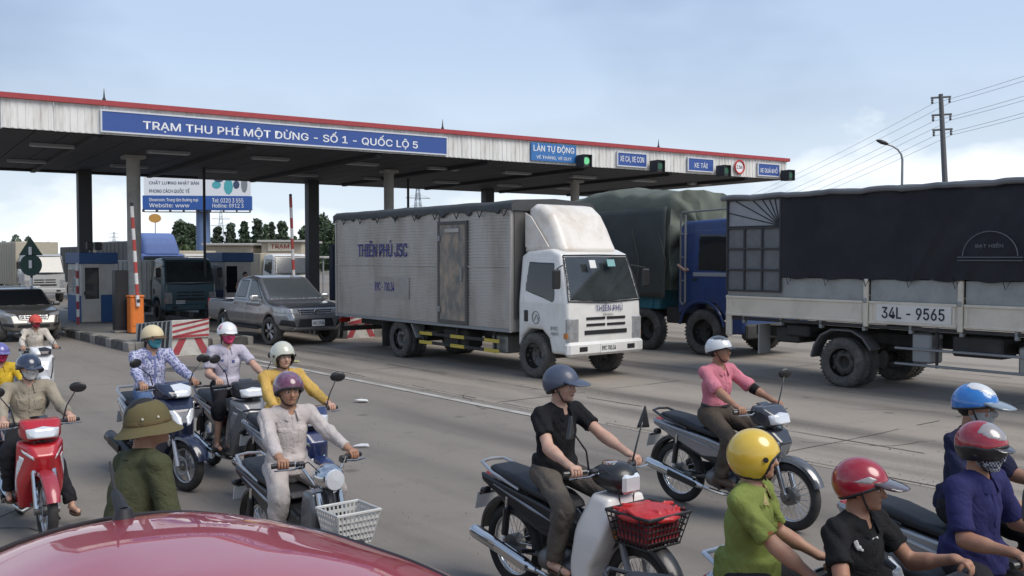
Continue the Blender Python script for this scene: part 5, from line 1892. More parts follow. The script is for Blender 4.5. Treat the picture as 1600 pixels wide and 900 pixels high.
SUVP = mat('suv_paint', (.19, .178, .162), .3, metal=.6, var=.05, coat=.7)
sv_ = dict(
    lower=[(-.85, .5), (-.9, .9), (-.82, 1.08), (.5, 1.10), (2.3, 1.08), (3.05, .98), (3.32, .84), (3.42, .6), (3.38, .36), (-.6, .36)],
    upper=[(-.82, 1.0), (-.62, 1.55), (-.4, 1.66), (.6, 1.70), (1.35, 1.64), (2.25, 1.08), (1.8, .95)],
    hw=.92, lhw=lambda x, z: .92 - .03 * np.clip((z - .8) / .3, 0, 1) - .05 * np.clip((.55 - z) / .2, 0, 1) - .24 * np.clip((x - 2.6) / .8, 0, 1) ** 2,
    uhw=lambda x, z: .89 - .19 * np.clip((z - 1.08) / .62, 0, 1.1), axles=(0, 2.62), wr=.345)
SB_ = car_shell(sv_)
_suvb = []
def suv(name, label, cat, loc, paint, scale, group=None):
    r = thing(name, label, cat, loc, HEAD, group, scale)
    if not _suvb:
        _suvb.append(sdf_mesh('body', SB_, .028, 2, ang=45))
    bo = obj_from(_suvb[0], 'body', paint, r)
    PP('windscreen', GLASS, xcut([(-.78, 1.12), (.78, 1.12), (.66, 1.61), (-.66, 1.61)], 1.35, 2.3, .05), SB_, bo, vx=.02)
    for sy in (-1, 1):
        ys = (-1.05, -.5) if sy < 0 else (.5, 1.05)
        for poly, dp in (([(-.5, 1.14), (.62, 1.14), (.62, 1.58), (-.35, 1.56)], [(-.2, .5), (.62, .48), (.64, 1.1), (-.4, 1.1)]), ([(.72, 1.14), (1.9, 1.12), (1.32, 1.55), (.72, 1.59)], [(.68, .48), (1.95, .48), (2.05, 1.08), (.7, 1.1)])):
            d = PP('door', paint, ycut(dp, *ys, r=.02), SB_, bo, .006, .022)
            PP('door_window', GLASS, ycut(poly, *ys, r=.04), SB_, d, .008, .02)
        obj_from(sdf_mesh('mirror', [A(rbx((1.85, sy * 1.04, 1.16), (.07, .11, .075), .05)), A(cap((1.85, sy * .88, 1.1), (1.85, sy * 1.0, 1.13), .025), .03)], .02, 1), 'mirror', paint, bo)
        PP('headlight', LAMP, xcut([(sy * .46, .80), (sy * .90, .86), (sy * .9, .98), (sy * .5, .90)][::sy], 2.6, 3.5, .02), SB_, bo)
        PP('fog_lamp_surround', BLACK, xcut([(sy * .55, .48), (sy * .86, .52), (sy * .84, .62), (sy * .6, .6)][::sy], 2.8, 3.5, .02), SB_, bo, .008)
        MB().lathe([(.05, 0), (.04, .03), (0, .035)], 12, 'X', c=(3.26, sy * .7, .55), cap=False).build('fog_lamp', LAMP, bo)
        for xw in (0, 2.62):
            wheel(r, xw, sy * .80, .35, 'car', sy)
    PP('grille', BLACK, xcut([(-.42, .68), (.42, .68), (.5, .86), (-.5, .86)], 2.8, 3.5, .03), SB_, bo, vx=.02)
    for z in (.72, .78, .84):
        PP('grille_bar', CHROME, xcut(rect(-.44, .44, z - .013, z + .013), 2.9, 3.5, .005), SB_, bo, .02, .012)
    PP('lower_grille', BLACK, xcut([(-.5, .46), (.5, .46), (.44, .58), (-.44, .58)], 2.8, 3.5, .02), SB_, bo)
    plate(bo, FR(0, .66, 3.44), .36, .12, '30A 456')
    MB().box((1.3, 0, .45), (4.0, 1.3, .2)).build('underbody', UNDER, r)
    MB().box((-.1, 0, 1.69), (1.6, 1.1, .03), .01).build('roof_panel', paint, bo)
    return r
suv('estate_car', 'silver beige sport utility car queuing behind the riders at the left', 'car', lane(1.25 - 3.0, -1.13), SUVP, .85)

suv('estate_car', 'white car queuing far behind, between the traffic sign and the first toll booth', 'car', lane(-12.5, -1.9), mat('car_white', (.68, .68, .67), .3, coat=.6), .9)
suv('estate_car', 'pale cream car far back in the lane behind the grey pickup', 'car', lane(-22, 12.6), mat('car_cream', (.6, .55, .45), .3, coat=.6), .95)
suv('estate_car', 'dark grey car far behind at the left edge beside the white truck', 'car', lane(-11, -6.6), mat('car_grey', (.06, .062, .068), .3, coat=.6), .9)
# ------------------------------------------------------------------ trucks beyond the toll booths
DTEAL = mat('cab_dark_teal', (.045, .095, .115), .3, coat=.4)
def far_truck(label, s, t, cabpaint, boxpaint, boxh, boxl=5.5, deflector=False, headboard=None, wdt=1.0, scale=1.0, cargo=True):
    r = thing('cargo_truck', label, 'truck', lane(s, t), HEAD, 'trucks in the toll lanes', scale)
    small_cab(r, -1.42, 0, cabpaint, deflector)
    chassis(r, -boxl - 1.3, -.3)
    for sy in (-1, 1):
        wheel(r, -.85, sy * .88, .42, 'truck_front', sy)
        wheel(r, -boxl + .1, sy * .88, .42, 'truck_rear', sy)
    if cargo:
        c_ = MB().box((-1.55 - boxl / 2, 0, (boxh + .85) / 2), (boxl, 2.04 * wdt, boxh - .85), .03).build('cargo_body', boxpaint, r)
        for k in range(int(boxl / .6)):
            MB().box((-1.85 - k * .6, -1.03 * wdt, (boxh + .85) / 2), (.07, .04, boxh - .95), .01).build('body_stake', boxpaint, c_)
        if headboard:
            hb = MB().box((-1.52, 0, boxh - .38), (.06, 1.98, .72), .01).build('headboard', headboard, c_)
            text('headboard_lettering', 'TRƯỜNG HẢI', mat('letter_red', (.35, .03, .03), .5), hb, FR(.08, boxh - .35, -1.485), .9, .13, bold=.02)
            MB().lathe([(.1, 0), (.09, .01), (0, .01)], 16, 'X', c=(-1.49, -.5, boxh - .35), cap=False).build('emblem', mat('letter_red', (.35, .03, .03), .5), hb)
    plate(r, FR(-.4, .8, .04), .34, .13, '29C 118')
    return r
far_truck('dark teal cab truck with cream lettered headboard leaving the toll lane behind the first island', -3.7, 4.95, DTEAL, mat('pale_box_side', (.36, .345, .31), .7, var=.2), 2.35, 5.5, headboard=mat('headboard_cream', (.56, .53, .45), .6), scale=.93)
far_truck('bright blue cab truck with wind deflector queuing behind the cream headboard truck', -11.0, 6.6, mat('cab_blue', (.14, .205, .43), .7, spec=.2), mat('grey_tarp_side', (.11, .108, .10), .7, var=.2), 3.0, 5, deflector=True)
far_truck('dark navy bodied truck mostly hidden behind the rear of the white box truck', 7.4, 9.15, mat('cab_deep_blue', (.012, .022, .06), .4, coat=.3), mat('tarp_deep_blue', (.014, .022, .05), .6), 2.75, 5.4)
far_truck('white cab truck queuing far behind the silver beige car', -14.5, -4.3, WPAINT, mat('shed_pale', (.5, .5, .5), .7), 2.9, 5)
far_truck('grey white truck queuing left of the toll booth behind the white truck', -20.5, -1.6, mat('truck_grey', (.38, .38, .37), .4, coat=.2), mat('shed_pale', (.5, .5, .5), .7), 3.2, 6)
far_truck('cream cab truck far beyond the pickup in the second toll lane', -12.5, 8.95, mat('truck_cream', (.58, .55, .48), .4, coat=.2), mat('cream_tarp', (.4, .36, .28), .7), 2.6, 5)

# ------------------------------------------------------------------ the red car below the camera
REDP = mat('car_red', (.42, .018, .036), .32, metal=.15, var=.06, vs=3, coat=1.0, spec=.5, dirt=(.36, .06, .07), damt=.35, ds=30)
REDP.node_tree.nodes['Principled BSDF'].inputs['Coat Roughness'].default_value = .025
rc = thing('red_car', 'glossy dark red car in the foreground with a whip antenna on its roof', 'car', lane(26.5, -6.37), HEAD)
# section half-outline (y, z) for stations along x; the roof starts at x = 0 (rear) and runs forward
def red_section(x):
    xs = [-.95, -.85, -.55, -.12, .0, .12, .45, .9, 1.4, 1.85, 2.7, 3.2, 3.45]
    zt = [.78, .93, .98, 1.44, 1.502, 1.523, 1.552, 1.565, 1.55, 1.46, .99, .84, .62]
    wt = [.60, .62, .60, .44, .445, .46, .50, .53, .54, .55, .66, .62, .5]
    wb = [.74, .80, .83, .84, .845, .85, .86, .865, .865, .865, .85, .8, .68]
    z_ = float(np.interp(x, xs, zt))
    a = float(np.interp(x, xs, wt))
    b = float(np.interp(x, xs, wb))
    zw = min(.95, z_ - .03)
    crown = .088 if -.1 < x < 2 else .04
    half = []
    for k in range(9):
        f = k / 8
        half.append((a * f, z_ - crown * f ** 2.4))
    half += [(a + .03, z_ - crown - .012), (a + .055, z_ - crown - .035), (a + .075, z_ - crown - .065)]
    for k in range(1, 5):
        f = k / 4
        half.append((a + .075 + (b - a - .075) * f, z_ - crown - .065 + (zw - z_ + crown + .065) * f))
    half += [(b + .02, zw - .08), (b + .035, .7), (b + .02, .45), (b - .03, .28), (b * .7, .24), (0, .24)]
    return half
def smooth_section(x):
    h = [red_section(x + d) for d in (-.09, -.045, 0, .045, .09)]
    return [tuple(sum(q[i][c] for q in h) / 5 for c in (0, 1)) for i in range(len(h[0]))]
rows = []
for k in range(140):
    x = -.95 + 4.4 * k / 139
    h = smooth_section(x)
    rows.append([(x, y, z) for y, z in h] + [(x, -y, z) for y, z in h[-2:0:-1]])
q = MB()
q.loft(rows)
rb = q.build('body', REDP, rc, ang=60)
nh = len(red_section(0))
def skin(name, m_, x0, x1, i0, i1, off, sy=1, sm=True):
    """a panel lying just outside the body between outline points i0..i1"""
    q = MB()
    V, Fc = [], []
    nx = 40
    for k in range(nx + 1):
        x = x0(0) if False else None
        row = []
        for i in range(i0, i1 + 1):
            f = (i - i0) / (i1 - i0)
            xx = x0(f) + (x1(f) - x0(f)) * k / nx
            h = smooth_section(xx)
            h0, h2 = h[max(0, i - 1)], h[min(nh - 1, i + 1)]
            n = Vector((0, -(h2[1] - h0[1]), (h2[0] - h0[0])))
            if i == 0:
                n = Vector((0, 0, 1))
            n.normalize()
            row.append((xx, sy * (h[i][0] + n.y * off), h[i][1] + n.z * off))
        V += row
    m_n = i1 - i0 + 1
    for k in range(nx):
        for i in range(m_n - 1):
            Fc.append((k * m_n + i, k * m_n + i + 1, (k + 1) * m_n + i + 1, (k + 1) * m_n + i))
    q.add(V, Fc)
    o = q.build(name, m_, rb, ang=60)
    sl_ = o.modifiers.new('thick', 'SOLIDIFY')
    sl_.thickness = .004
    return o
C_ = lambda v: (lambda f: v)
for sy in (-1, 1):
    skin('side_window', GLASS, lambda f: .0 + .0 * f, lambda f: .82, 12, 15, .004, sy)
    skin('side_window', GLASS, C_(.92), lambda f: 1.75 + .5 * f, 12, 15, .004, sy)
    q = MB()
    path = []
    for k in range(50):
        x = .0 + 1.9 * k / 49
        h = smooth_section(x)[11]
        path.append((x, sy * (h[0] + .004), h[1] + .002))
    q.tube(path, .011, 6)
    q.build('roof_seal', BLACK, rb)
    skin('rear_window', GLASS, C_(-.50), C_(-.13), 0, 9, .004, sy)
    skin('windscreen', GLASS, C_(1.98), C_(2.6), 0, 9, .004, sy)
    skin('door_seam', BLACK, C_(.86), C_(.872), 12, 18, .003, sy)
    MB().box((-.9, sy * .62, .78), (.12, .26, .16), .03).build('tail_light', TAILR, rb)
    MB().box((3.3, sy * .5, .68), (.2, .3, .12), .04).build('headlight', LAMP, rb)
    for xw in (-.15, 2.4):
        wheel(rc, xw, sy * .78, .30, 'car', sy)
    obj_from(sdf_mesh('mirror', [A(rbx((2.0, sy * .98, 1.0), (.06, .1, .07), .04)), A(cap((2.0, sy * .8, .95), (2.0, sy * .95, .98), .025), .03)], .015, 1), 'mirror', REDP, rb)
q = MB()
q.tube([(.085, 0, 1.508), (.085, 0, 1.546)], [.035, .022], 14)
q.tube([(.075, 0, 1.533), (.03, 0, 1.563), (.0, 0, 1.58)], [.022, .018, .012], 10)
ab = q.build('antenna_base', BLACK, rb)
MB().tube([(.01, 0, 1.565), (-.05, 0, 1.665)], [.006, .0035], 8).build('antenna_whip', BLACK, ab)
for sy in (-1, 1):
    q = MB()
    path = []
    for k in range(50):
        x = .0 + 1.85 * k / 49
        h = smooth_section(x)[8]
        path.append((x, sy * (h[0] - .012), h[1] + .004))
    q.tube(path, .006, 6)
    q.build('roof_channel', BLACK, rb)
# rear edge seam of the roof
q = MB()
q.tube([(-.02 + .03 * (1 - (y / .44) ** 2) * -1, y, smooth_section(-.02)[8][1] + (smooth_section(-.02)[0][1] - smooth_section(-.02)[8][1]) * (1 - abs(y / .44) ** 2.4) + .001) for y in [(-.44 + .88 * k / 20) for k in range(21)]], .007, 6)
q.build('roof_seam', BLACK, rb)

far_truck('pale grey truck far behind in the first lane right of the island column', -23, 4.6, mat('truck_grey', (.38, .38, .37), .4, coat=.2), mat('cream_tarp', (.4, .36, .28), .7), 3.1, 6)
far_truck('green cab truck far back beyond the second toll booth', -24, 8.4, mat('cab_green', (.05, .12, .08), .4, coat=.2), mat('grey_tarp_side', (.11, .108, .10), .7, var=.2), 2.9, 6)

far_truck('white cab truck far back between the toll office and the dark blue cab truck', -13.5, 13.6, WPAINT, mat('cream_tarp', (.4, .36, .28), .7), 2.5, 5)
# ================================================================== motorbikes (x forward, y left, origin midway between the axles on the ground)
BLK = mat('bike_black', (.014, .014, .016), .38, var=.15, coat=.25)
SEATM = mat('seat_vinyl', (.016, .017, .021), .55, var=.2, bump=.15, bs=90)
ENG = mat('engine_alloy', (.17, .165, .16), .5, metal=.6, var=.25, dirt=(.05, .045, .04), damt=.7, ds=9)
TYRE = mat('bike_tyre', (.024, .023, .022), .85, var=.3, vs=25, dirt=(.1, .092, .082), damt=.45, ds=7)
LENS = mat('bike_lens', (.72, .74, .76), .08, metal=.25, coat=1.0)
SILVER = mat('bike_silver', (.42, .43, .45), .3, metal=.7, coat=.4)
def bmat(name, col, **k):
    k.setdefault('rough', .25)
    k.setdefault('coat', .8)
    return mat(name, col, var=.06, **k)
_bm = {}
def cached(key, fn):
    if key not in _bm:
        _bm[key] = fn()
    return _bm[key]
def ring(R, r, n=40, m_=8, flat=1.0):
    q = MB()
    V, Fc = [], []
    for i in range(n):
        a = 2 * math.pi * i / n
        for k in range(m_):
            b = 2 * math.pi * k / m_
            rr = R + r * math.cos(b)
            V.append((rr * math.cos(a), r * flat * math.sin(b), rr * math.sin(a)))
    for i in range(n):
        for k in range(m_):
            Fc.append((i * m_ + k, i * m_ + (k + 1) % m_, ((i + 1) % n) * m_ + (k + 1) % m_, ((i + 1) % n) * m_ + k))
    q.add(V, Fc)
    return q
def bike_wheel(root, x, R, kind, rear, steer=0.0, fat=1.0):
    tr = .042 * fat
    o = obj_from(cached(('tyre', R, fat), lambda: ring(R - tr, tr, 44, 10).mesh('tyre', 180)), 'rear_wheel' if rear else 'front_wheel', TYRE, root, (x, 0, R), (0, 0, steer))
    rimR = R - tr * 1.9
    obj_from(cached(('rim', R, fat, kind), lambda: ring(rimR, .014, 44, 8, 1.5).mesh('rim', 180)), 'rim', CHROME if kind == 'spoke' else SILVER if kind == 'cast' else BLK, o)
    if kind == 'spoke':
        def sp():
            q = MB()
            for k in range(36):
                a = 2 * math.pi * k / 36
                b = a + (.55 if k % 2 else -.55)
                sd = .028 if (k // 2) % 2 else -.028
                q.cyl((.045 * math.cos(b), sd, .045 * math.sin(b)), (rimR * math.cos(a), 0, rimR * math.sin(a)), .0022, n=4)
            return q.mesh('spokes', None)
        s_ = obj_from(cached(('spk', R, fat), sp), 'spokes', CHROME, o)
        s_['kind'] = 'stuff'
    else:
        def sp2():
            q = MB()
            for k in range(5):
                a = 2 * math.pi * k / 5
                for da in (-.16, .16):
                    q.tube([(.03 * math.cos(a), 0, .03 * math.sin(a)), (rimR * math.cos(a + da), 0, rimR * math.sin(a + da))], [.016, .01], 6)
            return q.mesh('cast_spokes', 40)
        obj_from(cached(('cst', R, fat), sp2), 'cast_spokes', SILVER if kind == 'cast' else BLK, o)
    obj_from(cached(('hub', rear, kind), lambda: MB().lathe([(0, -.06), (.03, -.06), (.035, -.045), (.075 if rear or kind == 'spoke' else .05, -.04), (.075 if rear or kind == 'spoke' else .05, .04), (.035, .045), (.03, .06), (0, .06)], 20, 'Y', cap=False).mesh('hub', 40)), 'hub', ENG, o)
    if not rear and kind != 'spoke':
        obj_from(cached('disc', lambda: ring(.085, .014, 28, 6, .25).mesh('brake_disc', 40)), 'brake_disc', GREYSTEEL, o, (0, -.05, 0))
    return o
def arc_guard(cx, cz, R, a0, a1, w_, n=18, lip=.028):
    q = MB()
    rows = []
    for k in range(n + 1):
        a = rad(a0 + (a1 - a0) * k / n)
        c, s = math.cos(a), math.sin(a)
        ww = w_ * (1 - .35 * (abs(k / n - .45) * 1.6) ** 3)
        row = []
        for (y, dr) in ((-1, -lip), (-.92, 0), (-.5, .014), (0, .018), (.5, .014), (.92, 0), (1, -lip), (.86, -lip), (.8, -.008), (0, .008), (-.8, -.008), (-.86, -lip)):
            row.append((cx + (R + dr) * c, y * ww, cz + (R + dr) * s))
        rows.append(row)
    q.loft(rows)
    return q
def mir(prims):
    return prims

def mirrors(root, hx_, hz, up=.24, out=.30, m_=None, shape='oval', sides=(-1, 1), lens=True):
    for sy in sides:
        a = MB().tube([(hx_, sy * .19, hz), (hx_ + .01, sy * .22, hz + up * .5), (hx_ - .02, sy * out, hz + up)], [.007, .006, .005], 6).build('mirror_stalk', BLK, root)
        def mk():
            if shape == 'tri':
                return sdf_mesh('mirror', [A(prof([(-.055, -.07), (.035, -.07), (.005, .085)], .014, .012))], .007, 1)
            return sdf_mesh('mirror', [A(ell((0, 0, 0), (.018, .072, .048)))], .007, 1)
        o = obj_from(cached(('mir', shape), mk), 'mirror', m_ or BLK, a, (hx_ - .02, sy * (out + .02), hz + up + .03), (0, rad(8), sy * rad(-18)) if shape != 'tri' else (0, 0, rad(90) + sy * rad(-25)))
        if lens and shape != 'tri':
            obj_from(cached('mirlens', lambda: sdf_mesh('mirror_glass', [A(ell((-.012, 0, 0), (.008, .064, .042)))], .006, 1)), 'mirror_glass', CHROME, o)
def handlebar(root, hx_, hz, half=.31, rise=0.0, m_=BLK, barm=None):
    q = MB()
    q.tube([(hx_ - .08, -half, hz), (hx_ - .02, -half * .55, hz + .01), (hx_ + .05, -.09, hz - .03 - rise), (hx_ + .07, 0, hz - .05 - rise), (hx_ + .05, .09, hz - .03 - rise), (hx_ - .02, half * .55, hz + .01), (hx_ - .08, half, hz)], .012, 8)
    b = q.build('handlebar', barm or m_, root)
    for sy in (-1, 1):
        g0 = Vector((hx_ - .035, sy * half * .62, hz + .008))
        g1 = Vector((hx_ - .088, sy * (half + .025), hz))
        MB().cyl(g0, g1, .018, n=10).build('grip', BLK, b)
        MB().tube([(hx_ + .01, sy * half * .5, hz - .005), (hx_ + .02, sy * half * .75, hz - .015), (hx_ - .03, sy * (half + .03), hz - .02)], [.008, .007, .006], 6).build('brake_lever', CHROME, b)
        MB().box((hx_ - .01, sy * half * .52, hz), (.05, .06, .05), .012).build('switch_box', BLK, b)
        MB().tube([(hx_ + .005, sy * half * .55, hz), (hx_ + .06, sy * half * .45, hz + .03), (hx_ + .11, sy * .08, hz - .04), (hx_ + .12, sy * .05, hz - .22), (hx_ + .16, sy * .06, hz - .42)], .0045, 5).build('cable', BLK, b)
    return b
def grip_point(hx_, hz, half, sy):
    return Vector((hx_ - .065, sy * half * .85, hz + .004))

def underbone(name, label, loc, rotz, C, group='motorbikes in the crowd of riders', scale=1.0, basket=None, wheels='spoke', style='wave', steer=0.0, muffler=None, plate_txt=None, mirror=('oval', (-1, 1)), extra=None, half=.31):
    """C: colours body / shield / front / fender / tail / accent"""
    r = thing(name, label, 'motorbike', loc, rotz, group, scale)
    R = .29
    fx, rx = .61, -.61
    hx_, hz = .36, .985
    g = lambda k: C.get(k) or C['body']
    bike_wheel(r, rx, R, wheels, True)
    # --- steering group
    bike_wheel(r, fx, R, wheels, False, steer)
    for sy in (-1, 1):
        f = MB().tube([(fx, sy * .075, R), (fx - .07, sy * .078, .5), (.44, sy * .08, .80)], [.024, .022, .018], 8).build('fork_leg', CHROME if style != 'dream' else GREYSTEEL, r)
        MB().cyl((fx, sy * .05, R), (fx, sy * .098, R), .03).build('axle_nut', ENG, f)
    obj_from(cached('fguard', lambda: arc_guard(0, 0, R + .032, 22, 152, .062).mesh('front_mudguard', 50)), 'front_mudguard', g('fender'), r, (fx, 0, R), (0, 0, steer))
    MB().tube([(.50, 0, .62), (.37, 0, .96)], .032, 10).build('steering_column', BLK, r)
    handlebar(r, hx_, hz, half, barm=CHROME if style != 'wave' else None, rise=.10 if style == 'chaly' else 0)
    if style == 'wave':
        cp = [(.27, .955), (.32, 1.035), (.42, 1.03), (.53, .96), (.55, .90), (.47, .86), (.34, .88)]
        hw = lambda x, z: .165 - .07 * np.clip((x - .38) / .16, 0, 1) ** 1.5
        CB_ = [A(prof(cp, .17, .035, hwf=hw))]
        h = obj_from(cached('cowl', lambda: sdf_mesh('headlight_cowl', CB_, .012, 2)), 'headlight_cowl', g('cowl'), r)
        obj_from(cached('cowllens', lambda: patch_mesh('headlight', CB_, xcut([(-.12, .885), (.12, .885), (.135, .965), (0, .985), (-.135, .965)], .40, .60, .02), .006, .009)), 'headlight', LENS, h)
        MB().box((.33, 0, 1.035), (.06, .14, .012), .005, R=Matrix.Rotation(rad(20), 3, 'Y')).build('meter', GLASS, h)
    elif style == 'dream':
        CB_ = [A(ell((.40, 0, .945), (.13, .135, .095))), A(cap((.34, -.1, .965), (.34, .1, .965), .05), .05)]
        h = obj_from(cached('dcowl', lambda: sdf_mesh('headlight_cowl', CB_, .012, 2)), 'headlight_cowl', g('cowl'), r)
        MB().box((.512, 0, .925), (.04, .15, .12), .02).build('headlight', LENS, h)
        MB().lathe([(.05, 0), (.048, .02), (0, .022)], 16, c=(.36, -.03, 1.02), cap=False).build('meter', CHROME, h)
    elif style == 'chaly':
        h = obj_from(cached('chcowl', lambda: sdf_mesh('headlight', [A(ell((.43, 0, .90), (.115, .105, .09)))], .010, 2)), 'headlight', CHROME, r)
        MB().lathe([(.07, .0), (.066, .018), (0, .026)], 22, 'X', c=(.520, 0, .895), cap=False).build('lens', LENS, h)
        MB().cyl((.36, 0, .75), (.42, 0, .9), .03).build('bracket', CHROME, h)
    # --- leg shield
    if style == 'dream':
        lp_ = [(.33, .86), (.47, .84), (.50, .72), (.44, .56), (.35, .40), (.30, .20), (.17, .19), (.17, .42), (.22, .66)]
        LB_ = [A(prof(lp_, .22, .03, hwf=lambda x, z: .20 - .05 * np.clip((z - .6) / .3, 0, 1))), S(rbx((.02, 0, .50), (.24, .17, .4), .05), .02)]
        obj_from(cached('dshield', lambda: sdf_mesh('leg_shield', LB_, .014, 2)), 'leg_shield', g('shield'), r)
        MB().box((.485, -.09, .62), (.05, .05, .06), .015).build('indicator', AMBER, r)
        MB().box((.485, .09, .62), (.05, .05, .06), .015).build('indicator', AMBER, r)
    elif style == 'wave':
        lp_ = [(.34, .86), (.50, .83), (.58, .74), (.50, .58), (.40, .44), (.30, .26), (.12, .25), (.20, .48), (.26, .66)]
        LB_ = [A(prof(lp_, .19, .035, hwf=lambda x, z: .185 - .10 * np.clip((x - .36) / .22, 0, 1) - .03 * np.clip((.5 - z) / .3, 0, 1))), S(rbx((.06, 0, .52), (.19, .13, .4), .05), .03)]
        ls = obj_from(cached('wshield', lambda: sdf_mesh('leg_shield', LB_, .014, 2)), 'leg_shield', g('shield'), r)
        for sy in (-1, 1):
            obj_from(cached(('wind', sy), lambda: patch_mesh('indicator', LB_, xcut([(sy * .07, .70), (sy * .15, .76), (sy * .165, .80), (sy * .09, .745)][::sy], .36, .62, .008), .006, .009)), 'indicator', g('accent'), ls)
            obj_from(cached(('wacc', sy), lambda: patch_mesh('side_accent', LB_, xf(prof([(.22, .40), (.28, .40), (.46, .72), (.40, .74)], .06, .01), None, (0, sy * .17, 0)), .005, .012)), 'side_accent', g('accent'), ls)
        obj_from(cached('wnose', lambda: sdf_mesh('nose_panel', [A(prof([(.42, .80), (.52, .80), (.575, .73), (.52, .60), (.46, .60)], .09, .03, hwf=lambda x, z: .05 + .05 * np.clip((z - .58) / .2, 0, 1)))], .011, 2)), 'nose_panel', g('front'), r)
    else:
        lp_ = [(.30, .80), (.42, .80), (.46, .66), (.36, .44), (.28, .24), (.16, .24), (.20, .5)]
        obj_from(cached('cshield', lambda: sdf_mesh('leg_shield', [A(prof(lp_, .13, .03, hwf=lambda x, z: .07 + .06 * np.clip((z - .3) / .4, 0, 1))), S(rbx((.04, 0, .5), (.2, .09, .4), .05), .02)], .014, 2)), 'leg_shield', g('shield'), r)
    # --- body, engine, tail
    bp_ = [(.40, .72), (.36, .56), (.16, .44), (-.04, .42), (-.34, .50), (-.62, .58), (-.84, .70), (-.86, .755), (-.4, .70), (-.05, .66), (.12, .58), (.26, .66)]
    obj_from(cached('wbody', lambda: sdf_mesh('frame_cover', [A(prof(bp_, .115, .035, hwf=lambda x, z: .07 + .045 * np.clip((.1 - x) / .3, 0, 1) - .06 * np.clip((-.55 - x) / .3, 0, 1)))], .014, 2)), 'frame_cover', BLK, r)
    sp_ = [(-.02, .52), (.02, .64), (-.2, .68), (-.6, .735), (-.86, .775), (-.84, .715), (-.55, .60), (-.25, .50)]
    for sy in (-1, 1):
        q = obj_from(cached(('spanel', sy), lambda: sdf_mesh('side_panel', [A(prof(sp_, .022, .018, sy * .10, None))], .010, 2)), 'side_panel', g('tail'), r)
        MB().tube([(-.06, sy * .125, .58), (-.3, sy * .127, .63), (-.7, sy * .122, .715)], [.004, .011, .004], 6).build('stripe', g('accent'), q)
        MB().tube([(rx + .02, sy * .115, R + .02), (rx + .07, sy * .125, .66)], .013, 8).build('shock_absorber', CHROME, r)
        MB().tube([(rx + .03, sy * .118, R + .1), (rx + .065, sy * .124, .58)], .026, 8).build('shock_spring', BLK, r)
        MB().tube([(rx, sy * .08, R), (-.08, sy * .07, .33)], .02, 8).build('swing_arm', ENG, r)
        MB().cyl((.06, sy * .10, .29), (.06, sy * .26, .29), .016, n=8).build('foot_peg', BLK, r)
        MB().cyl((-.28, sy * .10, .34), (-.30, sy * .20, .35), .014, n=8).build('rear_foot_peg', BLK, r)
        MB().box((-.78, sy * .13, .66), (.05, .08, .045), .014).build('rear_indicator', BLK, r)
    st_ = [(.05, .67), (.0, .72), (-.14, .755), (-.32, .775), (-.5, .82), (-.74, .845), (-.8, .82), (-.74, .775), (-.4, .725), (-.1, .685)]
    obj_from(cached('wseat', lambda: sdf_mesh('seat', [A(prof(st_, .13, .035, hwf=lambda x, z: .13 - .045 * np.clip((x + .12) / .17, 0, 1) - .03 * np.clip((-.6 - x) / .2, 0, 1)))], .012, 2)), 'seat', SEATM, r)
    MB().tube([(-.42, -.12, .73), (-.7, -.135, .80), (-.86, -.1, .845), (-.885, 0, .85), (-.86, .1, .845), (-.7, .135, .80), (-.42, .12, .73)], .012, 8).build('grab_rail', SILVER if style != 'wave' else BLK, r)
    MB().box((-.86, 0, .735), (.07, .15, .07), .025).build('tail_light', TAILR, r)
    obj_from(cached('rguard', lambda: arc_guard(0, 0, R + .05, 62, 172, .07).mesh('rear_mudguard', 50)), 'rear_mudguard', BLK, r, (rx, 0, R))
    MB().box((-.925, 0, .60), (.012, .15, .02), .003).build('plate_bracket', BLK, r)
    pl_ = MB().box((-.94, 0, .55), (.008, .19, .13), .003, R=Matrix.Rotation(rad(14), 3, 'Y')).build('number_plate', PLATE, r)
    EB_ = [A(rbx((-.02, 0, .32), (.17, .085, .10), .05)), A(cap((.1, -.10, .31), (.1, .10, .31), .085), .03), A(cap((-.12, -.11, .33), (-.12, .11, .33), .075), .03), A(cap((.12, 0, .33), (.32, 0, .35), .062), .02)]
    e = obj_from(cached('engine', lambda: sdf_mesh('engine', EB_, .014, 1)), 'engine', ENG, r)
    q = MB()
    for k in range(5):
        q.box((.20 + k * .03, 0, .345), (.012, .15, .15), .004)
    q.build('cooling_fins', ENG, e).update_tag()
    MB().box((-.32, .10, .36), (.62, .035, .10), .03, R=Matrix.Rotation(rad(-4), 3, 'Y')).build('chain_case', BLK if style == 'wave' else g('body'), r)
    mf = muffler or CHROME
    MB().tube([(.30, -.03, .28), (.22, -.11, .22), (.0, -.14, .215), (-.22, -.155, .24)], .017, 8).build('exhaust_pipe', CHROME, r)
    ex = MB().tube([(-.2, -.155, .24), (-.26, -.16, .25), (-.30, -.16, .257), (-.82, -.175, .36), (-.86, -.175, .367), (-.87, -.175, .369)], [.02, .03, .042, .05, .042, .02], 14).build('muffler', mf, r)
    MB().box((-.42, -.208, .285), (.34, .012, .055), .005, R=Matrix.Rotation(rad(11), 3, 'Y')).build('heat_shield', mf if style != 'wave' else BLK, ex)
    MB().tube([(-.02, .10, .24), (-.08, .2, .1), (-.1, .24, .02)], .011, 6).build('side_stand', BLK, r)
    if mirror:
        mirrors(r, hx_ - .02, hz + .02, shape=mirror[0], sides=mirror[1])
    if basket:
        basket(r)
    return r

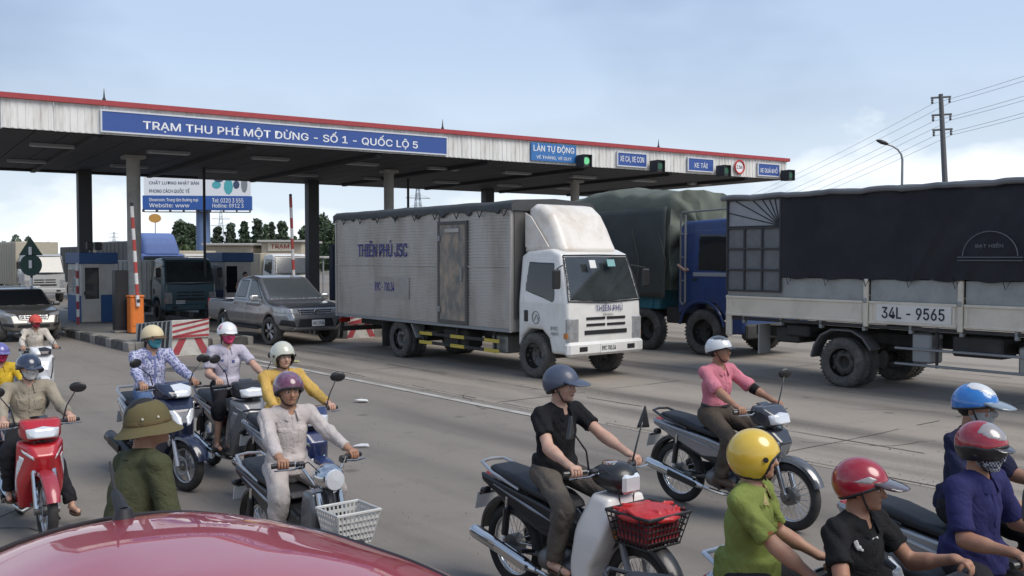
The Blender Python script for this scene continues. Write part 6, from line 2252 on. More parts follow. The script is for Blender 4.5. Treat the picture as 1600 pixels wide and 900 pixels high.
def wire_basket(m_, cloth=None, x0=.56, z0=.56, w_=.34, d_=.26, h_=.22, label='basket', slots=False):
    def f(r):
        b = MB()
        zt = z0 + h_
        top = [(x0 - .02, -w_ / 2, zt), (x0 + d_ + .03, -w_ / 2, zt), (x0 + d_ + .03, w_ / 2, zt), (x0 - .02, w_ / 2, zt)]
        bot = [(x0 + .02, -w_ / 2 + .04, z0), (x0 + d_ - .02, -w_ / 2 + .04, z0), (x0 + d_ - .02, w_ / 2 - .04, z0), (x0 + .02, w_ / 2 - .04, z0)]
        def edge(P, r_):
            b.tube([P[0], P[1], P[2], P[3], P[0]], r_, 6)
        edge(top, .011)
        edge(bot, .007)
        L4 = [[Vector(bot[i]).lerp(Vector(top[i]), f_) for i in range(4)] for f_ in (.2, .4, .6, .8)]
        for ring_ in L4:
            if slots:
                for i in range(4):
                    a, c = ring_[i], ring_[(i + 1) % 4]
                    b.box((a + c) / 2, ((c - a).length, .006, h_ * .11), R=Matrix.Rotation(math.atan2((c - a).y, (c - a).x), 3, 'Z'))
            else:
                edge(ring_, .004)
        for i in range(4):
            n = 9 if i % 2 == 0 else 10
            for k in range(n):
                f_ = k / n
                a = Vector(bot[i]).lerp(Vector(bot[(i + 1) % 4]), f_)
                c = Vector(top[i]).lerp(Vector(top[(i + 1) % 4]), f_)
                b.cyl(a, c, .004 if not slots else .007, n=5)
        for k in range(1, 7):
            f_ = k / 7
            b.cyl(Vector(bot[0]).lerp(Vector(bot[3]), f_), Vector(bot[1]).lerp(Vector(bot[2]), f_), .004, n=4)
            b.cyl(Vector(bot[0]).lerp(Vector(bot[1]), f_), Vector(bot[3]).lerp(Vector(bot[2]), f_), .004, n=4)
        o = b.build('basket', m_, r)
        o['kind'] = 'stuff'
        MB().box((x0 - .0, 0, z0 + .05), (.06, .1, .05), .01).build('basket_bracket', BLK, r)
        return o
    return f

def scooter(name, label, loc, rotz, C, group='motorbikes in the crowd of riders', scale=1.0, steer=0.0, wheels='cast', mirr=True):
    r = thing(name, label, 'motorbike', loc, rotz, group, scale)
    R = .255
    fx, rx = .63, -.60
    hx_, hz = .34, 1.0
    g = lambda k: C.get(k) or C['body']
    bike_wheel(r, rx, R, wheels, True, fat=1.15)
    bike_wheel(r, fx, R, wheels, False, steer, fat=1.1)
    for sy in (-1, 1):
        MB().tube([(fx, sy * .075, R), (.50, sy * .08, .62)], [.026, .02], 8).build('fork_leg', SILVER, r)
    obj_from(cached('sguard', lambda: arc_guard(0, 0, R + .035, 15, 150, .075).mesh('front_mudguard', 50)), 'front_mudguard', g('fender'), r, (fx, 0, R), (0, 0, steer))
    MB().tube([(.52, 0, .6), (.36, 0, .98)], .032, 10).build('steering_column', BLK, r)
    handlebar(r, hx_, hz)
    cp = [(.24, .97), (.30, 1.05), (.40, 1.04), (.50, .97), (.52, .92), (.44, .89), (.30, .90)]
    CB_ = [A(prof(cp, .18, .035, hwf=lambda x, z: .18 - .07 * np.clip((x - .36) / .16, 0, 1) ** 1.4))]
    h = obj_from(cached('scowl', lambda: sdf_mesh('handle_cowl', CB_, .012, 2)), 'handle_cowl', g('cowl'), r)
    obj_from(cached('scowlw', lambda: patch_mesh('cowl_panel', CB_, xcut([(-.03, .90), (.14, .90), (.16, 1.0), (.06, 1.04), (-.06, 1.03)], .36, .58, .01), .006, .01)), 'cowl_panel', g('cowlpanel'), h)
    # front apron, tall and wedge shaped
    ap = [(.32, .90), (.44, .90), (.57, .80), (.63, .66), (.56, .52), (.46, .40), (.34, .26), (.22, .26), (.30, .5)]
    AB = [A(prof(ap, .21, .04, hwf=lambda x, z: .205 - .13 * np.clip((x - .38) / .26, 0, 1) - .04 * np.clip((.45 - z) / .2, 0, 1)))]
    a_ = obj_from(cached('sapron', lambda: sdf_mesh('front_apron', AB, .013, 2)), 'front_apron', g('front'), r)
    for sy in (-1, 1):
        obj_from(cached(('sarc', sy), lambda: patch_mesh('apron_arc', AB, xcut([(sy * .085, .42), (sy * .115, .44), (sy * .185, .66), (sy * .19, .84), (sy * .155, .86), (sy * .155, .68)][::sy], .28, .7, .01), .007, .01)), 'apron_arc', g('accent'), a_)
        obj_from(cached(('slens', sy), lambda: patch_mesh('headlight', AB, xcut([(sy * .02, .62), (sy * .10, .70), (sy * .14, .80), (sy * .08, .80), (sy * .02, .72)][::sy], .4, .7, .01), .006, .01)), 'headlight', LENS, a_)
    MB().box((.585, 0, .72), (.03, .07, .05), .01).build('badge', SILVER, a_)
    fl = [(.34, .24), (.34, .34), (.06, .36), (-.1, .40), (-.2, .30), (-.1, .22)]
    obj_from(cached('sfloor', lambda: sdf_mesh('floorboard', [A(prof(fl, .18, .03))], .014, 1)), 'floorboard', BLK, r)
    rb_ = [(-.06, .36), (-.02, .62), (-.12, .70), (-.5, .74), (-.86, .80), (-.92, .76), (-.80, .62), (-.55, .50), (-.3, .38)]
    RB = [A(prof(rb_, .19, .05, hwf=lambda x, z: .185 - .10 * np.clip((-.45 - x) / .45, 0, 1) - .02 * np.clip((.45 - z) / .15, 0, 1)))]
    b_ = obj_from(cached('srear', lambda: sdf_mesh('rear_body', RB, .014, 2)), 'rear_body', g('tail'), r)
    for sy in (-1, 1):
        obj_from(cached(('sacc', sy), lambda: patch_mesh('tail_accent', RB, xf(prof([(-.35, .655), (-.6, .70), (-.88, .775), (-.9, .745), (-.6, .655)], .2, .008), None, (0, sy * .2, 0)), .006, .01)), 'tail_accent', g('accent'), b_)
        MB().cyl((-.25, sy * .15, .36), (-.27, sy * .22, .37), .014, n=8).build('rear_foot_peg', BLK, r)
    st_ = [(.0, .66), (-.04, .72), (-.2, .765), (-.42, .79), (-.5, .82), (-.76, .85), (-.82, .82), (-.5, .74), (-.1, .69)]
    obj_from(cached('sseat', lambda: sdf_mesh('seat', [A(prof(st_, .15, .04, hwf=lambda x, z: .15 - .05 * np.clip((x + .15) / .15, 0, 1) - .03 * np.clip((-.6 - x) / .2, 0, 1)))], .013, 2)), 'seat', SEATM, r)
    MB().tube([(-.5, -.14, .78), (-.76, -.14, .86), (-.90, -.08, .88), (-.90, .08, .88), (-.76, .14, .86), (-.5, .14, .78)], .014, 8).build('grab_rail', g('rail'), r)
    MB().box((-.9, 0, .73), (.05, .17, .07), .02).build('tail_light', TAILR, r)
    MB().box((-.9, 0, .56), (.01, .19, .13), .003, R=Matrix.Rotation(rad(16), 3, 'Y')).build('number_plate', PLATE, r)
    obj_from(cached('srguard', lambda: arc_guard(0, 0, R + .05, 80, 175, .07).mesh('rear_mudguard', 50)), 'rear_mudguard', BLK, r, (rx, 0, R))
    obj_from(cached('seng', lambda: sdf_mesh('engine', [A(rbx((-.42, .08, .30), (.24, .06, .09), .05)), A(cap((-.15, -.08, .30), (-.15, .1, .30), .09), .04), A(cap((rx, -.06, R), (rx, .11, R), .07), .04)], .014, 1)), 'engine', ENG, r)
    ex = MB().tube([(-.1, -.1, .22), (-.25, -.16, .24), (-.34, -.19, .27), (-.80, -.21, .38), (-.84, -.21, .39)], [.018, .03, .058, .066, .04], 14).build('muffler', BLK, r)
    MB().box((-.55, -.265, .325), (.3, .015, .09), .008, R=Matrix.Rotation(rad(13), 3, 'Y')).build('heat_shield', BLK if C.get('dark_muffler') else SILVER, ex)
    if mirr:
        mirrors(r, hx_ - .02, hz + .03, up=.2, out=.33)
    return r
# ================================================================== people
def cone(a, b, ra, rb, rnd=.008):
    """flat-ended tapered sleeve"""
    a, b = V3(a), V3(b)
    ab = b - a
    L = float(np.linalg.norm(ab))
    u = ab / L
    def f(p):
        q = p - a
        t = q @ u
        rr = np.linalg.norm(q - t[..., None] * u, axis=-1)
        tt = np.clip(t / L, 0, 1)
        d1 = rr - (ra + (rb - ra) * tt) + rnd
        d2 = np.abs(t - L / 2) - L / 2 + rnd
        return np.sqrt(np.maximum(d1, 0) ** 2 + np.maximum(d2, 0) ** 2) + np.minimum(np.maximum(d1, d2), 0) - rnd
    m = max(ra, rb)
    return f, np.minimum(a, b) - m, np.maximum(a, b) + m
def ik(S_, T_, l1, l2, pole):
    S_, T_ = Vector(S_), Vector(T_)
    d = T_ - S_
    L = d.length
    mx_ = (l1 + l2) * .995
    if L > mx_:
        T_ = S_ + d * (mx_ / L)
        d = T_ - S_
        L = mx_
    a = (l1 * l1 - l2 * l2 + L * L) / (2 * L)
    h = math.sqrt(max(0, l1 * l1 - a * a))
    u = d.normalized()
    p = Vector(pole)
    p = (p - u * p.dot(u)).normalized()
    return S_ + u * a + p * h, T_
HEADP = [A(ell((-.008, 0, .105), (.098, .076, .100))), A(ell((.032, 0, .055), (.062, .060, .085)), .03), A(ell((.035, 0, .005), (.048, .048, .036)), .03),
         A(ell((.074, 0, -.018), (.020, .020, .016)), .02), A(cap((.088, 0, .078), (.108, 0, .044), .008, .0145), .012), A(cap((.074, -.032, .092), (.074, .032, .092), .014), .015),
         A(cap((.088, -.016, .012), (.088, .016, .012), .0075), .008), A(ell((.066, .037, .042), (.02, .018, .02)), .02), A(ell((.066, -.037, .042), (.02, .018, .02)), .02),
         S(ell((.096, .030, .073), (.014, .017, .009)), .008), S(ell((.096, -.030, .073), (.014, .017, .009)), .008),
         A(ell((.0, .076, .058), (.020, .010, .032)), .006), A(ell((.0, -.076, .058), (.020, .010, .032)), .006)]
def prim_xf(prims, R, t, sc=1.0):
    out_ = []
    for op, k, p in prims:
        out_.append((op, k, xf(p, R, t)))
    return out_
SKIN = [mat('skin_warm', (.41, .24, .16), .5, var=.16, vs=14, spec=.4, dirt=(.34, .13, .085), damt=.7, ds=12, bump=.15, bs=200), mat('skin_tan', (.355, .19, .12), .5, var=.16, vs=14, spec=.4, dirt=(.32, .135, .085), damt=.7, ds=12, bump=.15, bs=200), mat('skin_light', (.52, .33, .245), .5, var=.14, vs=14, spec=.4, dirt=(.46, .20, .14), damt=.7, ds=12, bump=.15, bs=200)]
HAIR = mat('black_hair', (.012, .011, .010), .6, var=.3, vs=40)
EYEW = mat('eye_white', (.55, .52, .48), .3)
EYEB = mat('eye_dark', (.012, .008, .006), .25)
LIP = mat('lips', (.20, .065, .055), .5)
def cloth(name, col, bump=.35, bs=120, var=.2, crease=1.0, **k):
    if name in _mats:
        return _mats[name]
    k.setdefault('dirt', tuple(x * .72 for x in col))
    k.setdefault('damt', .6)
    k.setdefault('ds', 4)
    m = mat(name, col, .85, var=var, vs=9, bump=bump, bs=bs, spec=.2, **k)
    # sharp creases: folded noise in a second bump under the weave
    n, l = m.node_tree.nodes, m.node_tree.links
    t = n.new('ShaderNodeTexCoord')
    weave = [x for x in n if x.bl_idname == 'ShaderNodeBump'][0]
    prev = None
    if not crease:
        return m
    for sc_, st_, di in ((5.5, .30, 1.2), (13, .13, .9)):
        z = n.new('ShaderNodeTexNoise')
        z.inputs['Scale'].default_value = sc_
        z.inputs['Detail'].default_value = 2
        z.inputs['Distortion'].default_value = di
        l.new(t.outputs['Object'], z.inputs['Vector'])
        a = n.new('ShaderNodeMath')
        a.operation = 'SUBTRACT'
        a.inputs[1].default_value = .5
        l.new(z.outputs['Fac'], a.inputs[0])
        b = n.new('ShaderNodeMath')
        b.operation = 'ABSOLUTE'
        l.new(a.outputs[0], b.inputs[0])
        c = n.new('ShaderNodeMath')
        c.operation = 'POWER'
        c.inputs[1].default_value = .6
        l.new(b.outputs[0], c.inputs[0])
        bp = n.new('ShaderNodeBump')
        bp.inputs['Strength'].default_value = st_
        bp.inputs['Distance'].default_value = .045 if sc_ < 15 else .022
        l.new(c.outputs[0], bp.inputs['Height'])
        if prev is not None:
            l.new(prev.outputs['Normal'], bp.inputs['Normal'])
        prev = bp
    l.new(prev.outputs['Normal'], weave.inputs['Normal'])
    return m
def finger_mesh(parts, chain, r0, r1):
    q = MB()
    n = len(chain)
    pts = [Vector(c) for c in chain]
    pts.append(pts[-1] + (pts[-1] - pts[-2]).normalized() * r1 * .8)
    rs = [r0 + (r1 - r0) * i / (n - 1) for i in range(n)] + [r1 * .25]
    q.tube(pts, rs, 7, cap=False)
    parts.append((np.array(q.v), np.array(q.f)))
# --- headgear built once in the head's own frame (x face forward, z up, origin at the jaw hinge)
def half_space(n, d, big=1.0):
    """keeps points with n.p < d"""
    n = V3(Vector(n).normalized())
    return (lambda p: p @ n - d), V3((-big,) * 3), V3((big,) * 3)
def shell_half(r=(.136, .115, .122), c=(-.012, 0, .092), th=.016):
    return [A(ell(c, r)), S(ell(c, tuple(x - th for x in r))), I(half_space((.22, 0, -1), -.066)), ]
def shell_jet(r=(.141, .121, .141), c=(-.012, 0, .088), th=.022):
    return [A(ell(c, r)), S(ell(c, tuple(x - th for x in r))), I(half_space((-.10, 0, -1), .035)), S(rbx((.145, 0, .015), (.115, .092, .085), .05), .01)]
def shell_short(r=(.138, .117, .126), c=(-.012, 0, .092), th=.018):
    """covers the ears at the back and rises over the brow"""
    return [A(ell(c, r)), S(ell(c, tuple(x - th for x in r))), I(half_space((.50, 0, -1), -.042), .01)]
def trim_mesh(kind):
    r, c, th, hs_ = {'half': ((.136, .115, .122), (-.012, 0, .092), .016, half_space((.22, 0, -1), -.066)),
                     'jet': ((.141, .121, .141), (-.012, 0, .088), .022, half_space((-.10, 0, -1), .035)),
                     'short': ((.138, .117, .126), (-.012, 0, .092), .018, half_space((.50, 0, -1), -.042))}[kind]
    box = rbx((.145, 0, .015), (.115, .092, .085), .05)[0]
    fk = (lambda p: np.maximum(hs_[0](p), -box(p))) if kind == 'jet' else hs_[0]
    return sdf_mesh('edge_trim', [A(ell(c, tuple(x + .003 for x in r))), S(ell(c, tuple(x - th - .002 for x in r))), I(((lambda p: np.abs(fk(p) + .005) - .008), V3((-1,) * 3), V3((1,) * 3)))], .006, 1)
SHELL = {'half': shell_half, 'jet': shell_jet, 'short': shell_short}
def visor_mesh(kind):
    if kind == 'peak':       # cloth like cap peak
        return sdf_mesh('visor', [A(ell((.115, 0, .092), (.085, .088, .014), Matrix.Rotation(rad(12), 3, 'Y'))), S(ell((-.012, 0, .09), (.128, .108, .118))), S(rbx((.0, 0, .05), (.3, .3, .028)), .0)], .008, 1)
    if kind == 'long':
        return sdf_mesh('visor', [A(ell((.120, 0, .105), (.115, .100, .018), Matrix.Rotation(rad(10), 3, 'Y'))), S(ell((-.012, 0, .09), (.128, .108, .118))), S(rbx((.0, 0, .058), (.3, .3, .03)), .0)], .008, 1)
    if kind == 'mini':
        return sdf_mesh('visor', [A(ell((.105, 0, .098), (.06, .08, .012), Matrix.Rotation(rad(10), 3, 'Y'))), S(ell((-.012, 0, .09), (.128, .108, .118)))], .008, 1)
    if kind == 'flip':       # clear shield pushed up
        return sdf_mesh('visor', [A(ell((-.012, 0, .088), (.172, .136, .16))), S(ell((-.012, 0, .088), (.166, .131, .155))), I(xcut([(-.125, .115), (.125, .115), (.115, .17), (-.115, .17)], .05, .3, .02))], .007, 1)

def person(label, loc, rotz, outfit, ps=.93, gs=1.0, group='riders waiting on motorbikes', pelvis=(-.16, 0, .885), lean=8, side=0, twist=0, head=(0, 0, 0), hands=None, feet=None,
           vox=.010, arms=(.275, .245), legs=(.42, .41), standing=False, tors=.47, elbow_out=.45, knee_out=.35, gripdir=None, shoulder=.185, cat='person', slack=False):
    P = Vector(pelvis) / ps
    hands = {k: tuple(Vector(v) / ps) for k, v in (hands or {}).items()}
    feet = {k: tuple(Vector(v) / ps) for k, v in (feet or {}).items()}
    scale = ps * gs
    Rl = Matrix.Rotation(rad(lean), 3, 'Y') @ Matrix.Rotation(rad(side), 3, 'X')
    Rt = Rl @ Matrix.Rotation(rad(twist), 3, 'Z')
    up, fw, lf = Rl @ Vector((0, 0, 1)), Rt @ Vector((1, 0, 0)), Rt @ Vector((0, 1, 0))
    N = P + up * tors - fw * .0
    C = P + up * tors * .62
    hy, hp, hr = head
    Rh = Matrix.Rotation(rad(hy), 3, 'Z') @ Matrix.Rotation(rad(hp), 3, 'Y') @ Matrix.Rotation(rad(hr), 3, 'X')
    hb = N + up * .048 + Rh @ Vector((.022, 0, .03))
    Hf = Matrix.Translation(hb) @ Rh.to_4x4()
    neck_top = hb + Rh @ Vector((-.018, 0, .02))
    sh = {1: N - up * .055 + lf * shoulder, -1: N - up * .055 - lf * shoulder}
    hip = {1: P + Vector((0, .085, -.01)), -1: P - Vector((0, .085, .01))}
    body, shirt, trous = [], [], []
    o_ = outfit
    fat = o_.get('fat', 1.0)
    # ---- torso
    Rn = [list(v) for v in Matrix((fw, lf, up)).transposed()]
    body += [A(cap(P + up * .03, C, .115, .125, fw, .72)), A(cap(C, N - up * .09, .125, .10, fw, .75), .04), A(cap(sh[1] - lf * .02, sh[-1] + lf * .02, .052), .05), A(ell(P, (.12, .15, .095)), .04),
             A(cap(N - up * .05, neck_top, .058, .052), .03)]
    body += prim_xf(HEADP, Rh, hb)
    sl_ = o_.get('sleeve', 'short')
    base_t = [A(cap(P + up * .05, C, .150 * fat, .152, fw, .74)), A(cap(C, N - up * .10, .152, .118, fw, .74), .05), A(cap(sh[1], sh[-1], .051), .045),
              A(cap(N - up * .03 + lf * .04, sh[1] - lf * .02, .052, .055), .05), A(cap(N - up * .03 - lf * .04, sh[-1] + lf * .02, .052, .055), .05)]
    if o_.get('untucked', True):
        base_t.append(A(cone(P + up * .10, P - up * .03, .158 * fat, .168 * fat), .04))
    shirt += base_t
    shirt.append(S(cap(N - up * .02 + fw * .012, N + up * .16 + fw * .02, .062, .07), .015))
    if o_.get('vneck'):
        shirt.append(S(cap(N + fw * .06 + up * .01, N + fw * .135 - up * .085, .04, .012), .01))
    wrists, info = {}, {}
    parts = []
    skin_hands = not o_.get('gloves')
    for sy in (-1, 1):
        T = Vector(hands[sy]) if sy in hands else None
        pole = (fw * -.35 + up * -1.0 + lf * sy * elbow_out)
        if T is None:
            T = sh[sy] + Vector((.06, sy * .09, -.50))
        # the wrist lies behind and above the grip
        Wt = T - fw * .055 + up * .035 if not slack else T
        E, W_ = ik(sh[sy], Wt, *arms, pole)
        fd = (W_ - E).normalized()
        body += [A(cap(sh[sy], E, .047, .039), .03), A(cap(E, W_, .039, .026), .02), A(cap(E + fd * .05, E + fd * .10, .041, .036), .03)]
        if sl_ == 'short':
            M_ = sh[sy].lerp(E, o_.get('slen', .66))
            shirt += [A(cap(sh[sy], sh[sy].lerp(M_, .5), .050, .054), .03), A(cone(sh[sy].lerp(M_, .25), M_, .052, .060), .02)]
        else:
            shirt += [A(cap(sh[sy], E, .053, .050), .03), A(cone(E - fd * .02, E.lerp(W_, o_.get('slen', .93)), .050, .042), .03)]
        # ---- hand: palm blended into the wrist, five fingers closing on the grip
        if slack:
            bd = lf * sy * .0 + fw
            pd = fd
            kn = W_ + pd * .085
            body.append(A(cap(W_ + pd * .02, kn, .034, .036, lf, .5), .02))
            for i, (off, L) in enumerate(((-.03, .062), (-.010, .072), (.010, .068), (.028, .052))):
                b0 = kn + fw * off * -1 * 1.0 + pd * -.005
                c_ = -lf * sy
                finger_mesh(parts, [b0, b0 + pd * L * .42 + c_ * .004, b0 + pd * L * .75 + c_ * .018, b0 + pd * L * .95 + c_ * .034], .0098, .0075)
            b0 = W_ + pd * .03 + fw * .024
            finger_mesh(parts, [b0, b0 + pd * .03 + fw * .02, b0 + pd * .055 + fw * .024 - lf * sy * .008], .011, .0085)
        else:
            bd = Vector(gripdir[sy]).normalized() if gripdir else (Vector((-.22, sy * 1.0, 0))).normalized()
            G_ = Vector(hands[sy]) if sy in hands else W_
            e1 = (W_ - G_)
            e1 = (e1 - bd * e1.dot(bd)).normalized()
            e2 = bd.cross(e1)
            if e2.z < 0:
                e2 = -e2
            top_ = (e1 * .45 + e2 * .9).normalized()
            body.append(A(cap(W_ + fd * .005, G_ + top_ * .030, .028, .030, top_, .62), .025))
            body.append(A(cap(G_ + top_ * .030 - bd * .028, G_ + top_ * .030 + bd * .030, .017, .015), .015))
            fwd = -e1
            for i, (off, dr) in enumerate(((-.033, .0), (-.011, .003), (.011, .002), (.032, -.003))):
                R_f = .029 + dr
                ch = [G_ + bd * off + top_ * .036]
                for a in (55, 15, -30, -70, -105):
                    ch.append(G_ + bd * off * .97 + (fwd * math.cos(rad(a)) + e2 * math.sin(rad(a))) * R_f)
                finger_mesh(parts, ch, .0105, .008)
            inn = -bd
            ch = [G_ + top_ * .022 + inn * .034 + e1 * .012, G_ + inn * .05 + e1 * .020 - e2 * .002, G_ + inn * .040 + e1 * .014 - e2 * .022, G_ + inn * .03 - e2 * .030 + fwd * .008]
            finger_mesh(parts, ch, .0125, .009)
        info[sy] = (E, W_)
    # ---- legs
    shoes = []
    for sy in (-1, 1):
        Fp = Vector(feet[sy]) if feet and sy in feet else Vector((.08, sy * .17, .33))
        pole = Vector((1.0, sy * knee_out, .8)) if not standing else Vector((1, sy * .1, 0))
        K, An = ik(hip[sy], Fp + Vector((-.04, 0, .085)), *legs, pole)
        body += [A(cap(hip[sy], K, .072, .05), .04), A(cap(K, An, .048, .032), .03)]
        trous += [A(cap(hip[sy], K, .093, .068), .04), A(cap(K, K.lerp(An, .2), .068, .064), .03)]
        kd = (An - K).normalized()
        ce = K.lerp(An, o_.get('trlen', .97))
        trous.append(A(cone(K, ce, .066, .058), .04))
        ft = An + Vector((.16, sy * .025, -.055))
        body.append(A(cap(An + Vector((-.03, 0, -.045)), ft, .032, .024), .02))
        shoes.append((An, ft, sy))
    trous += [A(ell(P + Vector((-.01, 0, .0)), (.135, .172, .105)), .05), A(cap(P, P + up * .09, .142, .138, fw, .78), .04)]
    # ---- body mesh (one skin) with the fingers rooted in the palms
    D, lo = sdf_eval(body, vox)
    pos, q = surface_nets(D, lo, vox)
    pos = relax(pos, q, 1)
    for (v, f) in parts:
        q = np.concatenate([q, f + len(pos)])
        pos = np.concatenate([pos, v])
    me = np_mesh('person', pos, q, 180)
    root = obj_from(me, 'person', SKIN[o_.get('skin', 0)], None, loc, (0, 0, rotz))
    root.scale = (scale,) * 3
    tag(root, label, cat, group)
    # ---- clothes
    ph = random.uniform(0, 6)
    def folds(g, amp):
        x, y, z = g[..., 0], g[..., 1], g[..., 2]
        u1 = 40 * (z + .5 * x) + 4 * np.sin(11 * y + ph) + 2 * np.sin(19 * x + 13 * z + ph)
        u2 = 34 * (z * .55 - x) + 5 * np.sin(10 * y - 4 * z + 2 * ph)
        u3 = 44 * (y + .35 * z) + 4 * np.sin(12 * z + 9 * x + ph)
        m1 = .5 + .5 * np.sin(9 * y + 11 * z + ph * 3)
        m2 = .5 + .5 * np.sin(13 * x - 8 * z + ph * 2)
        rid = lambda u: 1 - 2 * np.abs(np.sin(u * .5)) ** .7
        return amp * (rid(u1) * m1 * .75 + rid(u2) * m2 * .6 + rid(u3) * (1 - m1) * .45)
    def cloth_mesh(nm, prims, amp, vx=None):
        vx = vx or vox * 1.25
        D, lo = sdf_eval(prims, vx)
        ax = [lo[i] + vx * np.arange(D.shape[i], dtype=np.float32) for i in range(3)]
        g = np.stack(np.meshgrid(*ax, indexing='ij'), -1)
        D = D + folds(g, amp).astype(np.float32) * (D < .05)
        pos, q = surface_nets(D, lo, vx)
        return np_mesh(nm, relax(pos, q, 1), q, 180)
    so = obj_from(cloth_mesh(o_.get('topname', 'shirt'), shirt, o_.get('fold', .010)), o_.get('topname', 'shirt'), o_['shirt'], root)
    tr = obj_from(cloth_mesh(o_.get('botname', 'trousers'), trous, .011), o_.get('botname', 'trousers'), o_['trousers'], root)
    def on_shirt(nm, m_, poly, pr=.006, par=None):
        cut = xf(xcut(poly, .0, .35, .006), Rn, tuple(P))
        return obj_from(patch_mesh(nm, base_t, cut, pr + .004, .009, .02), nm, m_, par or so)
    tm = o_.get('trim', o_['shirt'])
    if o_.get('placket', True):
        on_shirt('placket', tm, rect(-.016, .016, tors - .34 if o_.get('polo') is None else tors - .26, tors - .045))
        for k in range(3):
            c_ = P + up * (tors - .12 - k * .09) + fw * .12
    for sy in o_.get('pockets', ()):
        p_ = on_shirt('pocket', tm, rect(sy * .075 - .042, sy * .075 + .042, tors - .26, tors - .16), .004)
        on_shirt('pocket_flap', tm, [(sy * .075 - .046, tors - .165), (sy * .075, tors - .18), (sy * .075 + .046, tors - .165), (sy * .075 + .046, tors - .135), (sy * .075 - .046, tors - .135)], .008, p_)
    for nm, poly, mm_ in o_.get('patches', ()):
        on_shirt(nm, mm_, poly, .006)
    if o_.get('collar', True):
        q = MB()
        rows = []
        for k in range(25):
            a = rad(24 + 312 * k / 24)
            ca, sa = math.cos(a), math.sin(a)
            fl = 1 + .35 * (abs(k - 12) / 12) ** 3
            base_ = N - up * (.012 + .03 * max(0, ca)) + fw * .012
            p0 = base_ + (fw * ca * .064 + lf * sa * .064) + up * .038
            p1 = base_ + (fw * ca * .074 + lf * sa * .078) + up * .030
            p2 = base_ + (fw * ca * (.088 + .018 * fl) + lf * sa * .098) - up * (.012 + .018 * fl)
            rows.append([tuple(p0), tuple(p1), tuple(p2), tuple(p2 - up * .006), tuple(p1 - up * .012), tuple(p0 - up * .03)])
        q.loft(rows)
        q.build('collar', o_.get('collarm', tm), so, ang=60)
    if o_.get('belt'):
        cut = xf(zcut(rect(-.3, .3, -.3, .3), tors * .155, tors * .155 + .036, .003), [list(v) for v in Matrix((fw, lf, up)).transposed()], tuple(P))
        try:
            obj_from(patch_mesh('belt', base_t[:1] + [A(cap(P, P + up * .09, .142, .138, fw, .78), .02)], cut, .012, .011, .03), 'belt', BLACK, tr)
        except ValueError:
            pass
    if sl_ == 'short' and o_.get('cuff'):
        for sy in (-1, 1):
            M_ = sh[sy].lerp(info[sy][0], o_.get('slen', .66))
            d_ = (info[sy][0] - sh[sy]).normalized()
            q = MB().tube([M_ - d_ * .022, M_ - d_ * .004], [.0605, .0615], 20)
            q.build('sleeve_cuff', o_['cuff'], so, ang=60)
    for (An, ft, sy) in shoes:
        if o_.get('shoes') is not None:
            obj_from(sdf_mesh('shoe', [A(cap(An + Vector((-.045, 0, -.045)), ft + Vector((.01, 0, 0)), .044, .037)), A(cap(An + Vector((-.02, 0, .0)), An + Vector((-.02, 0, -.03)), .048), .03),
                                       S(rbx(An + Vector((0, 0, -.185)), (.4, .3, .10)))], .012, 1), 'shoe', o_['shoes'], root)
        else:
            sd = MB()
            c_ = (An + ft) / 2
            sd.loft([[(c_.x + .135 * math.cos(a) * (1 if math.cos(a) > 0 else .95), c_.y + .046 * math.sin(a), An.z - z) for a in [k * math.pi / 8 for k in range(16)]] for z in (.074, .094)])
            so2 = sd.build('sandal', o_.get('sandal', BLACK), root)
            MB().tube([(ft.x - .05, ft.y - .035, An.z - .075), (ft.x - .055, ft.y, An.z - .028), (ft.x - .05, ft.y + .035, An.z - .075)], .010, 6).build('sandal_strap', o_.get('sandal', BLACK), so2)
    # ---- face details and headgear, in the head's frame
    def on_head(me_, nm, m_, par=root):
        o = obj_from(me_, nm, m_, par)
        if par is root:
            o.matrix_local = Hf
        return o
    if o_.get('face', True):
        for sy in (-1, 1):
            e = on_head(cached(('eye', sy), lambda: sdf_mesh('eye', [A(ell((.0845, sy * .030, .0735), (.009, .0160, .0085)))], .004, 1)), 'eye', EYEW)
            obj_from(cached(('pup', sy), lambda: sdf_mesh('pupil', [A(ell((.0910, sy * .030, .0735), (.0045, .0075, .0075)))], .003, 1)), 'pupil', EYEB, e)
            on_head(cached(('brow', sy), lambda: sdf_mesh('eyebrow', [A(cap((.093, sy * .013, .094), (.083, sy * .05, .098), .0068, .005))], .004, 1)), 'eyebrow', HAIR)
        if not o_.get('mask'):
            on_head(cached('lips', lambda: sdf_mesh('lips', [A(cap((.0915, -.017, .0125), (.0915, .017, .0125), .0055))], .004, 1)), 'lips', LIP)
    hl = o_.get('hair', 'short')
    if hl:
        lowz = {'short': .045, 'long': -.12}[hl]
        HP = [A(ell((-.010, 0, .105), (.104, .082, .106)))] + ([A(cap((-.06, 0, .05), (-.085, 0, -.10), .06, .045), .04)] if hl == 'long' else [A(ell((-.05, 0, .055), (.058, .066, .05)), .03)]) + [S(rbx((.115, 0, .02), (.075, .2, .10), .02), .01)]
        on_head(cached(('hair', hl), lambda: sdf_mesh('hair', HP, .009, 1)), 'hair', HAIR)
    hk = o_.get('helmet')
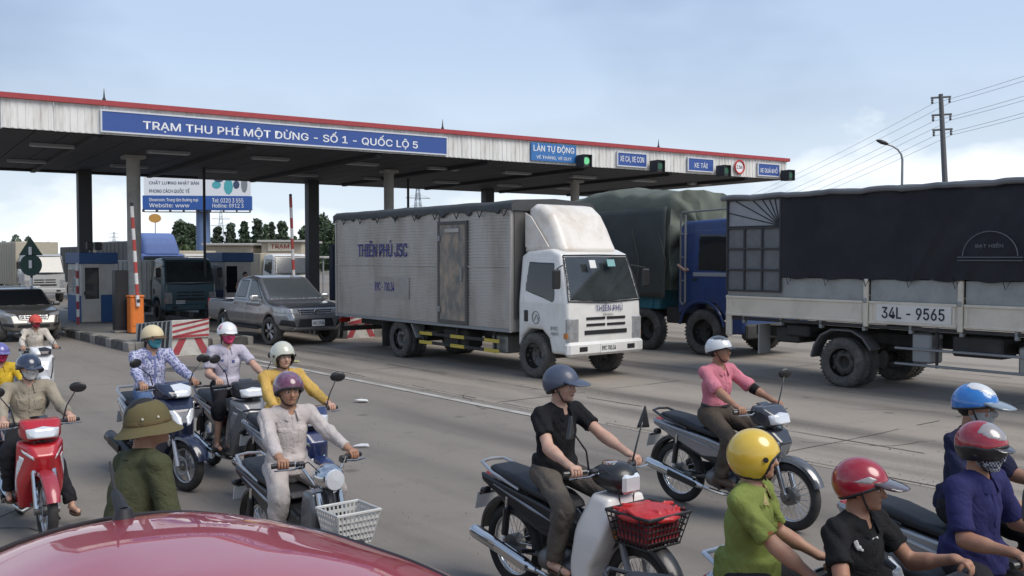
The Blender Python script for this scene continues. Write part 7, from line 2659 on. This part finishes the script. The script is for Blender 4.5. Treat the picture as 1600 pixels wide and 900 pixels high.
    if hk:
        hk = dict(hk)
        kind = hk['kind']
        if kind in SHELL:
            sp = SHELL[kind]()
            hs = on_head(cached(('hel', kind), lambda: sdf_mesh('helmet', sp, .0075, 2)), 'helmet', hk['m'])
            if hk.get('trim', True):
                obj_from(cached(('trim', kind), lambda: trim_mesh(kind)), 'edge_trim', hk.get('trimm', BLACK), hs)
            if kind == 'jet':
                for sy in (-1, 1):
                    MB().lathe([(0, -.004), (.014, -.003), (.014, .004), (0, .005)], 14, 'Y', c=(.042, sy * .119, .085), cap=False).build('visor_stud', BLACK, hs)
            if hk.get('top') is not None:
                cutp = hk.get('toppoly') or [(-.2, .125), (.2, .125), (.2, .3), (-.2, .3)]
                obj_from(cached(('top', kind, str(cutp)), lambda: patch_mesh('colour_panel', sp[:1], ycut(cutp, -.2, .2), .002, .008, .012)), 'colour_panel', hk['top'], hs)
            if hk.get('band') is not None:
                cutp = hk.get('bandpoly') or [(-.16, .10), (-.02, .15), (.12, .135), (.12, .115), (-.02, .13), (-.16, .08)]
                obj_from(cached(('band', kind, str(cutp)), lambda: patch_mesh('colour_band', sp[:1], ycut(cutp, -.2, .2, .004), .003, .007, .012)), 'colour_band', hk['band'], hs)
            if hk.get('visor'):
                obj_from(cached(('vis', hk['visor']), lambda: visor_mesh(hk['visor'])), 'visor', hk.get('vm', hk['m']), hs)
            q = MB()
            for sy in (-1, 1):
                q.tube([(.015, sy * .098, .075), (.03, sy * .075, .02), (.045, sy * .048, -.03), (.055, 0, -.046)], .0055, 5)
            obj_from(cached('strap', lambda: q.mesh('chin_strap', 60)), 'chin_strap', BLACK, hs)
        elif kind == 'pith':
            def crown():
                q = MB()
                q.lathe([(.0, .218), (.03, .216), (.065, .204), (.095, .178), (.112, .14), (.118, .095), (.119, .075)], 36, cap=False)
                q.v = [(x * 1.12, y * .98, z) for x, y, z in q.v]
                return q.mesh('helmet', 60)
            hs = on_head(cached('pithcrown', crown), 'helmet', hk['m'])
            hs.scale = (.88, .90, .92)
            def brim():
                q = MB()
                rows = []
                for (r_, z) in ((.116, .095), (.119, .084), (.145, .066), (.175, .045), (.178, .040), (.172, .040), (.143, .058), (.115, .074)):
                    rows.append([((r_ * (1.12 if r_ < .13 else 1.10)) * math.cos(a), r_ * .98 * math.sin(a), z - .012 * abs(math.cos(a)) * (r_ > .13)) for a in [k * math.pi / 24 for k in range(48)]])
                q.loft(rows, cap=False)
                return q.mesh('brim', 60)
            obj_from(cached('pithbrim', brim), 'brim', hk['m'], hs)
            def band():
                q = MB()
                q.lathe([(.1195, .082), (.1215, .084), (.1212, .106), (.119, .108)], 36, cap=False)
                q.v = [(x * 1.12, y * .98, z) for x, y, z in q.v]
                return q.mesh('hat_band', 60)
            obj_from(cached('pithband', band), 'hat_band', hk['bandm'], hs)
            MB().lathe([(0, 0), (.012, .0), (.009, .008), (0, .009)], 12, c=(0, 0, .217), cap=False).build('top_button', hk['bandm'], hs)
            for a in (-60, -100, 100, 60):
                MB().lathe([(0, 0), (.008, 0), (.006, .004), (0, .005)], 10, 'X', cap=False).build('vent_eyelet', hk['eye'], hs, loc=(.120 * 1.1 * math.cos(rad(a)) * .97, .120 * .97 * math.sin(rad(a)), .125), rot=(0, 0, rad(a)))
    if o_.get('mask'):
        HB = [p for p in HEADP if p[0] == 'add'][:8]
        on_head(cached('mask', lambda: patch_mesh('face_mask', HB, xcut([(-.072, .005), (-.03, -.038), (.03, -.038), (.072, .005), (.070, .05), (.02, .066), (-.02, .066), (-.070, .05)], -.02, .2, .01), .007, .0065, .02, 2)), 'face_mask', o_['mask'])
        q = MB()
        for sy in (-1, 1):
            q.tube([(.04, sy * .066, .045), (.0, sy * .083, .055), (-.012, sy * .080, .03)], .003, 4)
        on_head(cached('loops', lambda: q.mesh('ear_loop', 60)), 'ear_loop', o_['mask'])
    if o_.get('glasses'):
        pass
    root['head_x'] = hb.x
    return root, Hf, info
# ================================================================== the riders and their machines
def bike_at(px, py, z, x):
    """origin of a bike whose point (x, 0, z) lies under the photo pixel"""
    g = ground(px, py, z) - DIR * x
    return Vector((g.x, g.y, 0))
def grips(hx_=.36, hz=.985, half=.31):
    return {sy: tuple(grip_point(hx_, hz, half, sy)) for sy in (-1, 1)}
def paint(name, col, **k):
    return bmat('paint_' + name, col, **k)
PEG = {1: (.06, .19, .30), -1: (.06, -.19, .30)}
TR_GREY = cloth('trousers_grey', (.115, .10, .085))
TR_DARK = cloth('trousers_dark', (.022, .022, .026))
TR_BROWN = cloth('trousers_brown', (.085, .068, .055))
SHOE_B = mat('shoe_brown', (.06, .035, .022), .5)
SHOE_K = mat('shoe_black', (.02, .02, .02), .5)
HBLUE = paint('helmet_slate', (.055, .068, .105), rough=.45, coat=.2)

# 1 ---- man in the black polo on the black and white step-through with a basket
loc = bike_at(805, 850, .29, -.61)
redbag = lambda r: None
def basket_red(r):
    o = wire_basket(mat('basket_black', (.02, .02, .022), .5), x0=.50, z0=.60, w_=.36, d_=.30, h_=.19)(r)
    q = MB().box((.655, 0, .68), (.27, .30, .14), .03)
    q.build('basket_liner', mat('liner_red', (.22, .014, .02), .6), o)
    def bag():
        pr = [A(ell((.66, 0, .775), (.19, .20, .05)))]
        for k in range(26):
            a, rr = k * 2.4, .185 * math.sqrt((k + .5) / 26)
            c = Vector((.66 + rr * math.cos(a), rr * 1.1 * math.sin(a), .795 + .02 * math.sin(k * 1.7)))
            d = Vector((math.cos(k * 1.9), math.sin(k * 1.9), random.uniform(-.2, .5))) * random.uniform(.03, .05)
            pr.append(A(cap(c - d, c + d, random.uniform(.008, .016), .006), .012))
        return sdf_mesh('red_bag', pr, .007, 0, ang=40)
    t = obj_from(bag(), 'red_bag', mat('red_plastic', (.45, .02, .02), .35, var=.25, vs=30, bump=.6, bs=25), None, r.location, (0, 0, HEAD))
    tag(t, 'crumpled bright red plastic bag lying in the front basket of the black motorbike', 'bag')
C = dict(body=BLK, shield=paint('cream_white', (.76, .74, .70), rough=.35, dirt=(.35, .32, .28), damt=.3), cowl=BLK, fender=BLK, tail=BLK, accent=SILVER, front=BLK)
b_ = underbone('motorbike', 'black step-through motorbike with white leg shield and a front basket holding a red bag', loc, HEAD, C, basket=basket_red, style='dream', mirror=('tri', (-1, 1)), plate_txt='89')
OF = dict(shirt=cloth('polo_black', (.012, .012, .014)), trousers=TR_GREY, skin=2, sleeve='short', slen=.62, polo=1, vneck=True, collar=True, placket=False, shoes=None, sandal=SHOE_B,
          helmet=dict(kind='short', m=HBLUE, visor='long', vm=HBLUE), hair='short', belt=False)
person('rider in black polo shirt and slate blue peaked helmet on the bike with red bag', loc, HEAD, OF, pelvis=(-.20, 0, .885), lean=6, twist=6, head=(14, 2, 0), hands=grips(), feet=PEG, vox=.0085)

# 2 ---- man in the pink shirt on the grey step-through
loc = bike_at(1235, 775, .29, .61)
C = dict(body=paint('graphite', (.03, .033, .042)), shield=paint('graphite', (.03, .033, .042)), cowl=paint('graphite', (.03, .033, .042)), front=paint('silver_grey', (.30, .31, .33), metal=.6), tail=paint('silver_grey', (.30, .31, .33), metal=.6), accent=SILVER, fender=paint('graphite2', (.12, .125, .135), metal=.4))
underbone('motorbike', 'graphite and silver motorbike with spoked wheels under the pink shirted rider', loc, HEAD, C, style='wave', mirror=('oval', (1,)))
OF = dict(shirt=cloth('shirt_pink', (.58, .20, .25)), trousers=TR_BROWN, skin=1, sleeve='short', slen=.95, shoes=SHOE_B, untucked=False, belt=True, pockets=(1,),
          helmet=dict(kind='half', m=paint('helmet_white', (.62, .63, .64)), visor='mini', vm=BLK, top=paint('helmet_charcoal', (.05, .055, .06)), toppoly=[(-.08, .19), (.12, .165), (.2, .3), (-.1, .3)]), hair='short')
p_, Hf, inf = person('rider in pink short sleeved shirt with white half helmet and black elbow band', loc, HEAD, OF, pelvis=(-.20, 0, .885), lean=4, head=(8, -4, 0), hands=grips(), feet=PEG, vox=.0095)
E, W_ = inf[1]
MB().tube([E.lerp(W_, .02), E.lerp(W_, .3)], [.052, .047], 16).build('elbow_band', cloth('band_black', (.015, .015, .017)), p_)

# 3 ---- beige shirt on the red bike at the left
loc = bike_at(79, 795, .29, .61)
REDB = paint('bike_red', (.42, .012, .02))
C = dict(body=REDB, shield=REDB, cowl=REDB, front=REDB, fender=paint('bike_red_matt', (.33, .03, .045), rough=.4), tail=REDB, accent=LENS)
underbone('motorbike', 'bright red motorbike with white headlight facing the camera at the left edge', loc, HEAD + rad(-2), C, style='wave', wheels='cast', mirror=('oval', (-1, 1)), scale=.95)
OF = dict(shirt=cloth('shirt_beige', (.33, .29, .225)), trousers=TR_DARK, skin=2, sleeve='long', slen=.8, pockets=(-1, 1), mask=cloth('mask_white', (.62, .6, .57)), shoes=None, sandal=SHOE_B, untucked=True,
          helmet=dict(kind='half', m=paint('helmet_navy', (.02, .03, .06)), visor='peak', vm=paint('helmet_navy', (.02, .03, .06))), hair='short')
person('rider in beige long sleeved shirt, navy helmet and white face mask on the red bike', loc, HEAD + rad(-2), OF, gs=.95, ps=.91, pelvis=(-.17, 0, .875), lean=5, tors=.46, head=(10, 3, 0), hands=grips(), feet={-1: PEG[-1], 1: (.22, .34, .0)}, vox=.009)

# 4 ---- blue checked shirt on the dark blue scooter
loc = bike_at(283, 728, .255, .63)
NAV = paint('scooter_navy', (.012, .018, .045))
C = dict(body=NAV, front=NAV, fender=NAV, tail=NAV, cowl=NAV, cowlpanel=LENS, accent=paint('scooter_silver', (.5, .51, .53), metal=.5), rail=SILVER, dark_muffler=True)
scooter('motor_scooter', 'dark navy scooter with silver arcs and white headlight panel behind the pith helmet man', loc, HEAD + rad(4), C, steer=rad(14))
def check_mat():
    m = mat('shirt_check', (.25, .27, .48), .85, spec=.2)
    n, l = m.node_tree.nodes, m.node_tree.links
    t = n.new('ShaderNodeTexCoord')
    v = n.new('ShaderNodeTexVoronoi')
    v.inputs['Scale'].default_value = 42
    l.new(t.outputs['Object'], v.inputs['Vector'])
    r = n.new('ShaderNodeValToRGB')
    r.color_ramp.elements[0].position = .35
    r.color_ramp.elements[0].color = (.10, .12, .30, 1)
    r.color_ramp.elements[1].position = .6
    r.color_ramp.elements[1].color = (.46, .47, .62, 1)
    l.new(v.outputs['Distance'], r.inputs['Fac'])
    v2 = n.new('ShaderNodeTexNoise')
    v2.inputs['Scale'].default_value = 60
    l.new(t.outputs['Object'], v2.inputs['Vector'])
    mx_ = n.new('ShaderNodeMix')
    mx_.data_type = 'RGBA'
    mx_.inputs['Factor'].default_value = .35
    l.new(r.outputs['Color'], mx_.inputs['A'])
    l.new(v2.outputs['Color'], mx_.inputs['B'])
    mx_.inputs['Factor'].default_value = .12
    l.new(mx_.outputs['Result'], n['Principled BSDF'].inputs['Base Color'])
    return m
OF = dict(shirt=check_mat(), trousers=cloth('jeans_blue', (.10, .16, .30)), skin=0, sleeve='long', mask=cloth('mask_teal', (.10, .36, .42)), shoes=SHOE_K, fat=1.02, trim=cloth('shirt_check_trim', (.2, .22, .42)),
          helmet=dict(kind='half', m=paint('helmet_cream', (.62, .52, .33), rough=.6, coat=0), visor='peak', vm=cloth('peak_brown', (.12, .08, .05)), trim=False), hair='long', collar=True, placket=True)
person('rider in blue flecked long shirt with cream helmet and teal mask on the navy scooter', loc, HEAD + rad(4), OF, pelvis=(-.22, 0, .895), lean=6, head=(12, 4, 0), hands=grips(.34, 1.0), feet={1: (.10, .13, .36), -1: (.10, -.13, .36)}, vox=.010)

# 5 ---- man in olive uniform and pith helmet, standing with his back to the camera
hd = ground(258, 652, 1.50) - Vector((math.cos(rad(44)), math.sin(rad(44)), 0)) * .22
OL = cloth('uniform_olive', (.064, .068, .034), var=.14)
OF = dict(shirt=OL, trousers=OL, skin=1, sleeve='short', slen=1.0, shoes=SHOE_K, helmet=dict(kind='pith', m=cloth('pith_khaki', (.125, .105, .052), bs=200, bump=.15, crease=0), bandm=cloth('pith_band', (.12, .09, .045)), eye=mat('eyelet', (.5, .48, .4), .4)), hair='short', pockets=(), placket=False, fat=1.05, fold=.007)
p_, Hf, inf = person('man in olive green uniform and khaki pith helmet standing with his back to camera', (hd.x, hd.y, 0), rad(44), OF, group='bystanders', ps=.97, pelvis=(0, 0, .87), lean=17, side=-8, tors=.49, head=(-24, -6, 0), standing=True, slack=True,
                     hands={1: (.24, .28, .72), -1: (.20, -.32, .76)}, feet={1: (0, .12, .0), -1: (.02, -.12, .0)}, vox=.0085, legs=(.43, .42))
for sy in (-1, 1):
    q = MB().box((0, 0, 0), (.055, .12, .012), .005)
    o = q.build('epaulette', cloth('epaulette', (.10, .13, .045)), p_, loc=Vector((0, 0, .87 / .97)) + Matrix.Rotation(rad(17), 3, 'Y') @ Matrix.Rotation(rad(-8), 3, 'X') @ Vector((-.0, sy * .135, .492)), rot=(rad(-sy * 14 - 8), rad(17), 0))
    MB().box((0, sy * .045, .008), (.04, .012, .006)).build('epaulette_bar', mat('epaulette_gold', (.55, .45, .12), .4, metal=.5), o)

# 6 ---- woman with white helmet and pink mask on the dark maroon bike
loc = bike_at(331, 686, .29, -.61)
MAR = paint('bike_maroon', (.05, .014, .022))
C = dict(body=BLK, shield=paint('bike_grey', (.2, .205, .215), metal=.4), cowl=BLK, front=paint('bike_grey', (.2, .205, .215), metal=.4), fender=BLK, tail=MAR, accent=SILVER)
underbone('motorbike', 'black and maroon motorbike under the woman with the pink mask', loc, HEAD, C, style='wave', wheels='cast')
OF = dict(shirt=cloth('blouse_lilac', (.50, .47, .55)), trousers=cloth('skirt_black', (.016, .016, .02)), skin=2, sleeve='short', slen=.75, mask=cloth('mask_pink', (.62, .07, .16)), shoes=None, trlen=.22, fat=.92,
          helmet=dict(kind='half', m=paint('helmet_bright_white', (.72, .72, .72)), visor='mini', vm=paint('helmet_bright_white', (.72, .72, .72)), trimm=paint('helmet_bright_white', (.72, .72, .72)), band=paint('helmet_rose', (.6, .25, .32)), bandpoly=[(-.02, .15), (.03, .19), (.05, .14), (.02, .12)]), hair='long',
          patches=(('print_flower', rect(.04, .075, .28, .32), cloth('flower_blue', (.1, .12, .25))), ('print_flower', rect(-.09, -.05, .30, .33), cloth('flower_blue', (.1, .12, .25))), ('print_flower', rect(-.06, -.02, .18, .21), cloth('flower_blue', (.1, .12, .25)))))
person('woman in lilac short sleeved blouse with white helmet and bright pink mask', loc, HEAD, OF, ps=.90, pelvis=(-.18, 0, .93), lean=2, twist=-12, head=(-2, 3, 0), hands={-1: (.12, -.20, 1.0), 1: tuple(grip_point(.36, .985, .31, 1))}, feet=PEG, vox=.0105, shoulder=.17)

# 7 ---- yellow jacket, cream helmet, on the blue step-through
loc = bike_at(494, 652, .93, .50)
BLU = paint('bike_blue', (.018, .03, .10))
C = dict(body=BLK, shield=BLU, cowl=BLU, front=BLU, fender=BLU, tail=paint('silver_grey', (.30, .31, .33), metal=.6), accent=SILVER)
underbone('motorbike', 'dark blue motorbike with clear headlight half hidden behind the white basket bike', loc, HEAD, C, style='wave', wheels='cast', mirror=('oval', (1,)), scale=.97)
OF = dict(shirt=cloth('jacket_yellow', (.56, .36, .10)), trousers=TR_DARK, skin=2, sleeve='long', shoes=SHOE_K, topname='jacket', fat=1.02,
          helmet=dict(kind='jet', m=paint('helmet_ivory', (.52, .52, .43))), hair='short')
person('rider in yellow jacket with ivory open face helmet behind the white clad rider', loc, HEAD, OF, gs=.97, ps=.92, pelvis=(-.20, 0, .875), lean=4, head=(-2, 2, 0), hands=grips(), feet=PEG, vox=.0095)

# 8 ---- man in pale work clothes on the small bike with the white basket
loc = bike_at(514, 746, .87, .43)
C = dict(body=BLK, shield=paint('slate_grey', (.09, .10, .115)), cowl=CHROME, front=BLK, fender=BLK, tail=BLK, accent=SILVER)
WB = paint('basket_white', (.52, .52, .50), rough=.5)
underbone('motorbike', 'small motorbike with chrome headlight, high chrome handlebar and white slatted front basket', loc, HEAD, C, style='chaly', basket=wire_basket(WB, x0=.58, z0=.53, w_=.31, d_=.24, h_=.21, slots=True), mirror=None, scale=.97)
OF = dict(shirt=cloth('work_white', (.50, .45, .43)), trousers=cloth('work_white_trousers', (.47, .425, .40)), skin=1, sleeve='long', slen=.9, pockets=(-1, 1), shoes=SHOE_K, fat=1.0,
          helmet=dict(kind='short', m=mat('helmet_purple', (.13, .035, .075), .25, var=.6, vs=14, coat=.8, dirt=(.24, .20, .30), damt=.9, ds=11), trim=True), hair='short')
person('rider in pale pinkish work clothes with mottled purple helmet on the white basket bike', loc, HEAD, OF, gs=.97, ps=.91, pelvis=(-.20, 0, .86), lean=3, head=(-8, 4, 0), hands=grips(), feet=PEG, vox=.0085)

# 9 ---- white scooter far left, rider with a red hat and scarf
loc = bike_at(74, 612, .255, .63)
WHI = paint('scooter_white', (.66, .67, .68))
C = dict(body=WHI, front=WHI, fender=WHI, tail=WHI, cowl=WHI, cowlpanel=BLK, accent=BLK, rail=SILVER)
scooter('motor_scooter', 'white and black scooter at the far left in front of the silver beige car', loc, HEAD + rad(-2), C, scale=.88)
OF = dict(shirt=cloth('shirt_cream', (.55, .50, .43)), trousers=TR_DARK, skin=0, sleeve='long', shoes=SHOE_K, mask=cloth('scarf_red', (.36, .05, .07)), helmet=dict(kind='half', m=cloth('hat_red', (.58, .10, .08), crease=0), visor='peak', vm=cloth('hat_red', (.58, .10, .08), crease=0), trim=False), hair='long')
person('rider in cream shirt with coral red helmet and red scarf on the white scooter', loc, HEAD + rad(-2), OF, gs=.88, ps=.92, pelvis=(-.22, 0, .895), lean=10, head=(10, 4, 0), hands=grips(.34, 1.0), feet={1: (.10, .13, .36), -1: (.10, -.13, .36)}, vox=.0115)

# 10 --- rider cut by the left edge, yellow raincoat
loc = bike_at(0, 552, 1.28, -.10)
C = dict(body=BLU, shield=BLU, cowl=BLU, front=BLU, fender=BLU, tail=BLU, accent=SILVER)
underbone('motorbike', 'blue motorbike mostly hidden at the left edge under the yellow raincoat rider', loc, HEAD, C, style='wave', wheels='cast', scale=.88)
OF = dict(shirt=cloth('raincoat_yellow', (.62, .42, .04)), trousers=TR_DARK, skin=0, sleeve='long', shoes=SHOE_K, topname='raincoat', mask=cloth('mask_crimson', (.5, .04, .12)),
          helmet=dict(kind='half', m=paint('helmet_violet', (.13, .12, .34)), visor='peak', vm=paint('helmet_violet', (.13, .12, .34))), hair='long')
person('rider in bright yellow raincoat with violet helmet cut off by the left edge', loc, HEAD, OF, gs=.88, ps=.92, pelvis=(-.18, 0, .885), lean=4, head=(8, 3, 0), hands=grips(), feet=PEG, vox=.0115)

# 11 --- lime polo and yellow helmet, seen from behind at the bottom
def front_row(px, py, z, hxl):
    g = ground(px, py, z) - DIR * hxl
    return Vector((g.x, g.y, 0))
HD11 = HEAD + rad(44)
g11 = ground(1196, 706, 1.40) + Vector((math.cos(HD11), math.sin(HD11), 0)) * .09
loc = Vector((g11.x, g11.y, 0))
C = dict(body=BLK, shield=BLK, cowl=BLK, front=BLK, fender=BLK, tail=BLK, accent=SILVER)
underbone('motorbike', 'black motorbike below the lime polo rider at the bottom edge', loc, HD11, C, style='wave', scale=.94, mirror=None)
LIME = cloth('polo_lime', (.205, .25, .065), bump=.35, bs=260)
OF = dict(shirt=LIME, trousers=TR_DARK, skin=0, sleeve='short', slen=.80, polo=1, shoes=SHOE_K, collarm=cloth('collar_sand', (.45, .38, .18)), cuff=cloth('cuff_brown', (.22, .10, .04)), fat=1.04,
          helmet=dict(kind='jet', m=paint('helmet_yellow', (.66, .45, .05))), hair='short')
person('rider in lime green polo shirt and glossy yellow helmet at the bottom edge', loc, HEAD + rad(30), OF, gs=.94, pelvis=(-.18, 0, .875), lean=2, twist=-10, head=(12, 0, 0), hands={1: (.20, .20, .90), -1: (.22, -.22, .90)}, feet=PEG, vox=.008)

# 12 --- black polo, red helmet with raised visor
loc = front_row(1308, 764, 1.28, -.08)
PALE = paint('scooter_pale', (.55, .60, .66))
C = dict(body=BLK, front=BLK, fender=BLK, tail=PALE, cowl=BLK, cowlpanel=BLK, accent=PALE, rail=PALE)
scooter('motor_scooter', 'pale blue white scooter tail between the lime polo rider and the red helmet rider', loc + DIR * .10, HEAD, C, scale=.96, mirr=False)
HRED = paint('helmet_red', (.30, .012, .025))
OF = dict(shirt=cloth('polo_jet', (.013, .013, .014)), trousers=TR_DARK, skin=1, sleeve='short', slen=.6, polo=1, vneck=True, shoes=SHOE_K, placket=False, trim=cloth('polo_jet', (.013, .013, .014)),
          patches=(('white_trim', [(-.14, .36), (-.11, .36), (-.08, .30), (-.11, .30)], cloth('trim_white', (.6, .6, .6))), ('white_trim', rect(-.035, .035, .345, .36), cloth('trim_white', (.6, .6, .6)))),
          helmet=dict(kind='short', m=HRED, visor='long', vm=mat('smoke_visor', (.06, .04, .04), .15, coat=.8), band=paint('helmet_grey', (.28, .26, .26)), bandpoly=[(-.02, .115), (.05, .15), (.09, .135), (.06, .11)]), hair='short')
person('rider in black polo with white trim and red helmet with smoked visor, in profile', loc + DIR * .10, HEAD, OF, gs=.98, ps=.88, pelvis=(-.10, 0, .82), lean=2, tors=.44, head=(18, 2, 0), hands=grips(.34, 1.0), feet={1: (.10, .13, .36), -1: (.10, -.13, .36)}, vox=.008)

# 13 --- violet polo, red and black helmet, checked mask
loc = front_row(1524, 686, 1.42, -.06)
C = dict(body=BLK, shield=paint('cream_panel', (.55, .5, .4)), cowl=BLK, front=BLK, fender=BLK, tail=BLK, accent=SILVER)
underbone('motorbike', 'motorbike with cream shield and chrome headlight under the violet polo rider', loc, HEAD, C, style='chaly', mirror=('tri', (-1, 1)), scale=.96)
VIO = cloth('polo_violet', (.028, .028, .105), bump=.4, bs=240)
def gingham():
    m = mat('mask_gingham', (.25, .27, .3), .85, spec=.2)
    n, l = m.node_tree.nodes, m.node_tree.links
    t = n.new('ShaderNodeTexCoord')
    c = n.new('ShaderNodeTexChecker')
    c.inputs['Scale'].default_value = 85
    c.inputs['Color1'].default_value = (.03, .035, .05, 1)
    c.inputs['Color2'].default_value = (.42, .44, .47, 1)
    l.new(t.outputs['Object'], c.inputs['Vector'])
    l.new(c.outputs['Color'], n['Principled BSDF'].inputs['Base Color'])
    return m
OF = dict(shirt=VIO, trousers=TR_DARK, skin=1, sleeve='short', slen=.85, polo=1, shoes=SHOE_K, mask=gingham(), fat=1.06,
          helmet=dict(kind='short', m=HRED, visor='mini', vm=paint('helmet_dark', (.03, .028, .03)), top=paint('helmet_grey', (.28, .26, .26)), toppoly=[(.0, .17), (.16, .13), (.2, .3), (.02, .3)], band=BLK, bandpoly=[(-.16, .06), (.0, .10), (.14, .10), (.14, .04), (-.16, -.02)]), hair='short')
person('rider in violet polo shirt with red and black helmet and checked mask', loc, HEAD, OF, gs=.96, pelvis=(-.07, 0, .865), lean=2, twist=-6, head=(-4, 6, 0), hands=grips(), feet=PEG, vox=.008)

# 14 --- navy shirt, bright blue helmet
loc = front_row(1518, 612, 1.54, -.08)
C = dict(body=paint('bike_grey', (.2, .205, .215), metal=.4), shield=paint('bike_grey', (.2, .205, .215), metal=.4), cowl=BLK, front=BLK, fender=BLK, tail=paint('bike_light_grey', (.36, .37, .38), metal=.5), accent=LENS)
underbone('motorbike', 'grey motorbike with long black seat behind the violet polo rider', loc, HEAD, C, style='wave', mirror=('oval', (1,)))
HB2 = paint('helmet_azure', (.02, .17, .50))
OF = dict(shirt=cloth('shirt_navy', (.02, .022, .055)), trousers=TR_DARK, skin=1, sleeve='short', slen=1.0, placket=False, shoes=SHOE_K, mask=cloth('mask_pale', (.42, .42, .42)),
          helmet=dict(kind='half', m=HB2, visor='long', vm=paint('helmet_visor_grey', (.20, .24, .27)), top=paint('helmet_white', (.62, .63, .64)), toppoly=[(-.05, .19), (.06, .175), (.14, .13), (.2, .3), (-.05, .3)]), hair='short')
person('rider in navy shirt with bright blue and white peaked helmet at the right', loc, HEAD, OF, pelvis=(-.12, 0, .885), lean=5, head=(4, 4, 0), hands=grips(), feet=PEG, vox=.009)

# attendant beside the second booth
p = at_depth(383, 470, 33.5)
OF = dict(shirt=cloth('shirt_pale_blue', (.35, .28, .27)), trousers=TR_DARK, skin=0, sleeve='short', shoes=SHOE_K, hair='short', helmet=None)
person('toll attendant standing beside the second booth behind the pickup bed', (p.x, p.y, .2), HEAD, OF, group='bystanders', pelvis=(0, 0, .90), lean=0, standing=True, slack=True, head=(10, 0, 0), hands={1: (.06, .24, .88), -1: (.06, -.24, .88)}, feet={1: (0, .1, .0), -1: (0, -.1, .0)}, vox=.014, legs=(.43, .42))
